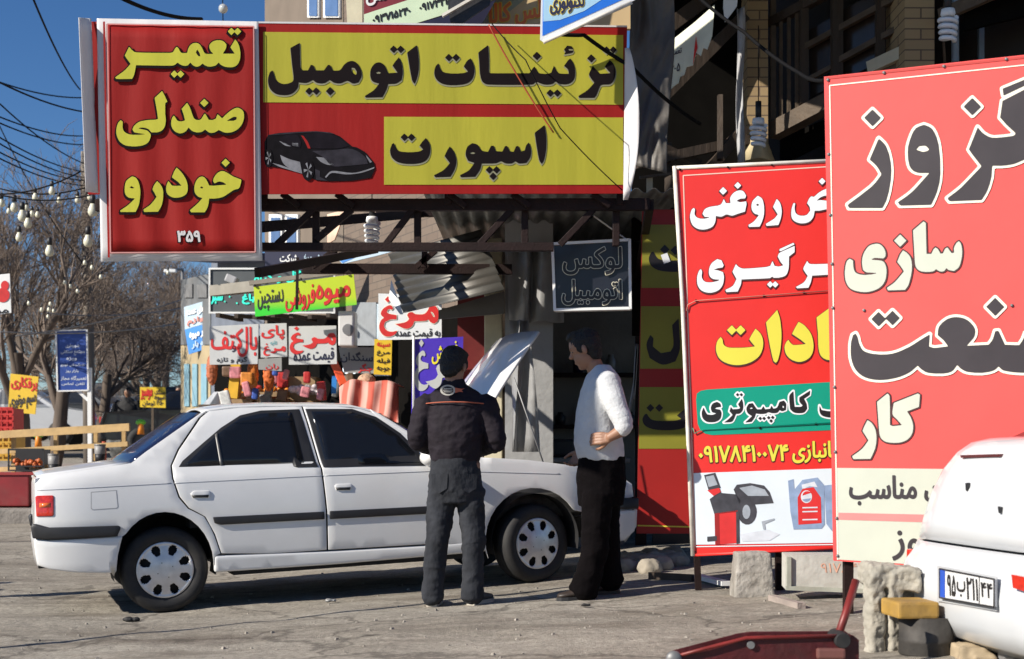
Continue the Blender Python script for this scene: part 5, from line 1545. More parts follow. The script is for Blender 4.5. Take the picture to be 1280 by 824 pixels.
# vertical red and yellow board beside the bay
SV = Board(825, 10.9, 0)
r = thing('upright_board', 'narrow red and yellow striped board with black lettering standing in the shade beside the bay', 'sign', SV.P(825, 667))
M['vb_red'] = mat('red board print', (0.36, 0.014, 0.011), 0.5, 0, 0.08, 3); M['vb_yel'] = mat('mustard board print', (0.26, 0.245, 0.025), 0.5, 0, 0.08, 3)
slab(SV, [(803, 262), (905, 262), (905, 667), (796, 667)], M['vb_red'], 0.03, r)
for (a, b) in ((281, 360), (383, 461), (484, 561)):
    xl = lambda y: 803 - (y - 262) * 0.0173 + 0.5
    panel(SV, [(xl(a), a), (905, a), (905, b), (xl(b), b)], M['vb_yel'], 0.003, r)
strip(SV, [(797, 657), (905, 660)], 1.6, M['sg_yel'], 0.003, r, 'border')
bowl = lambda bb: remap((word((0, 0, 1, [W_ESPORT[3][3]], []))[0], []), bb)
letters(SV, bowl((811, 308, 872, 340)), M['black'], 0.005, r)
letters(SV, ([diamond(831, 312, 6), diamond(844, 313, 6)], []), M['black'], 0.005, r)
letters(SV, remap(word((0, 0, 1, [[(100, 0), (104, 90), (90, 130), (50, 140), (10, 120), (0, 80), (12, 50), (22, 60), (20, 85), (45, 105), (75, 100), (84, 80), (80, 20)]], [])), (808, 398, 850, 456)), M['black'], 0.005, r)
letters(SV, bowl((803, 512, 862, 538)), M['black'], 0.005, r)
letters(SV, ([diamond(813, 510, 5), diamond(824, 510, 5)], []), M['black'], 0.005, r)
panel(SV, [(826, 319), (834, 316), (838, 327), (830, 330)], M['sg_white'], 0.012, r, 'paper_scrap')

# unlit tube sign
NB = Board(740, 10.1, 6)
r = thing('tube_sign', 'square black sign in a white metal frame with pale tube lettering, hanging above the men', 'sign', NB.P(740, 300))
slab(NB, [(691, 306), (787, 301), (788, 386), (694, 388)], mat('navy black panel', (0.012, 0.014, 0.022), 0.35, var=0.2, scale=8), 0.08, r)
for a, b in (((691, 306), (787, 301)), ((787, 300), (788, 387)), ((788, 386), (694, 388)), ((694, 389), (691, 305))):
    MB().bar(NB.P(*a, -0.035), NB.P(*b, -0.035), 0.020, 0.10, NB.n).build('frame', M['white'], r)
tubem = mat('pale tube glass', (0.62, 0.58, 0.45), 0.25, 0, 0.2, 60)
letters(NB, font_loops('لوکس', (704, 309, 777, 343)), M['black'], 0.018, r, bold=0.55, outline=[(0.9, tubem, (0, 0))])
letters(NB, font_loops('اتومبیل', (703, 350, 777, 381)), M['black'], 0.018, r, bold=0.55, outline=[(0.9, tubem, (0, 0))])
MB().tube([NB.P(785, 301, -0.03), NB.P(770, 290, -0.03), at(742, 270, 9.85)], 0.006, 6).build('hanger', M['steel_white'], r)
MB().tube([NB.P(700, 305, -0.03), at(742, 270, 9.85)], 0.004, 6).build('hanger', M['wire'], r)

# ------------------------------------------------------------------ open workshop bay
M['plaster_d'] = mat('grimy plaster', (0.21, 0.20, 0.18), 0.9, 0, 0.15, 2, 0.4, 15, dirt=0.5, dcol=(0.12, 0.10, 0.085))
M['sheet'] = mat('hazy plastic sheet', (0.42, 0.42, 0.42), 0.35, 0, 0.15, 4, 0.5, 6, alpha=0.8, tl=0.3)
r = thing('workshop', 'open workshop bay with grey walls in deep shade behind the raised bonnet', 'workshop', Vector((1.4, 14.6, 0.1)))
MB().box((1.9, 14.7, 1.65), (4.6, 0.2, 3.3)).build('back_wall', M['plaster_d'], r)
pX = at(661, 565, 12.6).x
MB().box((pX, 13.6, 1.65), (0.30, 2.0, 3.3)).build('side_wall', M['plaster_d'], r)
MB().box((pX, 12.52, 1.65), (0.44, 0.14, 3.3)).build('pillar', mat('grey pillar render', (0.34, 0.34, 0.34), 0.9, 0, 0.12, 2, 0.4, 12), r)
for z_ in (1.35, 1.9): MB().box((1.9, 14.56, z_), (4.2, 0.3, 0.04)).build('shelf', M['steel_dark'], r)
for k in range(14):
    x_ = 0.3 + k * 0.2 + random.uniform(-.05, .05); h_ = random.uniform(0.12, 0.3); z_ = 1.37 if k % 2 else 1.92
    MB().lathe((x_, 14.5, z_), [(0.05, 0), (0.055, h_ * .7), (0.03, h_ * .85), (0.03, h_)], 10).build('oil_bottle', (M['steel_grey'], M['plastic_black'], M['navy'], M['cream'])[k % 4], r)
MB().bbox((0.55, 13.6, 0.52), (1.1, 0.6, 0.9), None, 0.02).build('workbench', mat('worn grey cabinet', (0.25, 0.25, 0.245), 0.5, 0.2, 0.2, 6, dirt=0.4), r)
MB().bbox((0.55, 13.55, 1.0), (1.2, 0.7, 0.05), None, 0.01).build('bench_top', M['steel_grey'], r)
MB().bbox((0.42, 13.5, 1.12), (0.4, 0.3, 0.18), None, 0.03).build('tool_case', M['plastic_black'], r)
MB().box((1.25, 13.2, 1.1), (0.10, 0.10, 2.2)).build('door_frame', M['steel_dark'], r)
MB().box((1.62, 13.25, 1.5), (0.5, 0.06, 3.0)).build('door_leaf', mat('brown door leaf', (0.035, 0.03, 0.028), 0.6, var=0.2), r)
rows = [[at(634 + 66 * u + 6 * math.sin(u * 7 + v), 308 + v * 260, 12.3) + Vector((0, 0.10 * math.sin(u * 14 + v * 3), 0)) for u in np.linspace(0, 1, 16)] for v in np.linspace(0, 1, 12)]
c_ = MB().grid(rows[:5]).build('plastic_sheet', M['sheet'], None, solid=0.004)
tag(c_, 'hazy plastic sheet hanging over the grey workshop pillar', 'sheet')
rows = [[at(636 + 26 * u * (1 + .3 * v) + 5 * math.sin(u * 6 + 2 * v), 400 + v * 165, 12.15) + Vector((0, 0.08 * math.sin(u * 9 + v * 4), 0)) for u in np.linspace(0, 1, 12)] for v in np.linspace(0, 1, 10)]
c_ = MB().grid(rows).build('plastic_sheet', M['sheet'], None, solid=0.004)
tag(c_, 'crumpled plastic sheet bunched below, beside the raised bonnet', 'sheet')
r = thing('cream_wall', 'narrow sunlit cream wall end with a dark slot, beside the workshop pillar', 'wall', at(617, 565, 13.0))
MB().bbox(at(617, 470, 13.2) , (0.17, 0.5, 2.6), None, 0.01).build('wall', mat('cream painted plaster', (0.62, 0.56, 0.40), 0.85, 0, 0.1, 4, dirt=0.3), r)
MB().box(at(620, 468, 12.93), (0.025, 0.02, 0.38)).build('slot', M['dark'], r)
cable('hose', 'pale looped hose hanging beside the dark doorway behind the man in the sweater', [at(792, 500, 11.2), at(796, 430, 11.2), at(793, 480, 11.2), at(780, 545, 11.2), at(772, 552, 11.2)], 0.012, M['steel_grey'])

# ------------------------------------------------------------------ brick building with dark wooden bays, upper right
M['brick'] = brick_mat('tan brick', (0.34, 0.24, 0.12), (0.40, 0.29, 0.15), (0.14, 0.10, 0.06), 3.2, rot=rad(-48))
M['brick_f'] = brick_mat('tan brick return', (0.30, 0.21, 0.11), (0.36, 0.26, 0.14), (0.13, 0.09, 0.06), 3.2, rot=0.6)
M['wood_d'] = mat('dark brown joinery', (0.046, 0.031, 0.021), 0.7, 0, 0.25, 8, 0.3, 30, stretch=(1, 1, 0.2))
M['wood_b'] = mat('brown joinery', (0.085, 0.060, 0.039), 0.7, 0, 0.25, 8, 0.3, 30)
r = thing('brick_building', 'brick building with dark wooden balcony bays in shade, above the red signboards', 'building', Vector((3.5, 12.5, 0.1)))
FBd = Board(950, 12.2, 48)
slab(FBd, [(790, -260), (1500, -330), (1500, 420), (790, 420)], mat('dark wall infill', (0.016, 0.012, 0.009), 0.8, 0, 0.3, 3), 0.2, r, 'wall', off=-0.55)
def brick_column(px0, px1, Y, y0, y1, dep=0.35):
    a = at(px0, y1, Y); b = at(px1, y1, Y); top = at(px0, y0, Y).z
    mb = MB(); mb.box(((a.x + b.x) / 2, Y + dep / 2, (a.z + top) / 2), (b.x - a.x, dep, top - a.z))
    return mb.build('column', M['brick_f'], r)
brick_column(934, 960, 12.0, -300, 330); brick_column(1131, 1168, 10.9, -330, 140, 0.55)
for k, (a, b, w_, mm) in enumerate((((966, 165), (1040, 126), 0.14, 'wood_b'), ((1040, 126), (1128, 82), 0.14, 'wood_b'), ((962, 30), (1130, -60), 0.08, 'wood_d'), ((1005, 60), (1130, -8), 0.05, 'wood_b'), ((1045, 78), (1130, 32), 0.05, 'wood_b'),
        ((1005, 130), (1005, -60), 0.07, 'wood_d'), ((1046, 122), (1046, -80), 0.09, 'wood_d'), ((1100, 95), (1100, -90), 0.07, 'wood_d'), ((1122, 85), (1122, -90), 0.05, 'wood_b'),
        ((966, 160), (966, -40), 0.05, 'wood_b'), ((976, 155), (976, 20), 0.03, 'wood_b'), ((986, 150), (986, 10), 0.03, 'wood_b'), ((996, 144), (996, 10), 0.03, 'wood_b'), ((1010, 100), (1040, 84), 0.04, 'wood_b'))):
    MB().bar(FBd.P(*a, -0.05), FBd.P(*b, -0.05), w_, w_).build('joinery', M[mm], r)
for q in (((1008, 125), (1043, 106), (1043, 20), (1008, 40)), ((1050, 103), (1097, 78), (1097, -10), (1050, 14))):
    slab(FBd, list(q), mat('brown glazing', (0.035, 0.025, 0.02), 0.25), 0.02, r, 'window', off=-0.12)
slab(FBd, [(975, 205), (1030, 178), (1030, 150), (975, 172)], M['dark'], 0.05, r, 'window', off=-0.3)
MB().bar(FBd.P(1088, 86, 0.02), FBd.P(1131, 66, 0.02), 0.10, 0.10).build('ledge', mat('pale stone ledge', (0.5, 0.46, 0.34), 0.8, dirt=0.3), r)
MB().lathe(at(946, 202, 11.9), [(0.16, 0), (0.10, 0.16), (0.10, 0.20)], 4).build('column_base', mat('cream plinth', (0.55, 0.46, 0.28), 0.8, dirt=0.3), r)
# bay right of the near column
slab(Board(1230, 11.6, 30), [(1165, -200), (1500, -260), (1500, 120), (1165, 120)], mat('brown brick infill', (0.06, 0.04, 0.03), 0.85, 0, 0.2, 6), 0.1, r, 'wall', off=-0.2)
MB().tube([at(1194, 78, 11.1), at(1194, -60, 11.1)], 0.032, 10).build('downpipe', mat('blue grey pipe', (0.25, 0.36, 0.48), 0.5, dirt=0.3), r)
MB().tube([at(1181, 80, 11.0), at(1178, 30, 11.0), at(1183, -20, 11.0)], 0.012, 8).build('conduit', M['wood_b'], r)
MB().box(at(1233, 40, 11.2), (0.13, 0.04, 0.50)).build('window', mat('blue grey shutter', (0.16, 0.22, 0.28), 0.5, dirt=0.3), r)
MB().bar(at(1175, 20, 10.8), at(1300, -35, 10.2), 0.05, 0.10).build('eave', M['wood_b'], r)
MB().box((2.3, 10.7, 5.55), (3.6, 3.6, 0.16)).build('eave', M['wood_d'], r)  # unseen slab above the view, added to shade the upper facade
slab(Board(1260, 10.6, 25), [(1205, 38), (1340, 5), (1340, -40), (1205, -5)], M['dark'], 0.05, r, 'awning')

# hanging rags, tarpaulins and a torn sheet between the banner and the brick building
rows = [[at(783 + 56 * u + (5 * math.sin(v * 5)), -60 + 262 * v + 14 * u * v, 10.6) + Vector((0, 0.09 * abs(mnoise.noise(Vector((u * 2.2, v * 3.5, 4.1)))) + 0.05 * abs(mnoise.noise(Vector((u * 5 + v * 3, v * 6, 1.7)))), 0)) for u in np.linspace(0, 1, 40)] for v in np.linspace(0, 1, 60)]
o = MB().grid(rows).build('tarpaulin', mat('grey black tarpaulin', (0.115, 0.105, 0.095), 0.55, 0, 0.25, 3, 0.6, 5), None, solid=0.004)
tag(o, 'dark grey creased tarpaulin hanging beyond the right end of the wide banner', 'tarpaulin')
TS = Board(862, 11.2, 30)
r = thing('torn_sheet', 'torn white paper sheet with faint blue writing, hanging in the dark gap', 'sheet', TS.P(862, 60))
jag = [(833, 118), (834, 60), (838, 52), (868, 28), (893, 6), (893, 10), (890, 45), (884, 62), (879, 60), (876, 70), (870, 66), (866, 82), (858, 84), (855, 94), (850, 96), (848, 104), (842, 108)]
slab(TS, jag, mat('yellowed white sheet', (0.74, 0.76, 0.62), 0.6, 0, 0.12, 5, 0.3, 10), 0.006, r, 'sheet')
for k, (x0_, y0_, x1_, y1_) in enumerate(((838, 62, 852, 70), (838, 80, 850, 90))):
    letters(TS, font_loops('تعمیر' if k == 0 else '۴۰۵', (x0_, y0_, x1_, y1_), -0.3), M['navy'], 0.004, r, bold=0.15)
panel(TS, [(866, 82), (870, 66), (872, 60), (870, 45), (868, 60)], M['sg_red'], 0.004, r)
TS2 = Board(905, 11.4, 20)
o = slab(TS2, [(905, -30), (925, -30), (921, 8), (906, 28), (904, 10)], M['sg_white'], 0.006, None, 'paper_scrap'); tag(o, 'white scrap of paper hanging high beside the brick column', 'paper')
rows = [[at(921 + 9 * u + 2 * math.sin(v * 8), 10 + 195 * v, 11.7) + Vector((0, 0.04 * math.sin(u * 5 + v * 9), 0)) for u in np.linspace(0, 1, 5)] for v in np.linspace(0, 1, 14)]
o = MB().grid(rows).build('cloth_strip', mat('grey white cloth strip', (0.40, 0.40, 0.41), 0.8, 0, 0.1, 6), None, solid=0.003); tag(o, 'long grey white cloth strip hanging down beside the brick column', 'cloth')
r = thing('timber_trellis', 'tangle of dark timber struts under the torn sheet, right of the wide banner', 'frame', at(860, 200, 11.8))
for (a, b, w_) in (((800, 150), (930, 20), 0.10), ((795, 205), (935, 175), 0.08), ((840, 265), (930, 160), 0.09), ((800, 60), (935, -40), 0.12), ((835, 260), (835, 180), 0.06), ((900, 200), (900, 120), 0.05), ((805, 255), (930, 240), 0.08), ((795, 170), (875, 205), 0.06)):
    MB().bar(at(*a, 11.7), at(*b, 11.9), w_, w_).build('strut', M['wood_d'], r)
slab(Board(860, 12.3, 0), [(790, -200), (945, -200), (945, 300), (790, 300)], M['dark'], 0.05, r, 'backing')  # near-black sheet fills the gap in place of real shade
MB().bar(at(800, 222, 11.5), at(850, 216, 11.5), 0.03, 0.02).build('strut', M['wood_b'], r)
for (x_, y_) in ((806, 190), (812, 232)):
    MB().box(at(x_, y_, 11.55), (0.05, 0.02, 0.16)).build('pale_rag', mat('cream rag', (0.6, 0.52, 0.36), 0.8), r)

# spiral bulbs
def spiral_bulb(px, py, Y, hgt, label, grp='spiral lamps hanging from wires'):
    c = at(px, py, Y)
    t_ = thing('spiral_bulb', label, 'lamp', c, grp)
    pts = []
    for k in range(60):
        u = k / 59; a = u * 4 * 2 * math.pi
        rr = hgt * 0.22 * (1 - 0.25 * u)
        pts.append(c + Vector((rr * math.cos(a), rr * math.sin(a), -hgt * 0.28 - u * hgt * 0.62)))
    MB().tube(pts, hgt * 0.062, 8).build('glass_tube', mat('milky lamp glass', (0.72, 0.74, 0.76), 0.3, var=0), t_)
    MB().lathe(c, [(hgt * .10, -0.02), (hgt * 0.17, -hgt * 0.08), (hgt * 0.19, -hgt * 0.2), (hgt * 0.15, -hgt * 0.28)], 14).build('base', M['white'], t_)
    MB().tube([c + Vector((0, 0, -0.02)), c + Vector((0, 0, 0.12))], hgt * 0.09, 10).build('socket', M['plastic_black'], t_)
    MB().tube([c + Vector((0, 0, 0.1)), c + Vector((0.0, 0.0, 0.75))], 0.004, 6).build('wire', M['wire'], t_)
    return t_
spiral_bulb(948, 145, 11.3, 0.28, 'white spiral bulb hanging against the dark brick column')
spiral_bulb(1185, 8, 10.2, 0.29, 'white spiral bulb at the top beside the tan brick column')
t_ = spiral_bulb(465, 268, 10.6, 0.25, 'grey spiral bulb hanging in shade under the wide banner')

# ------------------------------------------------------------------ white hatchback, seen from behind at the right edge
V0 = Vector((1.995, 6.0, 0)); ca, sa = 0.156, 0.988
Fw = Vector((sa, ca, 0)); Rt = Vector((ca, -sa, 0))
zg = gz(2.4, 6.0)
W2 = lambda x, y, z: V0 + Fw * x + Rt * y + Vector((0, 0, z))
hb = thing('parked_car', 'white car seen from behind at the right edge, with a number plate', 'car', W2(1.5, 0, zg))
wcar = mat('glossy white car paint', (0.60, 0.62, 0.64), 0.28, 0, 0.02, 3, coat=0.7, dirt=0.12, dcol=(0.5, 0.48, 0.45))
def shell_row(z, xb_, w, rad_=0.20, L=3.4):
    pts = [(L, -w), (1.6, -w - .01), (0.8, -w - .01), (xb_ + rad_ + 0.12, -w)]
    for k in range(7):
        a = math.pi * (1.0 - 0.5 * k / 6)
        pts.append((xb_ + rad_ + rad_ * math.cos(math.pi / 2 + (math.pi / 2) * (k / 6)), -w + rad_ - rad_ * math.sin(math.pi / 2 + (math.pi / 2) * (k / 6))))
    pts = pts[:4]
    for k in range(7):
        a = math.pi / 2 * k / 6
        pts.append((xb_ + rad_ * (1 - math.sin(a)), -w + rad_ * (1 - math.cos(a))))
    for k in range(1, 8):
        y_ = (-w + rad_) * (1 - k / 8 * 1.0)
        pts.append((xb_ - 0.035 * (1 - (y_ / w) ** 2), y_))
    mir = [(x, -y) for (x, y) in reversed(pts)]
    pts.append((xb_ - 0.035, 0.0))
    return [W2(x, y, z) for (x, y) in pts + mir]
lo = [(0.20, 0.16, 0.70), (0.25, 0.06, 0.76), (0.33, 0.01, 0.785), (0.46, 0.0, 0.79), (0.55, 0.015, 0.785), (0.60, 0.05, 0.775), (0.655, 0.075, 0.765)]
MB().grid([shell_row(*q) for q in lo]).build('bumper', wcar, hb, solid=0.02)
up_ = [(0.665, 0.078, 0.762), (0.75, 0.085, 0.735), (0.88, 0.10, 0.68), (1.0, 0.13, 0.61), (1.08, 0.17, 0.55), (1.125, 0.22, 0.51), (1.145, 0.30, 0.49), (1.155, 0.45, 0.47)]
rws = [shell_row(*q) for q in up_]
MB().grid(rws).build('boot_lid', wcar, hb, solid=0.02)
MB().grid([[p for p in rws[-1]], [W2(1.0, 0, 1.165)] * len(rws[-1])]).build('deck', wcar, hb)
MB().grid([shell_row(0.660, 0.10, 0.750), shell_row(0.668, 0.10, 0.750)]).build('seam', M['carshell'], hb)
MB().tube([W2(xb_ - 0.035 * (1 - (0.46 / w_) ** 2) - 0.001, 0.455, z_) for (z_, xb_, w_) in up_[:6]], 0.0028, 6).build('seam', M['carshell'], hb)
MB().grid([shell_row(0.592, 0.047, 0.776), shell_row(0.597, 0.0495, 0.776)]).build('bumper_groove', mat('grey groove', (0.30, 0.31, 0.32), 0.6, var=0), hb)
gh = [W2(0.55, -0.60, 1.15), W2(0.55, 0.60, 1.15), W2(1.25, 0.52, 1.46), W2(1.25, -0.52, 1.46)]
MB().grid([[gh[0], gh[1]], [gh[3], gh[2]]]).build('rear_window', M['tint'], hb, solid=0.01)
MB().grid([[gh[3], gh[2]], [W2(2.6, -0.52, 1.48), W2(2.6, 0.52, 1.48)]]).build('roof', wcar, hb, solid=0.02)
for sd in (-1, 1):
    MB().grid([[W2(0.55, .6 * sd, 1.15), W2(1.25, .52 * sd, 1.46)], [W2(3.0, .66 * sd, 1.1), W2(2.7, .52 * sd, 1.47)]]).build('side_window', M['tint'], hb, solid=0.01)
    cw = W2(1.0, sd * 0.70, 0.28 + zg * 0.6)
    Wm = Matrix(((Fw.x, 0, Rt.x * sd), (Fw.y, 0, Rt.y * sd), (0, 1, 0)))
    for xx in (0.95, 3.2):
        cw = W2(xx, sd * 0.68, 0.27 + zg)
        ty = MB().lathe(cw, [(0.18, 0.0), (0.25, 0.012), (0.275, -0.01), (0.28, -0.09), (0.27, -0.17), (0.18, -0.18)], 32, Wm, cap=True).build('tyre', M['rubber'], hb)
MB().box(W2(1.7, 0, 0.34), (2.6, 1.3, 0.2), Matrix.Rotation(math.atan2(ca, sa), 3, 'Z')).build('underbody', M['carshell'], hb)
RB = Board(1208, 6.0, 81); RB.p = W2(-0.035, 0, 0); RB.n = -Fw; RB.u = Rt
slab(RB, [(1171.5, 707), (1246, 721), (1246, 764), (1171.5, 751.5)], mat('plate recess white', (0.42, 0.43, 0.44), 0.5), 0.003, hb, 'plate_recess', off=0.003)
pl_ = slab(RB, [(1174.5, 711), (1242.5, 724), (1242.5, 759), (1174.5, 747)], mat('number plate white', (0.66, 0.66, 0.66), 0.4), 0.012, hb, 'number_plate', off=0.018)
MB().tube([RB.P(1174.5, 711, .02), RB.P(1242.5, 724, .02), RB.P(1242.5, 759, .02), RB.P(1174.5, 747, .02), RB.P(1174.5, 711, .02)], 0.004, 6).build('frame', M['plastic_black'], pl_)
panel(RB, [(1175, 712), (1181, 713.2), (1181, 748), (1175, 746.8)], mat('plate blue', (0.02, 0.08, 0.45), 0.4), 0.020, pl_, 'blue_strip')
for t_, bb in (('۹۵', (1184, 719, 1194, 745)), ('ب', (1196, 726, 1206, 746)), ('۲۱۱', (1208, 723, 1222, 750))):
    letters(RB, font_loops(t_, bb, 0.18), M['black'], 0.0205, pl_, bold=0.35)
letters(RB, font_loops('۴۴', (1226, 729, 1240, 747), 0.18), M['black'], 0.0205, pl_, bold=0.35)
panel(RB, [(1223.5, 720.5), (1224.3, 720.6), (1224.3, 756), (1223.5, 755.8)], M['black'], 0.0205, pl_, 'divider')
slab(RB, [(1200, 569), (1250, 567.5), (1250, 571), (1201, 572.5)], mat('dark brake light lens', (0.09, 0.02, 0.02), 0.2), 0.03, hb, 'brake_light', off=-0.150)
slab(RB, [(1206.5, 604), (1209.5, 603.5), (1210, 609), (1208.5, 614), (1207, 613)], M['plastic_black'], 0.012, hb, 'badge_hole', off=-0.1005)
slab(RB, [(1247, 633), (1250, 634), (1250, 642), (1248, 641)], M['plastic_black'], 0.012, hb, 'badge_hole', off=-0.0845)
slab(RB, [(1264, 718), (1300, 725), (1300, 745), (1266, 735)], M['lamp_red'], 0.05, hb, 'reflector', off=0.0)
MB().bbox(W2(0.10, -0.742, 0.565), (0.03, 0.045, 0.07), Matrix.Rotation(math.atan2(ca, sa), 3, 'Z'), 0.012).build('reflector', M['lamp_red'], hb)
MB().tube([W2(0.12, 0.1, 0.20), W2(1.0, 0.1, 0.22)], 0.03, 10).build('exhaust_pipe', M['steel_grey'], hb)

# ------------------------------------------------------------------ things on the ground at the right
def rough(name, mb, m, parent, voxel=0.012, amp=0.012, sc=14):
    return weld(name, mb, m, parent, voxel, 1, wr=amp, wscale=sc)
pg = lambda px, Y, dz=0.0: on_ground(px, Y) + Vector((0, 0, dz))
r = thing('trolley_jack', 'red steel trolley jack lying on the ground in the foreground, its handle leaning up', 'jack', pg(960, 5.75))
jr = mat('worn red jack paint', (0.075, 0.010, 0.012), 0.5, 0.2, 0.3, 10, 0.3, 30, dirt=0.6, dcol=(0.05, 0.03, 0.025))
jr2 = mat('brighter red jack paint', (0.20, 0.022, 0.018), 0.45, 0.1, 0.25, 10, dirt=0.4, dcol=(0.1, 0.04, 0.03))
def jp(px, py, dy=0.0): return at(px, py, 5.7) + Vector((0, dy, 0))
for dy in (0.0, 0.13):
    MB().prism([jp(x_, y_, dy) for (x_, y_) in ((838, 826), (846, 819), (930, 797), (946, 795), (1066, 794), (1074, 800), (1074, 846), (1040, 852), (940, 850), (850, 840))], (0, 0.012, 0)).build('side_plate', jr, r, bev=0.003)
MB().tube([jp(838, 822, -0.01), jp(880, 810, -0.02), jp(932, 797, -0.015), jp(1062, 794, -0.01)], 0.008, 8).build('flange', jr2, r)
MB().lathe(jp(842, 823, -0.03), [(0.0, 0), (0.03, 0), (0.034, 0.02), (0.03, 0.04), (0, 0.04)], 16, Matrix.Rotation(rad(-90), 3, 'X')).build('castor', M['steel_grey'], r)
MB().bar(jp(960, 808, 0.065), jp(1055, 814, 0.065), 0.08, 0.07).build('lift_arm', jr, r, bev=0.006)
MB().lathe(jp(938, 806, -0.015), [(0.016, 0), (0.016, 0.16)], 12, Matrix.Rotation(rad(-90), 3, 'X')).build('pivot', M['steel_grey'], r)
MB().lathe(jp(1052, 800, -0.03), [(0.030, 0), (0.034, 0.01), (0.034, 0.15), (0.030, 0.16)], 16, Matrix.Rotation(rad(-90), 3, 'X')).build('pivot', M['rubber'], r)
MB().tube([jp(1050, 803, 0.06), jp(1064, 772, 0.10), jp(1082, 730, 0.16)], 0.017, 10).build('handle', jr2, r)
MB().bbox(jp(1037, 816, -0.02), (0.12, 0.03, 0.045), None, 0.01).build('release_block', mat('faded pink block', (0.16, 0.06, 0.05), 0.6), r)

mb = MB()
P_ = lambda px, py, dy=0: at(px, py, 6.35) + Vector((0, dy, 0))
def leg_(x_, y0_, y1_, w_, dy):
    a_, b_ = P_(x_, y0_, dy), P_(x_, y1_, dy)
    mb.box((a_ + b_) / 2, (w_, w_, a_.z - b_.z), Matrix.Rotation(0.3, 3, 'Z'), 1.06)
leg_(1093, 716, 822, 0.070, 0.0); leg_(1117, 716, 822, 0.062, 0.0); leg_(1142, 716, 822, 0.09, 0.18)
mb.box(P_(1117, 722, 0.07), (0.24, 0.20, 0.10), Matrix.Rotation(0.12, 3, 'Y'))
mb.box(P_(1138, 738, 0.18), (0.14, 0.16, 0.13), Matrix.Rotation(-0.2, 3, 'Y'))
o = rough('concrete_support', mb, mat('whitish crumbling concrete', (0.36, 0.335, 0.28), 0.95, 0, 0.2, 9, 0.6, 30, dirt=0.45, dcol=(0.22, 0.18, 0.13)), None, 0.008, 0.014, 20); tag(o, 'rough crumbling concrete support with two legs under the large red signboard', 'concrete block')
r = thing('drum_stool', 'dark metal drum with a yellow board laid on top, beside the white car', 'stool', pg(1155, 6.2))
MB().lathe(at(1158, 818, 6.2), [(0.120, 0), (0.124, 0.01), (0.122, 0.06), (0.127, 0.068), (0.122, 0.076), (0.122, 0.175)], 28).build('drum', mat('sooty drum', (0.055, 0.05, 0.045), 0.7, 0.3, 0.3, 10, 0.3, 20), r)
MB().bbox(at(1137, 760, 6.2), (0.19, 0.22, 0.075), Matrix.Rotation(rad(6), 3, 'Z'), 0.012).build('seat_board', mat('weathered yellow board', (0.36, 0.21, 0.04), 0.7, 0, 0.2, 8, 0.3, 20, dirt=0.4), r)
mb = MB(); mb.box(at(1212, 826, 6.05), (0.12, 0.14, 0.13)); mb.box(at(1228, 832, 6.0), (0.10, 0.1, 0.10))
o = rough('rubble', mb, mat('broken tan block', (0.33, 0.26, 0.17), 0.9, 0, 0.2, 10), None, 0.012, 0.016, 14); tag(o, 'broken tan block lying under the white car', 'rubble')
o = MB().bar(at(1205, 786, 6.6), at(1207, 815, 6.6), 0.035, 0.03).build('metal_stub', M['steel_grey']); tag(o, 'short grey metal stub standing beside the yellow topped drum', 'metal')
mb = MB(); mb.box((on_ground(940, 8.75) + Vector((0, 0, 0.12))), (0.26, 0.22, 0.30), None, 0.82)
o = rough('concrete_block', mb, M['concrete'], None, 0.012, 0.008, 12); tag(o, 'squat grey concrete block holding up the wheel balancer signboard', 'concrete block')
r = thing('metal_trough', 'whitish metal trough with faint orange writing on the ground under the red signboards', 'trough', pg(1030, 8.3))
TB = Board(1030, 8.3, 6)
slab(TB, [(982, 694), (1084, 694), (1084, 741), (982, 737)], mat('dusty whitewashed steel', (0.48, 0.47, 0.43), 0.8, 0, 0.15, 5, 0.3, 20, dirt=0.5, dcol=(0.25, 0.2, 0.15)), 0.25, r, 'box')
for a, b in (((982, 735), (1084, 739)), ((986, 696), (986, 735)), ((1082, 696), (1082, 738))):
    MB().bar(TB.P(*a, 0.012), TB.P(*b, 0.012), 0.025, 0.025).build('rim', mat('green grey rim', (0.36, 0.37, 0.31), 0.8, dirt=0.5), r)
letters(TB, font_loops('۹۱۷۸۴۱', (1026, 704, 1076, 716)), mat('faded orange writing', (0.62, 0.34, 0.24), 0.8, var=0.2), 0.003, r)
o = MB().bar(pg(965, 8.35, .02), pg(1002, 7.9, .02), 0.05, 0.035).build('timber_offcut', M['paving']); tag(o, 'pale timber offcut lying in front of the metal trough', 'timber')
o = MB().bar(pg(872, 9.7, .03), pg(908, 9.15, .03), 0.07, 0.03).build('plank', M['white']); tag(o, 'white plank lying on the ground left of the concrete block', 'plank')
o = MB().bar(pg(812, 9.9, .03), pg(866, 9.6, .03), 0.03, 0.05).build('timber_offcut', M['wood_d']); tag(o, 'dark timber strip lying below the narrow red and yellow board', 'timber')
mb = MB()
for k in range(26):
    q = pg(random.uniform(776, 850), random.uniform(10.4, 11.6), 0.03); s_ = random.uniform(0.04, 0.13)
    mb.ball(q, (s_, s_ * 0.8, s_ * 0.7), 8, 6)
o = rough('rubble_heap', mb, mat('pale rubble', (0.34, 0.30, 0.24), 0.95, 0, 0.25, 8), None, 0.016, 0.02, 12); tag(o, 'heap of pale rubble on the ground in front of the narrow red and yellow board', 'rubble', kind='stuff')
mb = MB(); mb.ball(pg(737, 8.86, 0.02), (0.03, 0.03, 0.02), 8, 6)
o = rough('paper_ball', mb, M['white'], None, 0.006, 0.008, 40); tag(o, 'crumpled white paper lying beside the shoes of the man in the sweater', 'paper')
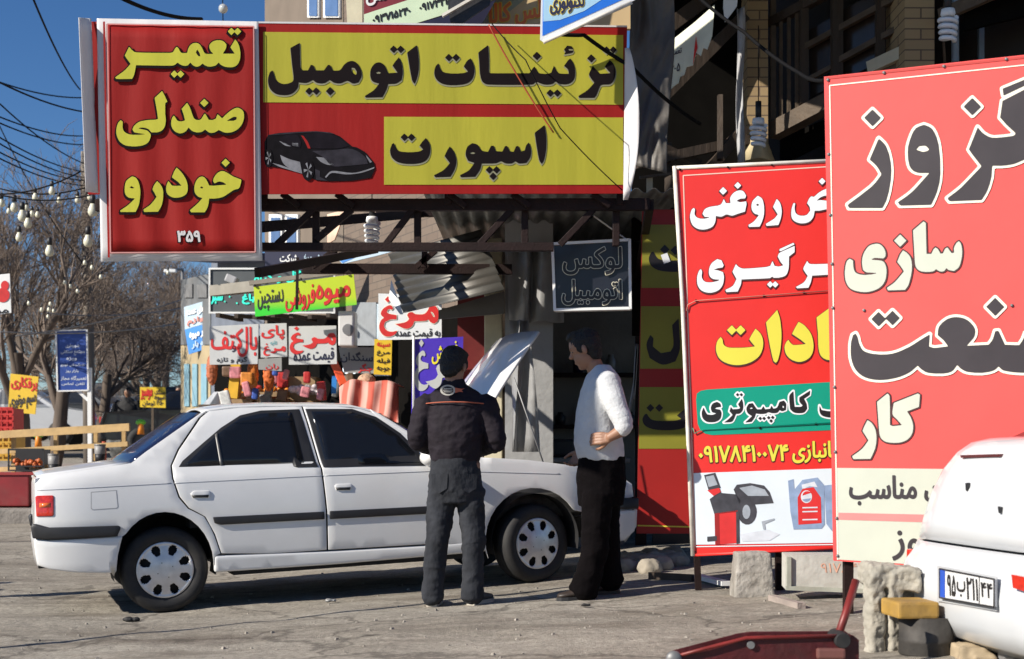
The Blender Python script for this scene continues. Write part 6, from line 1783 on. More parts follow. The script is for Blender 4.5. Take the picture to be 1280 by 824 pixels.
for k, (px_, Y_, s_, lab) in enumerate(((731, 8.45, 0.025, 'black scrap lying on the ground in front of the man in the sweater'), (161, 8.75, 0.045, 'black rag lying on the ground left of the rear wheel of the white saloon'), (412, 9.35, 0.03, 'clear crushed bottle lying under the front door of the white saloon'))):
    mb = MB(); q = pg(px_, Y_, 0.012); mb.ball(q, (s_, s_ * 0.6, s_ * 0.35), 8, 6); mb.ball(q + Vector((s_, 0, 0)), (s_ * .6, s_ * 0.5, s_ * 0.3), 8, 6)
    o = rough('litter', mb, M['rubber'] if k < 2 else M['steel_grey'], None, 0.006, 0.008, 30); tag(o, lab, 'litter')
# scattered pebbles: uncountable grit
mb = MB()
for k in range(420):
    px_ = random.uniform(-40, 1320); Y_ = 6.6 + 5.0 * random.random() ** 1.3
    q = on_ground(px_, Y_); s_ = 0.004 + 0.010 * random.random() ** 3
    q.z += g_bump(q.x, q.y) + s_ * 0.3
    Mr = Matrix.Rotation(random.random() * 6, 3, 'Z')
    mb.box(q, (s_ * 2, s_ * 1.4, s_ * 1.1), Mr, 0.6)
struct(mb.build('gravel', mat('loose grit', (0.26, 0.235, 0.20), 0.95, 0, 0.4, 30)), 'stuff')['label'] = 'loose grit scattered over the dusty forecourt'
# ------------------------------------------------------------------ shops along the street, behind the saloon
FB = Board(600, 14.0, 62.7)
back = Vector((0.89, 0.46, 0))
def block(name, label, px0, px1, ytop, ybot, m, cat='building', depth=0.6):
    r_ = thing(name, label, cat, FB.P((px0 + px1) / 2, ybot))
    slab(FB, [(px0, ytop), (px1, ytop), (px1, ybot), (px0, ybot)], m, depth, r_, 'wall')
    return r_
M['pinkbrick'] = brick_mat('shade dimmed pink brick', (0.145, 0.108, 0.084), (0.17, 0.13, 0.10), (0.105, 0.085, 0.07), 3.0, rot=rad(-62.7))  # brick colour lowered to stand in for shade on this wall
b1 = block('shop_building', 'pale brick shop building whose upper wall shows through the canopy frame', 430, 604, -330, 640, M['pinkbrick'])
slab(FB, [(440, 385), (600, 385), (600, 640), (440, 640)], M['dark'], 0.02, b1, 'opening_shade', off=0.02)  # black board drawn in for the shade inside the shop opening
slab(FB, [(440, 378), (470, 378), (470, 432), (440, 432)], mat('grey roller shutter', (0.30, 0.32, 0.34), 0.5, 0.2, 0.1, 10), 0.03, b1, 'shutter', off=0.06)
slab(FB, [(468, 380), (486, 380), (486, 470), (468, 470)], mat('pale blue shutter', (0.42, 0.50, 0.56), 0.6, 0, 0.15, 6), 0.03, b1, 'shutter', off=0.05)
b2 = block('shop_building', 'shop building with white window frames and a navy fascia, left of the pale brick one', 331, 429, -60, 640, mat('buff plaster wall', (0.17, 0.135, 0.105), 0.9, 0, 0.12, 2, dirt=0.3))
slab(FB, [(334, 395), (428, 395), (428, 640), (334, 640)], M['dark'], 0.02, b2, 'opening_shade', off=0.02)  # black board for the shaded opening here too
for (x0, x1) in ((336, 352), (356, 372)):
    fr = slab(FB, [(x0, 268), (x1, 268), (x1, 306), (x0, 306)], M['white'], 0.03, b2, 'window', off=0.04)
    slab(FB, [(x0 + 2.5, 272), (x1 - 2.5, 272), (x1 - 2.5, 303), (x0 + 2.5, 303)], mat('blue window glass', (0.10, 0.17, 0.32), 0.15), 0.01, fr, 'pane', off=0.055)
for (x0, x1) in ((384, 398), (404, 424)):
    fr = slab(FB, [(x0, -5), (x1, -5), (x1, 22), (x0, 22)], M['white'], 0.03, b2, 'window', off=0.04)
    slab(FB, [(x0 + 2, -3), (x1 - 2, -3), (x1 - 2, 20), (x0 + 2, 20)], mat('blue window glass', (0.10, 0.17, 0.32), 0.15), 0.01, fr, 'pane', off=0.055)
b3 = block('shop_building', 'low dark blue shop building behind the green tube sign', 264, 330, 322, 640, mat('slate blue plaster', (0.14, 0.16, 0.20), 0.85, 0, 0.15, 3))
slab(FB, [(268, 420), (328, 420), (328, 640), (268, 640)], M['dark'], 0.02, b3, 'opening_shade', off=0.02)  # shaded opening drawn as a black board
MB().bar(FB.P(250, 324, 0.3), FB.P(345, 322, 0.3), 0.5, 0.10).build('eave', mat('navy awning', (0.03, 0.04, 0.09), 0.6), b3)
b4 = block('shop_building', 'sunlit pale yellow building at the far end of the shops', 226, 263, 432, 640, mat('sunlit pale yellow plaster', (0.40, 0.32, 0.19), 0.9, 0, 0.12, 2, dirt=0.3))
for (x0, x1) in ((230, 236), (240, 246), (251, 258)):
    fr = slab(FB, [(x0, 455), (x1, 455), (x1, 508), (x0, 508)], mat('pale blue door', (0.20, 0.36, 0.44), 0.6), 0.02, b4, 'door', off=0.03)
for (x0, x1, y0, y1, t1) in ((229, 263, 383, 408, 'خدمات'), (232, 263, 410, 440, 'بازار میوه')):
    pass
slab(FB, [(226, 350), (263, 342), (263, 431), (226, 431)], mat('grey upper storey', (0.13, 0.14, 0.15), 0.8, 0, 0.25, 2, dirt=0.4), 0.6, b4, 'upper_storey', off=-0.01)
for (x0, x1) in ((230, 240), (246, 258)):
    fr = slab(FB, [(x0, 356), (x1, 355), (x1, 372), (x0, 372)], M['steel_grey'], 0.02, b4, 'window', off=0.02)
# signs and shop furniture
def hung_sign(name, label, board, pts, m, thick=0.02, cat='sign', grp=None):
    r_ = thing(name, label, cat, board.P(sum(p[0] for p in pts) / len(pts), max(p[1] for p in pts)), grp)
    slab(board, pts, m, thick, r_, 'board')
    return r_
M['blue_sign'] = mat('bright blue sign print', (0.03, 0.22, 0.62), 0.5, 0, 0.15, 4)
M['sky_sign'] = mat('pale blue sign print', (0.42, 0.55, 0.66), 0.5, 0, 0.15, 4)
bs = Board(246, 24.0, 25)
r = hung_sign('shop_sign', 'pale blue and white signboard, upper one of two at the far yellow building', bs, [(230, 384), (263, 374), (263, 404), (231, 412)], M['sky_sign'])
letters(bs, font_loops('فروش عمده', (233, 383, 261, 393), -0.25), M['white'], 0.02, r, bold=0.5)
letters(bs, font_loops('لوازم', (234, 396, 258, 405), -0.25), mat('faded red print', (0.55, 0.2, 0.15), 0.6), 0.02, r, bold=0.4)
r = hung_sign('shop_sign', 'bright blue signboard with white writing, lower one of two at the far yellow building', bs, [(231, 412), (264, 402), (264, 434), (236, 443)], M['blue_sign'])
letters(bs, font_loops('بازار میوه', (237, 410, 262, 422), -0.25), M['white'], 0.02, r, bold=0.5)
letters(bs, font_loops('تره بار', (240, 425, 260, 434), -0.25), M['sky_sign'], 0.02, r, bold=0.4)

GB = Board(320, 17.5, 3)
r = hung_sign('green_tube_sign', 'dark signboard in a white frame with lit turquoise tube letters', GB, [(262, 336), (418, 336), (418, 391), (262, 391)], mat('dark sign grey', (0.09, 0.10, 0.105), 0.5, 0, 0.15, 4), 0.08)
for a, b in (((262, 336), (418, 336)), ((418, 391), (262, 391)), ((262, 335), (262, 392)), ((418, 335), (418, 392))):
    MB().bar(GB.P(*a, 0.01), GB.P(*b, 0.01), 0.022, 0.022).build('frame', M['white'], r)
turq = mat('turquoise tube', (0.04, 0.75, 0.55), 0.4, var=0.3, scale=30, emit=0.35)
letters(GB, font_loops('گل و گیاه', (318, 339, 376, 354), -0.05), turq, 0.01, r, bold=0.5)
letters(GB, font_loops('سبز', (264, 364, 278, 380)), turq, 0.01, r, bold=0.6); letters(GB, font_loops('باغ', (303, 368, 318, 380)), turq, 0.01, r, bold=0.6)
for (x_, y_) in ((287, 371), (281, 377), (307, 354), (296, 379)):
    panel(GB, diamond(x_, y_, 1.3), turq, 0.012, r, 'tube_dot')
r = thing('sign_bracket', 'tan bracket arm with a small camera box, before the green tube sign', 'bracket', at(295, 368, 16.9))
MB().bar(at(266, 364, 16.9), at(322, 358, 16.5), 0.12, 0.13).build('arm', mat('tan bracket', (0.26, 0.24, 0.2), 0.7, dirt=0.4), r)
MB().bbox(at(290, 350, 16.8), (0.14, 0.2, 0.10), Matrix.Rotation(0.4, 3, 'Y'), 0.02).build('camera_box', mat('pale grey box', (0.40, 0.40, 0.41), 0.5), r)

M['lime'] = bpy.data.materials.new('lime to green print'); M['lime'].use_nodes = True
nt = M['lime'].node_tree; b_ = nt.nodes['Principled BSDF']; b_.inputs['Roughness'].default_value = 0.5
tc = nt.nodes.new('ShaderNodeNewGeometry'); sx = nt.nodes.new('ShaderNodeSeparateXYZ'); nt.links.new(tc.outputs['Position'], sx.inputs[0])
mp = nt.nodes.new('ShaderNodeMapRange'); LB = Board(380, 15.6, 4)
mp.inputs[1].default_value = LB.P(380, 392).z; mp.inputs[2].default_value = LB.P(380, 352).z; nt.links.new(sx.outputs[2], mp.inputs[0])
rp = nt.nodes.new('ShaderNodeValToRGB'); e_ = rp.color_ramp.elements
e_[0].position = 0.12; e_[0].color = (0.03, 0.62, 0.03, 1); e_[1].position = 0.5; e_[1].color = (0.48, 0.62, 0.02, 1)
nt.links.new(mp.outputs[0], rp.inputs[0]); nt.links.new(rp.outputs[0], b_.inputs['Base Color'])
r = hung_sign('fruit_sign', 'lime green banner with red and black writing, hanging before the green tube sign', LB, [(317, 359), (442, 343), (446, 381), (319, 396)], M['lime'], 0.01, 'banner')
sgn_red = mat('hand painted red', (0.60, 0.02, 0.02), 0.5, 0, 0.15, 8); sgn_blk = mat('hand painted black', (0.02, 0.022, 0.03), 0.5)
letters(LB, font_loops('میوه', (395, 355, 437, 380), -0.10), sgn_red, 0.006, r, bold=0.8); letters(LB, font_loops('فروشی', (357, 357, 393, 388), -0.10), sgn_red, 0.006, r, bold=0.5)
letters(LB, font_loops('دستچین', (322, 362, 354, 388), -0.10), sgn_blk, 0.006, r, bold=0.25)
for (x_, y_) in ((318, 358), (376, 350), (434, 343)): MB().ball(LB.P(x_, y_ - 1, 0.02), 0.016, 8, 6).build('clip', M['plastic_black'], r)
o = MB().bar(LB.P(312, 354, -0.05), LB.P(446, 338, -0.05), 0.05, 0.05).build('rail', mat('dull rail', (0.25, 0.22, 0.18), 0.7), r)
o = MB().bar(at(372, 322, 15.3), at(371, 387, 15.3), 0.03, 0.03).build('iron_rod', M['steel_dark']); tag(o, 'thin dark iron rod hanging in front of the lime green banner', 'rod')

M['sign_w'] = mat('dull white board', (0.52, 0.53, 0.53), 0.6, 0, 0.06, 4); M['sign_g'] = mat('grey board', (0.28, 0.28, 0.27), 0.6, 0, 0.1, 4)
C1 = Board(340, 16.2, 3); grp = 'chicken signs hanging before the shops'
r = hung_sign('price_sign', 'white board with red writing and a line of black, leftmost of the chicken signs', C1, [(262, 408), (323, 405), (322, 455), (262, 456)], M['sign_w'], grp=grp)
letters(C1, font_loops('کتف', (264, 411, 303, 437)), sgn_red, 0.006, r, bold=0.55); letters(C1, font_loops('بال', (297, 409, 321, 446)), sgn_red, 0.006, r, bold=0.55)
letters(C1, font_loops('گرم و تازه', (271, 446, 309, 455)), sgn_blk, 0.006, r, bold=0.2); letters(C1, font_loops('و', (290, 432, 295, 440)), M['navy'], 0.006, r, bold=0.2)
r = hung_sign('price_sign', 'small white board with two red words, between the two larger chicken signs', C1, [(325, 405), (358, 404), (359, 446), (326, 447)], M['sign_w'], grp=grp)
letters(C1, font_loops('پای', (327, 407, 355, 424)), sgn_red, 0.006, r, bold=0.5); letters(C1, remap(word(W_MORGH), (329, 429, 357, 445)), sgn_red, 0.006, r)
letters(C1, font_loops('تازه', (338, 426, 346, 432)), mat('teal writing', (0.05, 0.3, 0.35), 0.5), 0.006, r, bold=0.1)
r = hung_sign('price_sign', 'white board with a large red word over navy writing, right of the small one', C1, [(361, 408), (420, 407), (421, 455), (361, 456)], M['sign_w'], grp=grp)
letters(C1, remap(word(W_MORGH), (362, 408, 420, 443)), sgn_red, 0.006, r); letters(C1, font_loops('قیمت عمده', (367, 436, 417, 454), -0.05), M['navy'], 0.006, r, bold=0.25)
r = hung_sign('price_sign', 'grey board with navy writing and one red word, rightmost of the low row', C1, [(423, 434), (468, 434), (468, 467), (430, 466)], M['sign_g'], grp=grp)
letters(C1, font_loops('سنگدان', (426, 440, 466, 454), 0.05), M['navy'], 0.006, r, bold=0.3); letters(C1, font_loops('جگر', (448, 455, 465, 466)), sgn_red, 0.006, r, bold=0.3)
r = hung_sign('price_sign', 'small grey board hanging below the small white chicken sign', C1, [(323, 449), (352, 447), (352, 464), (323, 462)], M['sign_g'], grp=grp)
letters(C1, font_loops('ران', (332, 455, 348, 462)), sgn_red, 0.006, r, bold=0.2)
C2 = Board(512, 13.6, 4)
r = hung_sign('price_sign', 'bright white board with a big red word, under the corrugated awning', C2, [(473, 367), (552, 369), (552, 424), (473, 425)], mat('bright white board', (0.72, 0.75, 0.77), 0.5, 0, 0.04, 4), grp=grp)
letters(C2, word(W_MORGH), sgn_red, 0.006, r, outline=[(0.7, M['sg_cream'], (0, 0))]); letters(C2, font_loops('به قیمت عمده', (494, 411, 550, 423)), sgn_blk, 0.006, r, bold=0.25)
C3 = Board(478, 15.2, 0)
r = hung_sign('yellow_sign', 'narrow upright yellow board with red and dark writing, below the bright white chicken sign', C3, [(468, 424), (490, 424), (489, 469), (467, 468)], mat('yellow board', (0.75, 0.52, 0.03), 0.5, 0, 0.06, 4))
for k, (w_, mm) in enumerate((('سینه', sgn_red), ('مرغ', M['black']), ('فیله', M['black']), ('جوجه', M['black']))):
    letters(C3, font_loops(w_, (471, 428 + k * 10, 487, 435 + k * 10)), mm, 0.006, r, bold=0.2)
C4 = Board(545, 13.2, 0)
r = hung_sign('purple_banner', 'purple banner with big white and yellow letters, behind the man in the charcoal jacket', C4, [(516, 424), (579, 421), (577, 520), (514, 522)], mat('purple banner cloth', (0.07, 0.03, 0.50), 0.5, 0, 0.1, 4, 0.2, 8), 0.006, 'banner')
letters(C4, remap(word(W_GHAYN), (518, 424, 536, 489)), M['sign_w'], 0.006, r); letters(C4, remap(word((460, 360, 11.77, W_MORGH[3][:1], W_MORGH[4])), (532, 444, 580, 486)), M['sign_w'], 0.006, r)
letters(C4, font_loops('فروش', (540, 430, 572, 452), -0.25), mat('yellow letters', (0.8, 0.7, 0.03), 0.5), 0.008, r, bold=0.4)
MB().tube([C4.P(517, 420, .02), C4.P(517, 522, .02)], 0.012, 8).build('pole', M['white'], r)
r = thing('wall_unit', 'white air conditioner box fixed at the pale brick shop front', 'air conditioner', at(435, 433, 15.6))
MB().bbox(at(435, 412, 15.8), (0.19, 0.30, 0.40), None, 0.015).build('case', mat('white enamel', (0.66, 0.66, 0.64), 0.5, 0, 0.06, 6), r)
MB().lathe(at(435, 412, 15.64), [(0.065, 0), (0.065, -0.012), (0.0, -0.012)], 18, Matrix.Rotation(rad(90), 3, 'X')).build('fan_grille', M['steel_grey'], r)
NV = Board(375, 16.6, 10)
r = hung_sign('navy_sign', 'navy fascia board with small white writing under the canopy frame', NV, [(331, 312), (414, 308), (414, 337), (331, 339)], M['navy'])
letters(NV, font_loops('شرکت', (350, 318, 372, 330)), M['white'], 0.01, r, bold=0.25); letters(NV, font_loops('پخش مرغ', (380, 318, 408, 328)), M['sky_sign'], 0.01, r, bold=0.2)
GS = Board(455, 15.0, 20)
r = hung_sign('blue_sign', 'blue to white signboard glimpsed between the canopy beams', GS, [(424, 326), (440, 314), (500, 312), (470, 320), (428, 330)], M['sky_sign'])
panel(GS, [(425, 326), (438, 315), (462, 314), (428, 329)], M['blue_sign'], 0.004, r)
ob = Board(405, 15.4, 30)
o = slab(ob, [(409, 268), (432, 262), (418, 300), (409, 305)], mat('orange and white board', (0.62, 0.42, 0.30), 0.5, 0, 0.4, 5), 0.02); tag(o, 'small orange and white board glimpsed behind the canopy frame', 'sign')

# goods hung and stacked before the shops
cols = (('red', (0.5, 0.03, 0.03)), ('blue', (0.04, 0.10, 0.42)), ('white', (0.6, 0.6, 0.58)), ('orange', (0.62, 0.22, 0.03)), ('yellow', (0.62, 0.45, 0.05)), ('brown', (0.16, 0.09, 0.05)), ('pink', (0.6, 0.22, 0.25)), ('grey', (0.2, 0.2, 0.2)))
gm = [mat('packet ' + n_, c_, 0.5, 0, 0.3, 20) for n_, c_ in cols]
rg2 = random.Random(5)
for k in range(34):
    q = rg2.randrange(len(cols)); x_ = rg2.uniform(268, 512); up_h = k % 2
    y_ = rg2.uniform(458, 476) if up_h else rg2.uniform(484, 500)
    c_ = at(x_, y_, rg2.uniform(16.6, 17.4))
    mb = MB(); mb.bbox(c_, (rg2.uniform(.06, .15), 0.08, rg2.uniform(.10, .24)), Matrix.Rotation(rg2.uniform(-.25, .25), 3, 'Y'), 0.02)
    o = mb.build('hanging_packet' if up_h else 'stacked_packet', gm[q])
    tag(o, ('small %s packet hanging at the stalls below the chicken signs' if up_h else 'small %s packet stacked on the long stall') % cols[q][0], 'packet', 'packets at the stalls')
for k in range(7):
    x_ = 272 + k * 23
    mb = MB(); mb.bar(at(x_, 394 + (k % 3), 16.7), at(x_ + 30, 400 - (k % 2) * 3, 17.6), 0.05, 0.05)
    o = mb.build('batten', M['wood_d']); tag(o, 'dark batten across the shop front above the chicken signs', 'batten', 'battens above the chicken signs')

# corrugated awning of the neighbouring shop
r = thing('awning', 'dark corrugated metal awning over the neighbouring shop front', 'awning', at(560, 390, 12.5))
E0 = at(503, 391, 12.4); E1 = at(630, 362, 11.7); T0 = at(486, 318, 13.4)
corrugated('roof_sheet', E0, T0, T0 + (E1 - E0), E1, 8, 0.022, mat('dull corrugated sheet', (0.10, 0.098, 0.09), 0.45, 0.5, 0.2, 3, dirt=0.5, dcol=(0.07, 0.05, 0.035)), r, solid=0.003)
slab(Board(590, 12.3, 12), [(548, 388), (630, 364), (630, 392), (548, 399)], mat('brown fascia', (0.10, 0.09, 0.08), 0.7, dirt=0.3), 0.03, r, 'fascia')
MB().prism([at(489, 350, 12.7), at(504, 393, 12.45), at(500, 393, 12.45), at(486, 374, 12.6)], (0, 0.02, 0)).build('end_flashing', M['white'], r)
o = MB().box(at(594, 470, 13.6), (0.34, 0.3, 1.6)).build('red_shutter', mat('dark red shutter', (0.13, 0.008, 0.008), 0.6, 0, 0.2, 6)); tag(o, 'dark red shutter at the shop front left of the cream wall', 'shutter')
for k in range(9): pass

# stalls seen over the roof of the saloon
stripe = bpy.data.materials.new('red and white striped cloth'); stripe.use_nodes = True
nt = stripe.node_tree; b_ = nt.nodes['Principled BSDF']; b_.inputs['Roughness'].default_value = 0.8
tc = nt.nodes.new('ShaderNodeNewGeometry'); wv = nt.nodes.new('ShaderNodeTexWave'); wv.inputs['Scale'].default_value = 2.3; wv.inputs['Distortion'].default_value = 0.6
nt.links.new(tc.outputs['Position'], wv.inputs[0]); rp = nt.nodes.new('ShaderNodeValToRGB'); rp.color_ramp.elements[0].position = 0.35; rp.color_ramp.elements[1].position = 0.65
rp.color_ramp.elements[0].color = (0.58, 0.11, 0.07, 1); rp.color_ramp.elements[1].color = (0.62, 0.32, 0.26, 1)
nt.links.new(wv.outputs['Color'], rp.inputs[0]); nt.links.new(rp.outputs[0], b_.inputs['Base Color'])
rows = []
for v in np.linspace(0, 1, 12):
    rows.append([at(424 + 74 * u, 484 + 46 * v - 10 * math.sin(u * 3.14) * (1 - v), 14.6 - 0.5 * v) + Vector((0, 0.035 * math.sin(u * 19 + 2.5 * v) + 0.03 * mnoise.noise(Vector((u * 6, v * 3, 2.2))), 0.03 * math.sin(u * 9))) for u in np.linspace(0, 1, 40)])
top_ = [p + Vector((0, 0.9, 0.02)) for p in rows[0]]
o = MB().grid([top_] + rows).build('stall_cloth', stripe, solid=0.004); tag(o, 'red and white striped cloth draped over a market stall', 'cloth')
r = thing('market_stall', 'wooden market stall under the red and white striped cloth', 'stall', on_ground(460, 14.9))
MB().bbox(at(462, 520, 14.9), (0.60, 0.7, 0.06), None, 0.01).build('tabletop', M['wood_b'], r)
for x_ in (430, 494): MB().bar(at(x_, 522, 14.9), on_ground(x_, 14.9), 0.05, 0.05).build('leg', M['wood_b'], r)
mb = MB(); mb.ball(at(458, 476, 15.0), (0.10, 0.10, 0.08), 12, 8)
o = rough('bundle', mb, mat('patterned tan bundle', (0.45, 0.28, 0.18), 0.8, 0, 0.5, 40), None, 0.012, 0.01, 20); tag(o, 'round patterned bundle lying on the striped stall cloth', 'bundle')
M['orange'] = mat('orange peel', (0.75, 0.24, 0.02), 0.45, 0, 0.1, 30); M['crate'] = mat('crate wood', (0.36, 0.24, 0.13), 0.8, 0, 0.2, 8)
def crate(px, Y, z, w, d, h, label, m='crate', fruit=None, grp='fruit crates on the stalls', n=22):
    c = at(px, HY, Y); c.z = z
    r_ = thing('fruit_crate', label, 'crate', c, grp)
    for sx_ in (-1, 1):
        for k in range(2):
            zz = h * (0.3 + 0.45 * k)
            MB().box(c + Vector((0, sx_ * d / 2, zz)), (w, 0.015, h * 0.32)).build('slat', M[m], r_)
            MB().box(c + Vector((sx_ * w / 2, 0, zz)), (0.015, d, h * 0.32)).build('slat', M[m], r_)
    MB().box(c + Vector((0, 0, 0.012)), (w, d, 0.015)).build('base', M[m], r_)
    if fruit:
        mb_ = MB()
        for k in range(n):
            mb_.ball(c + Vector((random.uniform(-.44, .44) * w, random.uniform(-.44, .44) * d, h * 0.85 + random.uniform(-.02, .05))), random.uniform(0.034, 0.042), 8, 6)
        o_ = mb_.build('oranges', M[fruit]); tag(o_, 'heap of oranges in the ' + label, 'fruit', None, 'stuff')
    return r_
r = thing('market_stall', 'long fruit stall board under the row of chicken signs', 'stall', on_ground(365, 17.5))
zs = at(0, 510, 17.5).z
MB().bbox((at(365, 0, 17.5).x, 17.5, zs), (2.2, 0.9, 0.06), None, 0.01).build('tabletop', M['wood_b'], r)
for x_ in (285, 440): MB().bar((at(x_, 0, 17.5).x, 17.4, zs), (at(x_, 0, 17.5).x, 17.4, gz(at(x_, 0, 17.5).x, 17.5)), 0.06, 0.06).build('leg', M['wood_b'], r)
crate(300, 17.5, zs + .03, 0.40, 0.5, 0.16, 'wooden crate at the left end of the long stall', fruit='orange')
crate(345, 17.5, zs + .03, 0.40, 0.5, 0.18, 'wooden crate of oranges second from the left on the long stall', fruit='orange')
crate(380, 17.6, zs + .03, 0.36, 0.5, 0.40, 'tall tan wooden box in the middle of the long stall')
mb = MB()
for k in range(16): mb.ball(at(365 + k * 2.3 + random.uniform(-1, 1), 488 + random.uniform(-4, 3), 17.2), random.uniform(0.03, 0.05), 8, 6)
tag(mb.build('goods', mat('mixed bright packets', (0.45, 0.40, 0.42), 0.5, 0, 0.9, 9)), 'heap of mixed white, blue and red packets on the long stall', 'goods', None, 'stuff')
o = MB().bar(at(296, 445, 16.9), at(291, 498, 16.9), 0.12, 0.06).build('yellow_cloth', mat('yellow cloth', (0.72, 0.42, 0.03), 0.7)); tag(o, 'yellow cloth hanging by the left end of the long stall', 'cloth')
for k, (x_, y_, col, lab) in enumerate(((316, 468, (0.65, 0.20, 0.03), 'orange net of fruit hanging under the small white chicken sign'), (336, 470, (0.55, 0.12, 0.02), 'red orange net hanging beside the orange one'), (265, 462, (0.42, 0.12, 0.05), 'dull red net hanging left of the long stall'))):
    mb = MB(); mb.ball(at(x_, y_, 17.0), (0.07, 0.06, 0.20), 10, 8)
    o = rough('net_bag', mb, mat('net ' + str(col), col, 0.7, 0, 0.4, 30), None, 0.012, 0.015, 16); tag(o, lab, 'net bag', 'net bags hanging at the stalls')
o = MB().bar(at(415, 448, 16.5), at(430, 482, 16.0), 0.09, 0.03).build('red_cloth', mat('bright orange red cloth', (0.7, 0.08, 0.02), 0.7)); tag(o, 'bright orange red cloth hanging aslant under the chicken signs', 'cloth')
for (x_, lab) in ((433, 'left of two white lit bulbs under the grey chicken sign'), (443, 'right of two white lit bulbs under the grey chicken sign')):
    o = MB().ball(at(x_, 461, 16.6), (0.045, 0.045, 0.06), 12, 8).build('lit_bulb', mat('lit bulb glass', (0.85, 0.95, 1.0), 0.3, var=0, emit=2.2)); tag(o, lab, 'lamp', 'lit bulbs at the stalls')
o = slab(Board(418, 16.9, 0), [(415, 470), (421, 470), (420, 492), (414, 492)], M['blue_sign'], 0.02); tag(o, 'narrow blue packet strip hanging beside the lit bulbs', 'packet')

# ------------------------------------------------------------------ across the street, left
M['timber_y'] = mat('varnished yellow timber', (0.50, 0.33, 0.14), 0.6, 0, 0.15, 6, 0.2, 20)
Yr = 20.0
r = thing('timber_barrier', 'yellow timber rail barrier across the pavement behind the saloon', 'barrier', on_ground(70, Yr))
for (y0, y1, x1, h_) in ((543, 531, 162, 0.11), (564, 552, 160, 0.07), (586, 581, 60, 0.07)):
    MB().bar(at(-60, y0 + 4, Yr), at(x1, y1 + 3, Yr - .3), 0.05, h_).build('rail', M['timber_y'], r)
for x_ in (-40, 17, 70, 120, 155):
    MB().bar(at(x_, 538, Yr + .05), on_ground(x_, Yr + .05) + Vector((0, 0, .15)), 0.055, 0.055).build('post', M['timber_y'], r)
r = thing('red_planter', 'low dark red metal planter at the left edge behind the saloon', 'planter', on_ground(10, 19.6))
mb = MB(); mb.bbox(at(0, 612, 19.6), (1.05, 0.6, 0.46), None, 0.02); mb.build('box', mat('dark red enamel', (0.22, 0.012, 0.016), 0.5, 0, 0.15, 4, dirt=0.3), r)
MB().box(at(0, 592, 19.3), (1.10, 0.05, 0.04)).build('rim', mat('red rim', (0.30, 0.03, 0.03), 0.5), r)
MB().box(at(0, 632, 19.6), (0.9, 0.5, 0.12)).build('base', M['dark'], r)
c = at(37, 588, 19.6)
r = thing('fruit_crate', 'black plastic crate of oranges hung on the timber barrier', 'crate', c, 'fruit crates on the stalls')
for (dx, dz, w_, h_) in ((0, 0.0, 0.50, 0.02), (0, 0.30, 0.50, 0.03), (-0.25, 0.15, 0.02, 0.32), (0.25, 0.15, 0.02, 0.32), (0, 0.06, 0.5, 0.02)):
    MB().box(c + Vector((dx, -0.14, dz)), (w_, 0.02, h_)).build('slat', M['plastic_black'], r)
MB().box(c + Vector((0, 0.14, 0.15)), (0.5, 0.02, 0.3)).build('slat', M['plastic_black'], r); MB().box(c + Vector((0, 0, 0.0)), (0.5, 0.28, 0.02)).build('base', M['plastic_black'], r)
mb = MB()
for k in range(26): mb.ball(c + Vector((random.uniform(-.2, .2), random.uniform(-.11, .1), 0.06 + random.uniform(0, .09))), 0.036, 8, 6)
tag(mb.build('oranges', mat('ripe reddish orange', (0.55, 0.13, 0.03), 0.5, 0, 0.4, 20)), 'oranges heaped in the black plastic crate on the timber barrier', 'fruit', None, 'stuff')
r = thing('crate_stack', 'red plastic crate with mesh sides at the far left behind the timber barrier', 'crate', on_ground(5, 22))
def mesh_box(c, w, d, h, m, nm):
    mb_ = MB()
    for k in range(7):
        u = -0.5 + k / 6
        mb_.box(Vector(c) + Vector((u * w, -d / 2, h / 2)), (0.02, 0.015, h)); 
    for k in range(5):
        mb_.box(Vector(c) + Vector((0, -d / 2 - 0.008, h * k / 4)), (w, 0.012, 0.025))
    mb_.box(Vector(c) + Vector((0, 0.02, h / 2)), (w * 0.98, d * 0.9, h * 0.98))
    return mb_.build(nm, m, r)
mesh_box(at(2, 543, 22), 0.55, 0.5, 0.42, mat('red crate plastic', (0.55, 0.03, 0.025), 0.5), 'crate_body')
r = thing('crate_stack', 'yellow plastic crate under the red one at the far left', 'crate', on_ground(5, 22))
mesh_box(at(4, 575, 22), 0.55, 0.5, 0.38, mat('yellow crate plastic', (0.60, 0.34, 0.04), 0.5), 'crate_body')
for k, (x_, y0, y1, lab) in enumerate(((125, 556, 577, 'grey paint pail standing at the right end of the timber barrier'), (67, 568, 590, 'grey paint pail standing beside the black plastic crate'))):
    b_ = at(x_, y1, 19.3); hh = at(x_, y0, 19.3).z - b_.z
    r = thing('pail', lab, 'bucket', b_, 'pails by the timber barrier')
    MB().lathe(b_, [(0.062, 0), (0.075, hh * 0.55), (0.078, hh)], 18).build('body', mat('grey pail plastic', (0.28, 0.27, 0.26), 0.5), r)
    MB().lathe(b_, [(0.064, 0.0), (0.0735, hh * 0.45)], 18).build('dark_base', M['plastic_black'], r)
    MB().lathe(b_ + Vector((0, 0, hh * .95)), [(0.082, 0), (0.082, 0.02), (0, 0.02)], 18).build('lid', M['steel_grey'], r)

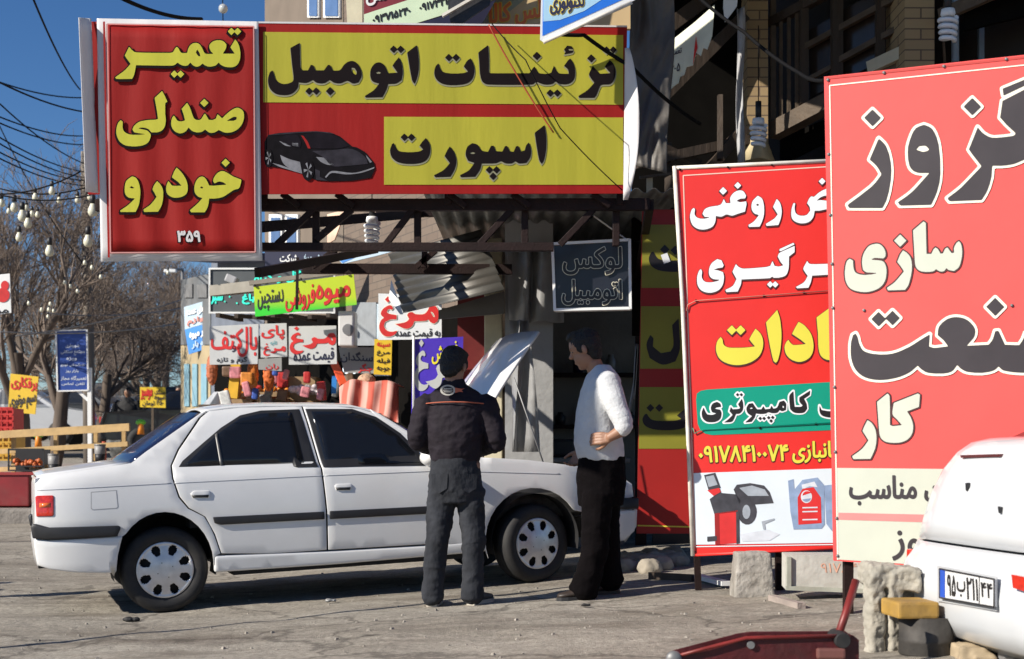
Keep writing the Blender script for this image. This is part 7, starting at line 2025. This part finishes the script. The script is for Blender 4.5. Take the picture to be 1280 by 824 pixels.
YB = Board(30, 23.5, 3)
r = hung_sign('yellow_notice', 'yellow board with red and black hand lettering on a tree trunk at far left', YB, [(13, 467), (48, 471), (44, 518), (10, 515)], mat('yellow notice', (0.72, 0.47, 0.03), 0.5, 0, 0.06, 4))
letters(YB, font_loops('برقکاری', (14, 472, 46, 488), 0.1), sgn_red, 0.01, r, bold=0.45); letters(YB, font_loops('سیم موتوری', (12, 493, 44, 512), -0.2), sgn_blk, 0.01, r, bold=0.35)
VB = Board(90, 24.5, 0)
r = hung_sign('blue_notice', 'tall blue notice board with white lines of writing on white metal posts', VB, [(70, 414), (108, 413), (110, 487), (72, 488)], mat('royal blue print', (0.02, 0.06, 0.28), 0.45, 0, 0.1, 4))
for a, b in (((70, 413.5), (108, 412.5)), ((108.5, 412), (110.5, 488)), ((110, 488), (72, 489)), ((70, 413), (72, 489))):
    MB().bar(VB.P(*a, 0.01), VB.P(*b, 0.01), 0.025, 0.025).build('frame', M['white'], r)
for k, (t_, a, b, h_) in enumerate((('شهرداری', 82, 99, 5), ('مجتمع صنعتی', 76, 106, 6), ('ویژه', 83, 96, 5), ('خدمات فنی خودرو', 76, 106, 4.5), ('بازار روز', 82, 98, 4), ('تعمیرگاه مجاز', 76, 108, 6), ('تلفن تماس', 77, 106, 4))):
    letters(VB, font_loops(t_, (a, 430 + k * 8, b, 430 + k * 8 + h_)), mat('white line', (0.55, 0.6, 0.7), 0.5, var=0), 0.006, r, bold=0.12)
MB().bar(VB.P(112, 460, -0.04), on_ground(113, 24.5), 0.07, 0.07).build('post', M['white'], r); MB().bar(VB.P(98, 489, -0.04), VB.P(113, 503, -0.04), 0.05, 0.05).build('brace', M['white'], r)
YS = Board(192, 27, 0)
r = hung_sign('yellow_notice', 'yellow board with red and black hand lettering beside the man in the grey coat', YS, [(175, 484), (207, 484), (207, 510), (175, 509)], mat('yellow notice', (0.75, 0.52, 0.03), 0.5, 0, 0.06, 4))
letters(YS, font_loops('موسیر', (176, 486, 190, 500)), sgn_red, 0.01, r, bold=0.35)
for k, t_ in enumerate(('سنگک', 'میوه')): letters(YS, font_loops(t_, (193, 487 + 8 * k, 206, 493 + 8 * k)), sgn_blk, 0.01, r, bold=0.2)
letters(YS, font_loops('۲۵۰ تومان', (178, 501, 204, 508)), sgn_blk, 0.01, r, bold=0.2)
MB().bar(YS.P(191, 508, -0.03), on_ground(191, 27), 0.05, 0.05).build('post', M['wood_b'], r)
WS = Board(2, 16.0, 0)
r = hung_sign('white_notice', 'white board with a red round mark cut by the left edge', WS, [(-30, 346), (12, 342), (14, 391), (-28, 397)], M['white'])
panel(WS, [(6 + 5 * math.cos(a), 357 + 6 * math.sin(a)) for a in np.linspace(0, 6, 18)], sgn_red, 0.006, r); panel(WS, [(3 + 9 * math.cos(a), 369 + 9 * math.sin(a)) for a in np.linspace(0, 6, 18)], sgn_red, 0.0065, r)
letters(WS, font_loops('مرکز', (-20, 383, 10, 394)), M['black'], 0.006, r, bold=0.3)
MB().bar(at(-20, 300, 16.05), on_ground(-20, 16.05), 0.06, 0.06).build('post', M['steel_grey'], r)

# poles, street lamp, wires
o = MB().tube([on_ground(112, 28), at(110, 400, 28), at(107, 190, 28)], [0.13, 0.12, 0.10], 10).build('utility_pole', mat('grey timber pole', (0.17, 0.145, 0.12), 0.9, 0, 0.2, 5, 0.5, 10, stretch=(1, 1, .1))); tag(o, 'tall grey utility pole behind the blue notice board', 'pole')
r = thing('street_lamp', 'slim white street lamp with a short arm over the bare trees', 'street lamp', on_ground(228, 34))
MB().tube([on_ground(228, 34), at(228, 336, 34)], [0.05, 0.035], 8).build('post', M['steel_grey'], r); MB().tube([at(228, 337, 34), at(212, 337, 33.6)], 0.03, 8).build('arm', M['steel_grey'], r)
MB().bbox(at(213, 339, 33.6), (0.30, 0.14, 0.08), None, 0.02).build('lamp_head', M['white'], r)
wl = [(( -60, 20), (104, 330), 26, 24, .4), ((-40, 82), (130, 142), 14, 22, .12), ((38, -10), (100, 112), 14, 22, .1), ((-30, 92), (110, 122), 18, 26, .1), ((-20, 138), (106, 170), 18, 28, .1), ((-20, 145), (106, 181), 18, 28, .1), ((-20, 160), (106, 215), 18, 28, .1),
      ((-20, 168), (106, 222), 18, 28, .1), ((-20, 180), (106, 226), 18, 28, .1), ((-20, 188), (106, 232), 18, 28, .1), ((150, -3), (252, 24), 12, 14, .05), ((0, 130), (106, 205), 20, 28, .1), ((108, 195), (330, 150), 28, 34, .5), ((108, 205), (330, 190), 28, 34, .5)]
for k, (a, b, Y0_, Y1_, sg) in enumerate(wl):
    A3, B3 = at(*a, Y0_), at(*b, Y1_); n_ = 14
    pts = [A3.lerp(B3, t_ / n_) - Vector((0, 0, sg * 4 * (t_ / n_) * (1 - t_ / n_))) for t_ in range(n_ + 1)]
    o = MB().tube(pts, 0.012 if k != 10 else 0.02, 5).build('overhead_wire', M['wire']); tag(o, 'thin dark wire strung across the sky to the utility pole' if k != 10 else 'thick black wire across the sky above the upright red banner', 'wire', 'overhead wires')
# festoon strings of bulbs
bulb_m = mat('cream bulb glass', (0.66, 0.64, 0.50), 0.25, var=0.05)
proto = None
def bulb(px, py, Y, s, label):
    global proto
    c_ = at(px, py, Y)
    if proto is None:
        proto = thing('festoon_bulb', label, 'lamp', c_, 'festoon bulbs strung at the left')
        MB().lathe(c_, [(0.0, -0.10), (0.025, -0.093), (0.036, -0.07), (0.034, -0.045), (0.022, -0.018), (0.018, 0.0)], 14).build('glass', bulb_m, proto)
        MB().lathe(c_, [(0.020, -0.005), (0.022, 0.03), (0.018, 0.055), (0.006, 0.062)], 12).build('socket', M['plastic_black'], proto)
        o_ = proto
    else:
        o_ = copy_tree(proto); o_.location = c_; o_['label'] = label
    o_.scale = (s * .86, s * .86, s * .86)
    return o_
near = [(18, 252, 15.5, 1.45), (28, 262, 15.2, 1.6), (35, 272, 15.0, 1.4), (24, 290, 15.5, 1.3), (62, 306, 14.5, 1.5), (65, 233, 17, 1.3), (44, 241, 17, 1.2), (74, 246, 17, 1.0), (97, 245, 17, 1.1), (116, 254, 14.5, 1.7), (110, 293, 14.5, 1.6), (40, 263, 17.5, 1.0), (47, 264, 17.5, 1.0), (2, 248, 15.5, 1.2), (11, 260, 17, 0.9), (33, 256, 17, 0.9), (113, 240, 16, 1.2)]
names = ['cream bulb in a black socket on the festoon, high near the left edge', 'large cream bulb hanging lowest of the pair near the left edge', 'cream bulb beside the lowest large one near the left edge']
for k, (x_, y_, Y_, s_) in enumerate(near):
    lab = 'cream bulb in a black socket hanging from the festoon at the left' if k not in (4, 9, 10) else {4: 'lowest cream bulb, hanging alone below the festoon cluster', 9: 'cream bulb hanging close beside the upright red banner, upper of two', 10: 'cream bulb hanging close beside the upright red banner, lower of two'}[k]
    bulb(x_, y_, Y_, s_, lab)
for (x_, y_, Y_, s_) in ((106, 325, 20, .9), (115, 331, 20, .9), (126, 343, 24, 1.0), (81, 350, 24, 1.0), (88, 355, 24, .9), (97, 361, 24, 1.0), (63, 377, 22, .9), (52, 384, 22, .9), (60, 393, 22, .8), (67, 386, 22, .8), (36, 376, 22, .9), (61, 384, 22, .9), (210, 338, 30, 1.2)):
    bulb(x_, y_, Y_, s_, 'small far cream bulb hanging among the bare branches')
for k, (a, b, Y0_, Y1_) in enumerate((((-20, 242), (100, 215), 15.5, 15), ((-20, 238), (118, 243), 15.2, 14.5), ((0, 236), (116, 232), 17, 17), ((20, 420), (235, 372), 22, 26), ((60, 392), (230, 385), 24, 28), ((0, 415), (220, 405), 22, 26))):
    o = MB().tube([at(*a, Y0_).lerp(at(*b, Y1_), t_ / 10) - Vector((0, 0, 0.35 * (t_ / 10) * (1 - t_ / 10))) for t_ in range(11)], 0.009 if k < 3 else 0.012, 5).build('festoon_wire', M['steel_grey'] if k > 2 else M['wire'])
    tag(o, ('dark festoon wire carrying the cream bulbs at the left', 'pale thin wire strung between the bare trees')[k > 2], 'wire', 'festoon wires')
o = MB().ball(at(279, 11, 20), 0.07, 10, 8).build('glass_ball', mat('clear glass ball', (0.6, 0.62, 0.6), 0.1, 0.3)); tag(o, 'small glass ball hanging on a wire above the upright red banner', 'ball')
o = MB().tube([at(279, 40, 20), at(278, -20, 20)], 0.008, 5).build('overhead_wire', M['wire']); tag(o, 'thin upright wire above the red banner holding a glass ball', 'wire')

# ------------------------------------------------------------------ bare trees
M['bark'] = mat('grey brown bark', (0.105, 0.080, 0.062), 0.9, 0, 0.25, 8, 0.5, 20, stretch=(1, 1, .3))
M['twig'] = mat('brown twigs', (0.175, 0.135, 0.108), 0.9, 0, 0.25, 5)
def bare_tree(name, label, loc, hgt, seed, spread=0.55, dens=1.0, grp='bare trees along the street', lean=(0, 0)):
    rg_ = random.Random(seed)
    r_ = thing(name, label, 'tree', loc, grp)
    tr = MB(); tw = MB()
    def grow(p, d, L, rad0, lvl):
        n = 4 if lvl < 2 else 3
        pts = [p]; q = p.copy(); dd = d.copy()
        for k in range(n):
            dd = (dd + Vector((rg_.uniform(-1, 1), rg_.uniform(-1, 1), rg_.uniform(-.5, .7))) * (0.13 if lvl < 2 else 0.24)).normalized()
            q = q + dd * L / n; pts.append(q.copy())
        rs = [rad0 * (1 - 0.38 * k / n) for k in range(n + 1)]
        (tr if lvl < 2 else tw).tube(pts, rs, 7 if lvl < 2 else 4 if lvl < 4 else 3, cap=False)
        if lvl >= 6: return
        kids = {0: 4, 1: 4, 2: 4, 3: 4, 4: 3, 5: 3}[lvl]
        if lvl >= 3 and dens < 1 and rg_.random() > dens: kids -= 1
        for k in range(kids):
            i = rg_.randint(max(1, n - 2), n) if lvl < 2 else rg_.randint(1, n)
            az = rg_.uniform(0, 6.283); an = rg_.uniform(0.25, 0.75) * (spread / 0.55) * (1.25 if lvl > 2 else 1)
            u_ = dd.orthogonal().normalized(); v_ = dd.cross(u_)
            nd = (dd * math.cos(an) + (u_ * math.cos(az) + v_ * math.sin(az)) * math.sin(an) + Vector((0, 0, 0.12))).normalized()
            grow(pts[i], nd, L * rg_.uniform(0.58, 0.80), max(rs[i] * 0.62, 0.006), lvl + 1)
    grow(Vector(loc), Vector((lean[0], lean[1], 1)).normalized(), hgt * 0.30, hgt * 0.022, 0)
    t_ = tr.build('trunk', M['bark'], r_, fixn=False)
    tw.build('crown', M['twig'], r_, fixn=False)
    return r_
def plant(src, px, Y, s, rot, label):
    c_ = copy_tree(src); c_.location = on_ground(px, Y); c_.scale = (s, s, s); c_.rotation_euler.z = rot; c_['label'] = label
    return c_
tA = bare_tree('bare_tree', 'bare tree behind the yellow notice at the far left', on_ground(28, 25), 8.2, 11, 0.42)
tB = bare_tree('bare_tree', 'bare tree with a leaning trunk just left of the blue notice board', on_ground(64, 28), 8.0, 23, 0.5, lean=(0.08, 0))
tC = bare_tree('bare_tree', 'dense bare tree right of the blue notice board', on_ground(124, 30), 6.9, 37, 0.72)
plant(tC, 175, 38, 1.0, 1.3, 'dense bare tree behind the yellow board by the man in the grey coat')
plant(tB, 215, 44, 1.0, 2.0, 'bare tree beside the street lamp, nearest the shops')
plant(tA, 140, 46, 1.15, 0.8, 'far bare tree behind the utility pole')
plant(tC, 90, 52, 1.2, 2.6, 'far bare tree in the middle of the row at the left')
plant(tB, 35, 44, 1.1, 4.0, 'far bare tree behind the festoon bulbs')
plant(tA, 195, 58, 1.3, 3.3, 'farthest bare tree right of the lamp post')
plant(tC, 150, 66, 1.25, 4.4, 'farthest dense bare tree in the middle')
r = thing('shadow_trestle', 'unseen dark timber trestle, added left of the picture for its ground shadows', 'trestle', Vector((-6.5, 8.8, gz(-6.5, 8.8))))  # unseen; put in for the shadows it throws across the forecourt
for (x_, y_, h_) in ((-6.5, 8.75, 2.15), (-6.6, 9.2, 1.7), (-6.4, 9.9, 1.5)):
    MB().bar(Vector((x_, y_, gz(x_, y_))), Vector((x_, y_, gz(x_, y_) + h_)), 0.13, 0.13).build('post', M['wood_b'], r)
MB().bar(Vector((-6.55, 8.6, 1.4)), Vector((-6.4, 10.1, 1.25)), 0.10, 0.16).build('rail', M['wood_b'], r)
o = MB().tube([on_ground(132, 21.5) , at(130, 552, 21.5)], 0.035, 8).build('bollard', mat('orange red post paint', (0.42, 0.07, 0.03), 0.6)); tag(o, 'orange red post at the right end of the timber barrier', 'bollard')
for k, (x_, y_) in enumerate(((176, 527), (48, 543))):
    r = thing('traffic_marker', ('orange marker with a green top by the stony heap', 'orange marker with a green top behind the timber barrier')[k], 'marker', at(x_, y_ + 16, 26))
    MB().lathe(at(x_, y_ + 16, 26), [(0.07, 0), (0.06, 0.12), (0.05, 0.26)], 12).build('body', M['orange'], r); MB().ball(at(x_, y_ + 1, 26), (0.10, 0.06, 0.06), 10, 8).build('top', mat('lime green plastic', (0.2, 0.6, 0.05), 0.5), r)
mb = MB()
for k in range(60):
    q = on_ground(random.uniform(145, 222), random.uniform(29, 33)); mb.ball(q + Vector((0, 0, random.uniform(0, .75) )), random.uniform(0.12, 0.3), 7, 5)
struct(mb.build('stone_heap', mat('grey mixed stones', (0.13, 0.13, 0.125), 0.95, 0, 0.8, 3.0)), 'stuff')
COL.objects['stone_heap']['label'] = 'heap of grey stones and dark sheeting beyond the saloon'
COL.objects['stone_heap']['category'] = 'stones'

# far people
def far_person(px, Y, ytop, label, coat, trousers, hgt=1.72):
    t = at(px, ytop, Y); base = Vector((t.x, Y, t.z - hgt))
    r_ = thing('person', label, 'person', base)
    B = lambda x, y, z: base + Vector((x, y, z * hgt / 1.72))
    b_ = MB(); b_.ball(B(0, 0, 1.60), (0.085, 0.10, 0.12), 12, 8); limb(b_, [B(0, 0, 1.40), B(0, 0, 1.52)], [0.06, 0.055], 10)
    for sd in (-1, 1):
        limb(b_, [B(.23 * sd, 0, 1.36), B(.26 * sd, 0.02, 1.08), B(.24 * sd, -.05, 0.85), B(0.24 * sd, -0.06, 0.76)], [0.045, 0.04, 0.03, 0.035], 10)
        limb(b_, [B(.10 * sd, 0, 0.88), B(.11 * sd, 0, 0.48), B(.11 * sd, 0, 0.06), B(.11 * sd, -.12, 0.04)], [0.07, 0.05, 0.04, 0.04], 10)
    ell_rings(b_, [(B(0, 0, 0.85), .14, .10, 0), (B(0, 0, 1.38), .18, .10, 0)], 14)
    weld('body', b_, M['skin'], r_, 0.018, 1)
    h_ = MB(); h_.ball(B(0, 0.015, 1.635), (0.092, 0.105, 0.10), 12, 8); h_.build('hair', M['hair'], r_)
    c_ = MB(); ell_rings(c_, [(B(0, 0, 0.78), .21, .15, 0), (B(0, 0, 1.05), .20, .14, 0), (B(0, 0, 1.32), .235, .13, 0), (B(0, 0, 1.45), .13, .10, 0), (B(0, 0, 1.49), .07, .07, 0)], 18)
    for sd in (-1, 1): limb(c_, [B(.21 * sd, 0, 1.38), B(.26 * sd, 0.02, 1.10), B(.25 * sd, -.04, 0.86)], [0.075, 0.068, 0.055], 12)
    weld('coat', c_, coat, r_, 0.018, 2, wr=0.01)
    t_ = MB()
    for sd in (-1, 1): limb(t_, [B(.09 * sd, 0, 0.9), B(.11 * sd, 0, 0.48), B(.11 * sd, 0, 0.07)], [0.105, 0.085, 0.08], 12)
    weld('trousers', t_, trousers, r_, 0.018, 1)
far_person(224, 33, 482, 'distant man in a grey coat walking away behind the saloon', mat('grey coat', (0.14, 0.14, 0.155), 0.85, 0, 0.1), M['blacktr'])
far_person(237, 41, 471, 'distant man in a dark navy coat beside the far parked cars', mat('navy coat', (0.03, 0.035, 0.055), 0.85), M['blacktr'])
far_person(229, 42, 470, 'distant man in a grey blue shirt left of the one in navy', mat('slate shirt', (0.07, 0.08, 0.10), 0.85), M['blacktr'])
far_person(160, 30, 484, 'distant dark clothed figure standing beside the yellow board', mat('black coat', (0.02, 0.02, 0.022), 0.85), M['blacktr'])

# far cars
def far_car(px, Y, yroof, yaw, col, label, hgt=1.42):
    t = at(px, yroof, Y); base = Vector((t.x, Y, t.z - hgt))
    r_ = thing('parked_car', label, 'car', base, 'cars parked far down the street')
    R = Matrix.Rotation(rad(yaw), 3, 'Z')
    T = lambda x, y, z: base + R @ Vector((x, y, z))
    prof = [(-2.15, .35), (-2.2, .62), (-2.1, .90), (-1.35, .96), (-0.85, 1.36), (0.45, 1.42), (1.15, 0.98), (1.95, .86), (2.15, .62), (2.12, .33)]
    rows_ = []
    for (w_, k_) in ((-.80, 0.96), (-.84, 1.0), (.84, 1.0), (.80, .96)):
        rows_.append([T(x * k_, w_ * (1.0 if z < 1.0 else 0.78), z) for (x, z) in prof])
    mb_ = MB(); mb_.grid(rows_, True)
    for s_ in (0, 3): mb_.add(rows_[s_], [list(range(len(prof)))])
    mb_.build('body', paint('far paint ' + label[:12], col), r_, bev=0.03)
    for sd in (-1, 1):
        for q in ([(-1.15, 1.0), (-0.78, 1.32), (-0.2, 1.36), (-0.2, 1.0)], [(-0.13, 1.0), (-0.13, 1.36), (0.40, 1.37), (0.95, 1.0)]):
            MB().add([T(x, sd * (0.865 if z < 1.1 else 0.69), z) for (x, z) in q], [(0, 1, 2, 3)]).build('window', M['tint'], r_)
        for x in (-1.35, 1.3):
            MB().lathe(T(x, sd * .72, 0.30), [(0.0, .10), (0.18, .105), (0.2, 0.115), (0.30, 0.10), (0.30, -0.08)], 18, R @ Matrix(((1, 0, 0), (0, 0, sd), (0, -1, 0)))).build('wheel', M['rubber'], r_)
    MB().add([T(-1.30, -.66, 1.0), T(-1.30, .66, 1.0), T(-.88, .58, 1.345), T(-.88, -.58, 1.345)], [(0, 1, 2, 3)]).build('window', M['tint'], r_)
    MB().add([T(1.10, -.66, 1.02), T(1.10, .66, 1.02), T(.50, .58, 1.40), T(.50, -.58, 1.40)], [(0, 1, 2, 3)]).build('window', M['tint'], r_)
    for sd in (-1, 1): MB().bbox(T(-2.17, sd * .6, .74), (0.06, 0.28, 0.14), R, 0.02).build('tail_light', M['lamp_red'], r_)
far_car(262, 29, 487, 12, (0.015, 0.016, 0.02), 'black car parked beyond the saloon under the far yellow building')
far_car(334, 23, 488, 84, (0.55, 0.56, 0.58), 'silver car parked end on behind the roof of the white saloon')
far_car(232, 36, 483, 30, (0.02, 0.022, 0.03), 'dark car parked behind the man in the grey coat')
far_car(150, 40, 478, 20, (0.42, 0.42, 0.42), 'pale grey car parked behind the bare trees')
far_car(18, 34, 486, 5, (0.55, 0.56, 0.58), 'white car parked at the far left behind the crates')
far_car(95, 37, 486, -5, (0.05, 0.055, 0.06), 'dark grey car parked behind the blue notice board')

# unseen board added off the left edge to shade the man in the sweater
t_s = 4.0
pc_ = Vector((SUN_AZ.y, -SUN_AZ.x, 0))                      # across the sun
sunw = Vector((-SUN_AZ.x, -SUN_AZ.y, math.tan(SUN_EL)))     # towards the sun
m2 = Vector((0.50, 8.74, 0)); e_r = m2 + sunw * t_s; e_l = e_r - pc_ * 0.62
r = thing('shade_board', 'unseen white cloth board on a pole, added to shade the man in the sweater', 'sign', on_ground(-400, 7.0))
r.location = (e_l.x - 0.1, e_l.y + .1, gz(-3.5, 7.3)); ROOT[r.name] = Vector(r.location)
z0_, z1_ = 0.98 + sunw.z * t_s, 2.0 + sunw.z * t_s
mb = MB(); mb.prism([Vector((e_l.x, e_l.y, z0_)), Vector((e_r.x, e_r.y, z0_)), Vector((e_r.x, e_r.y, z1_)), Vector((e_l.x, e_l.y, z1_))], (0.02, 0.01, 0)); mb.build('board', M['ban_white'], r)
MB().tube([Vector(r.location), Vector((r.location.x, r.location.y, z1_ + .1))], 0.03, 8).build('post', M['steel_grey'], r)
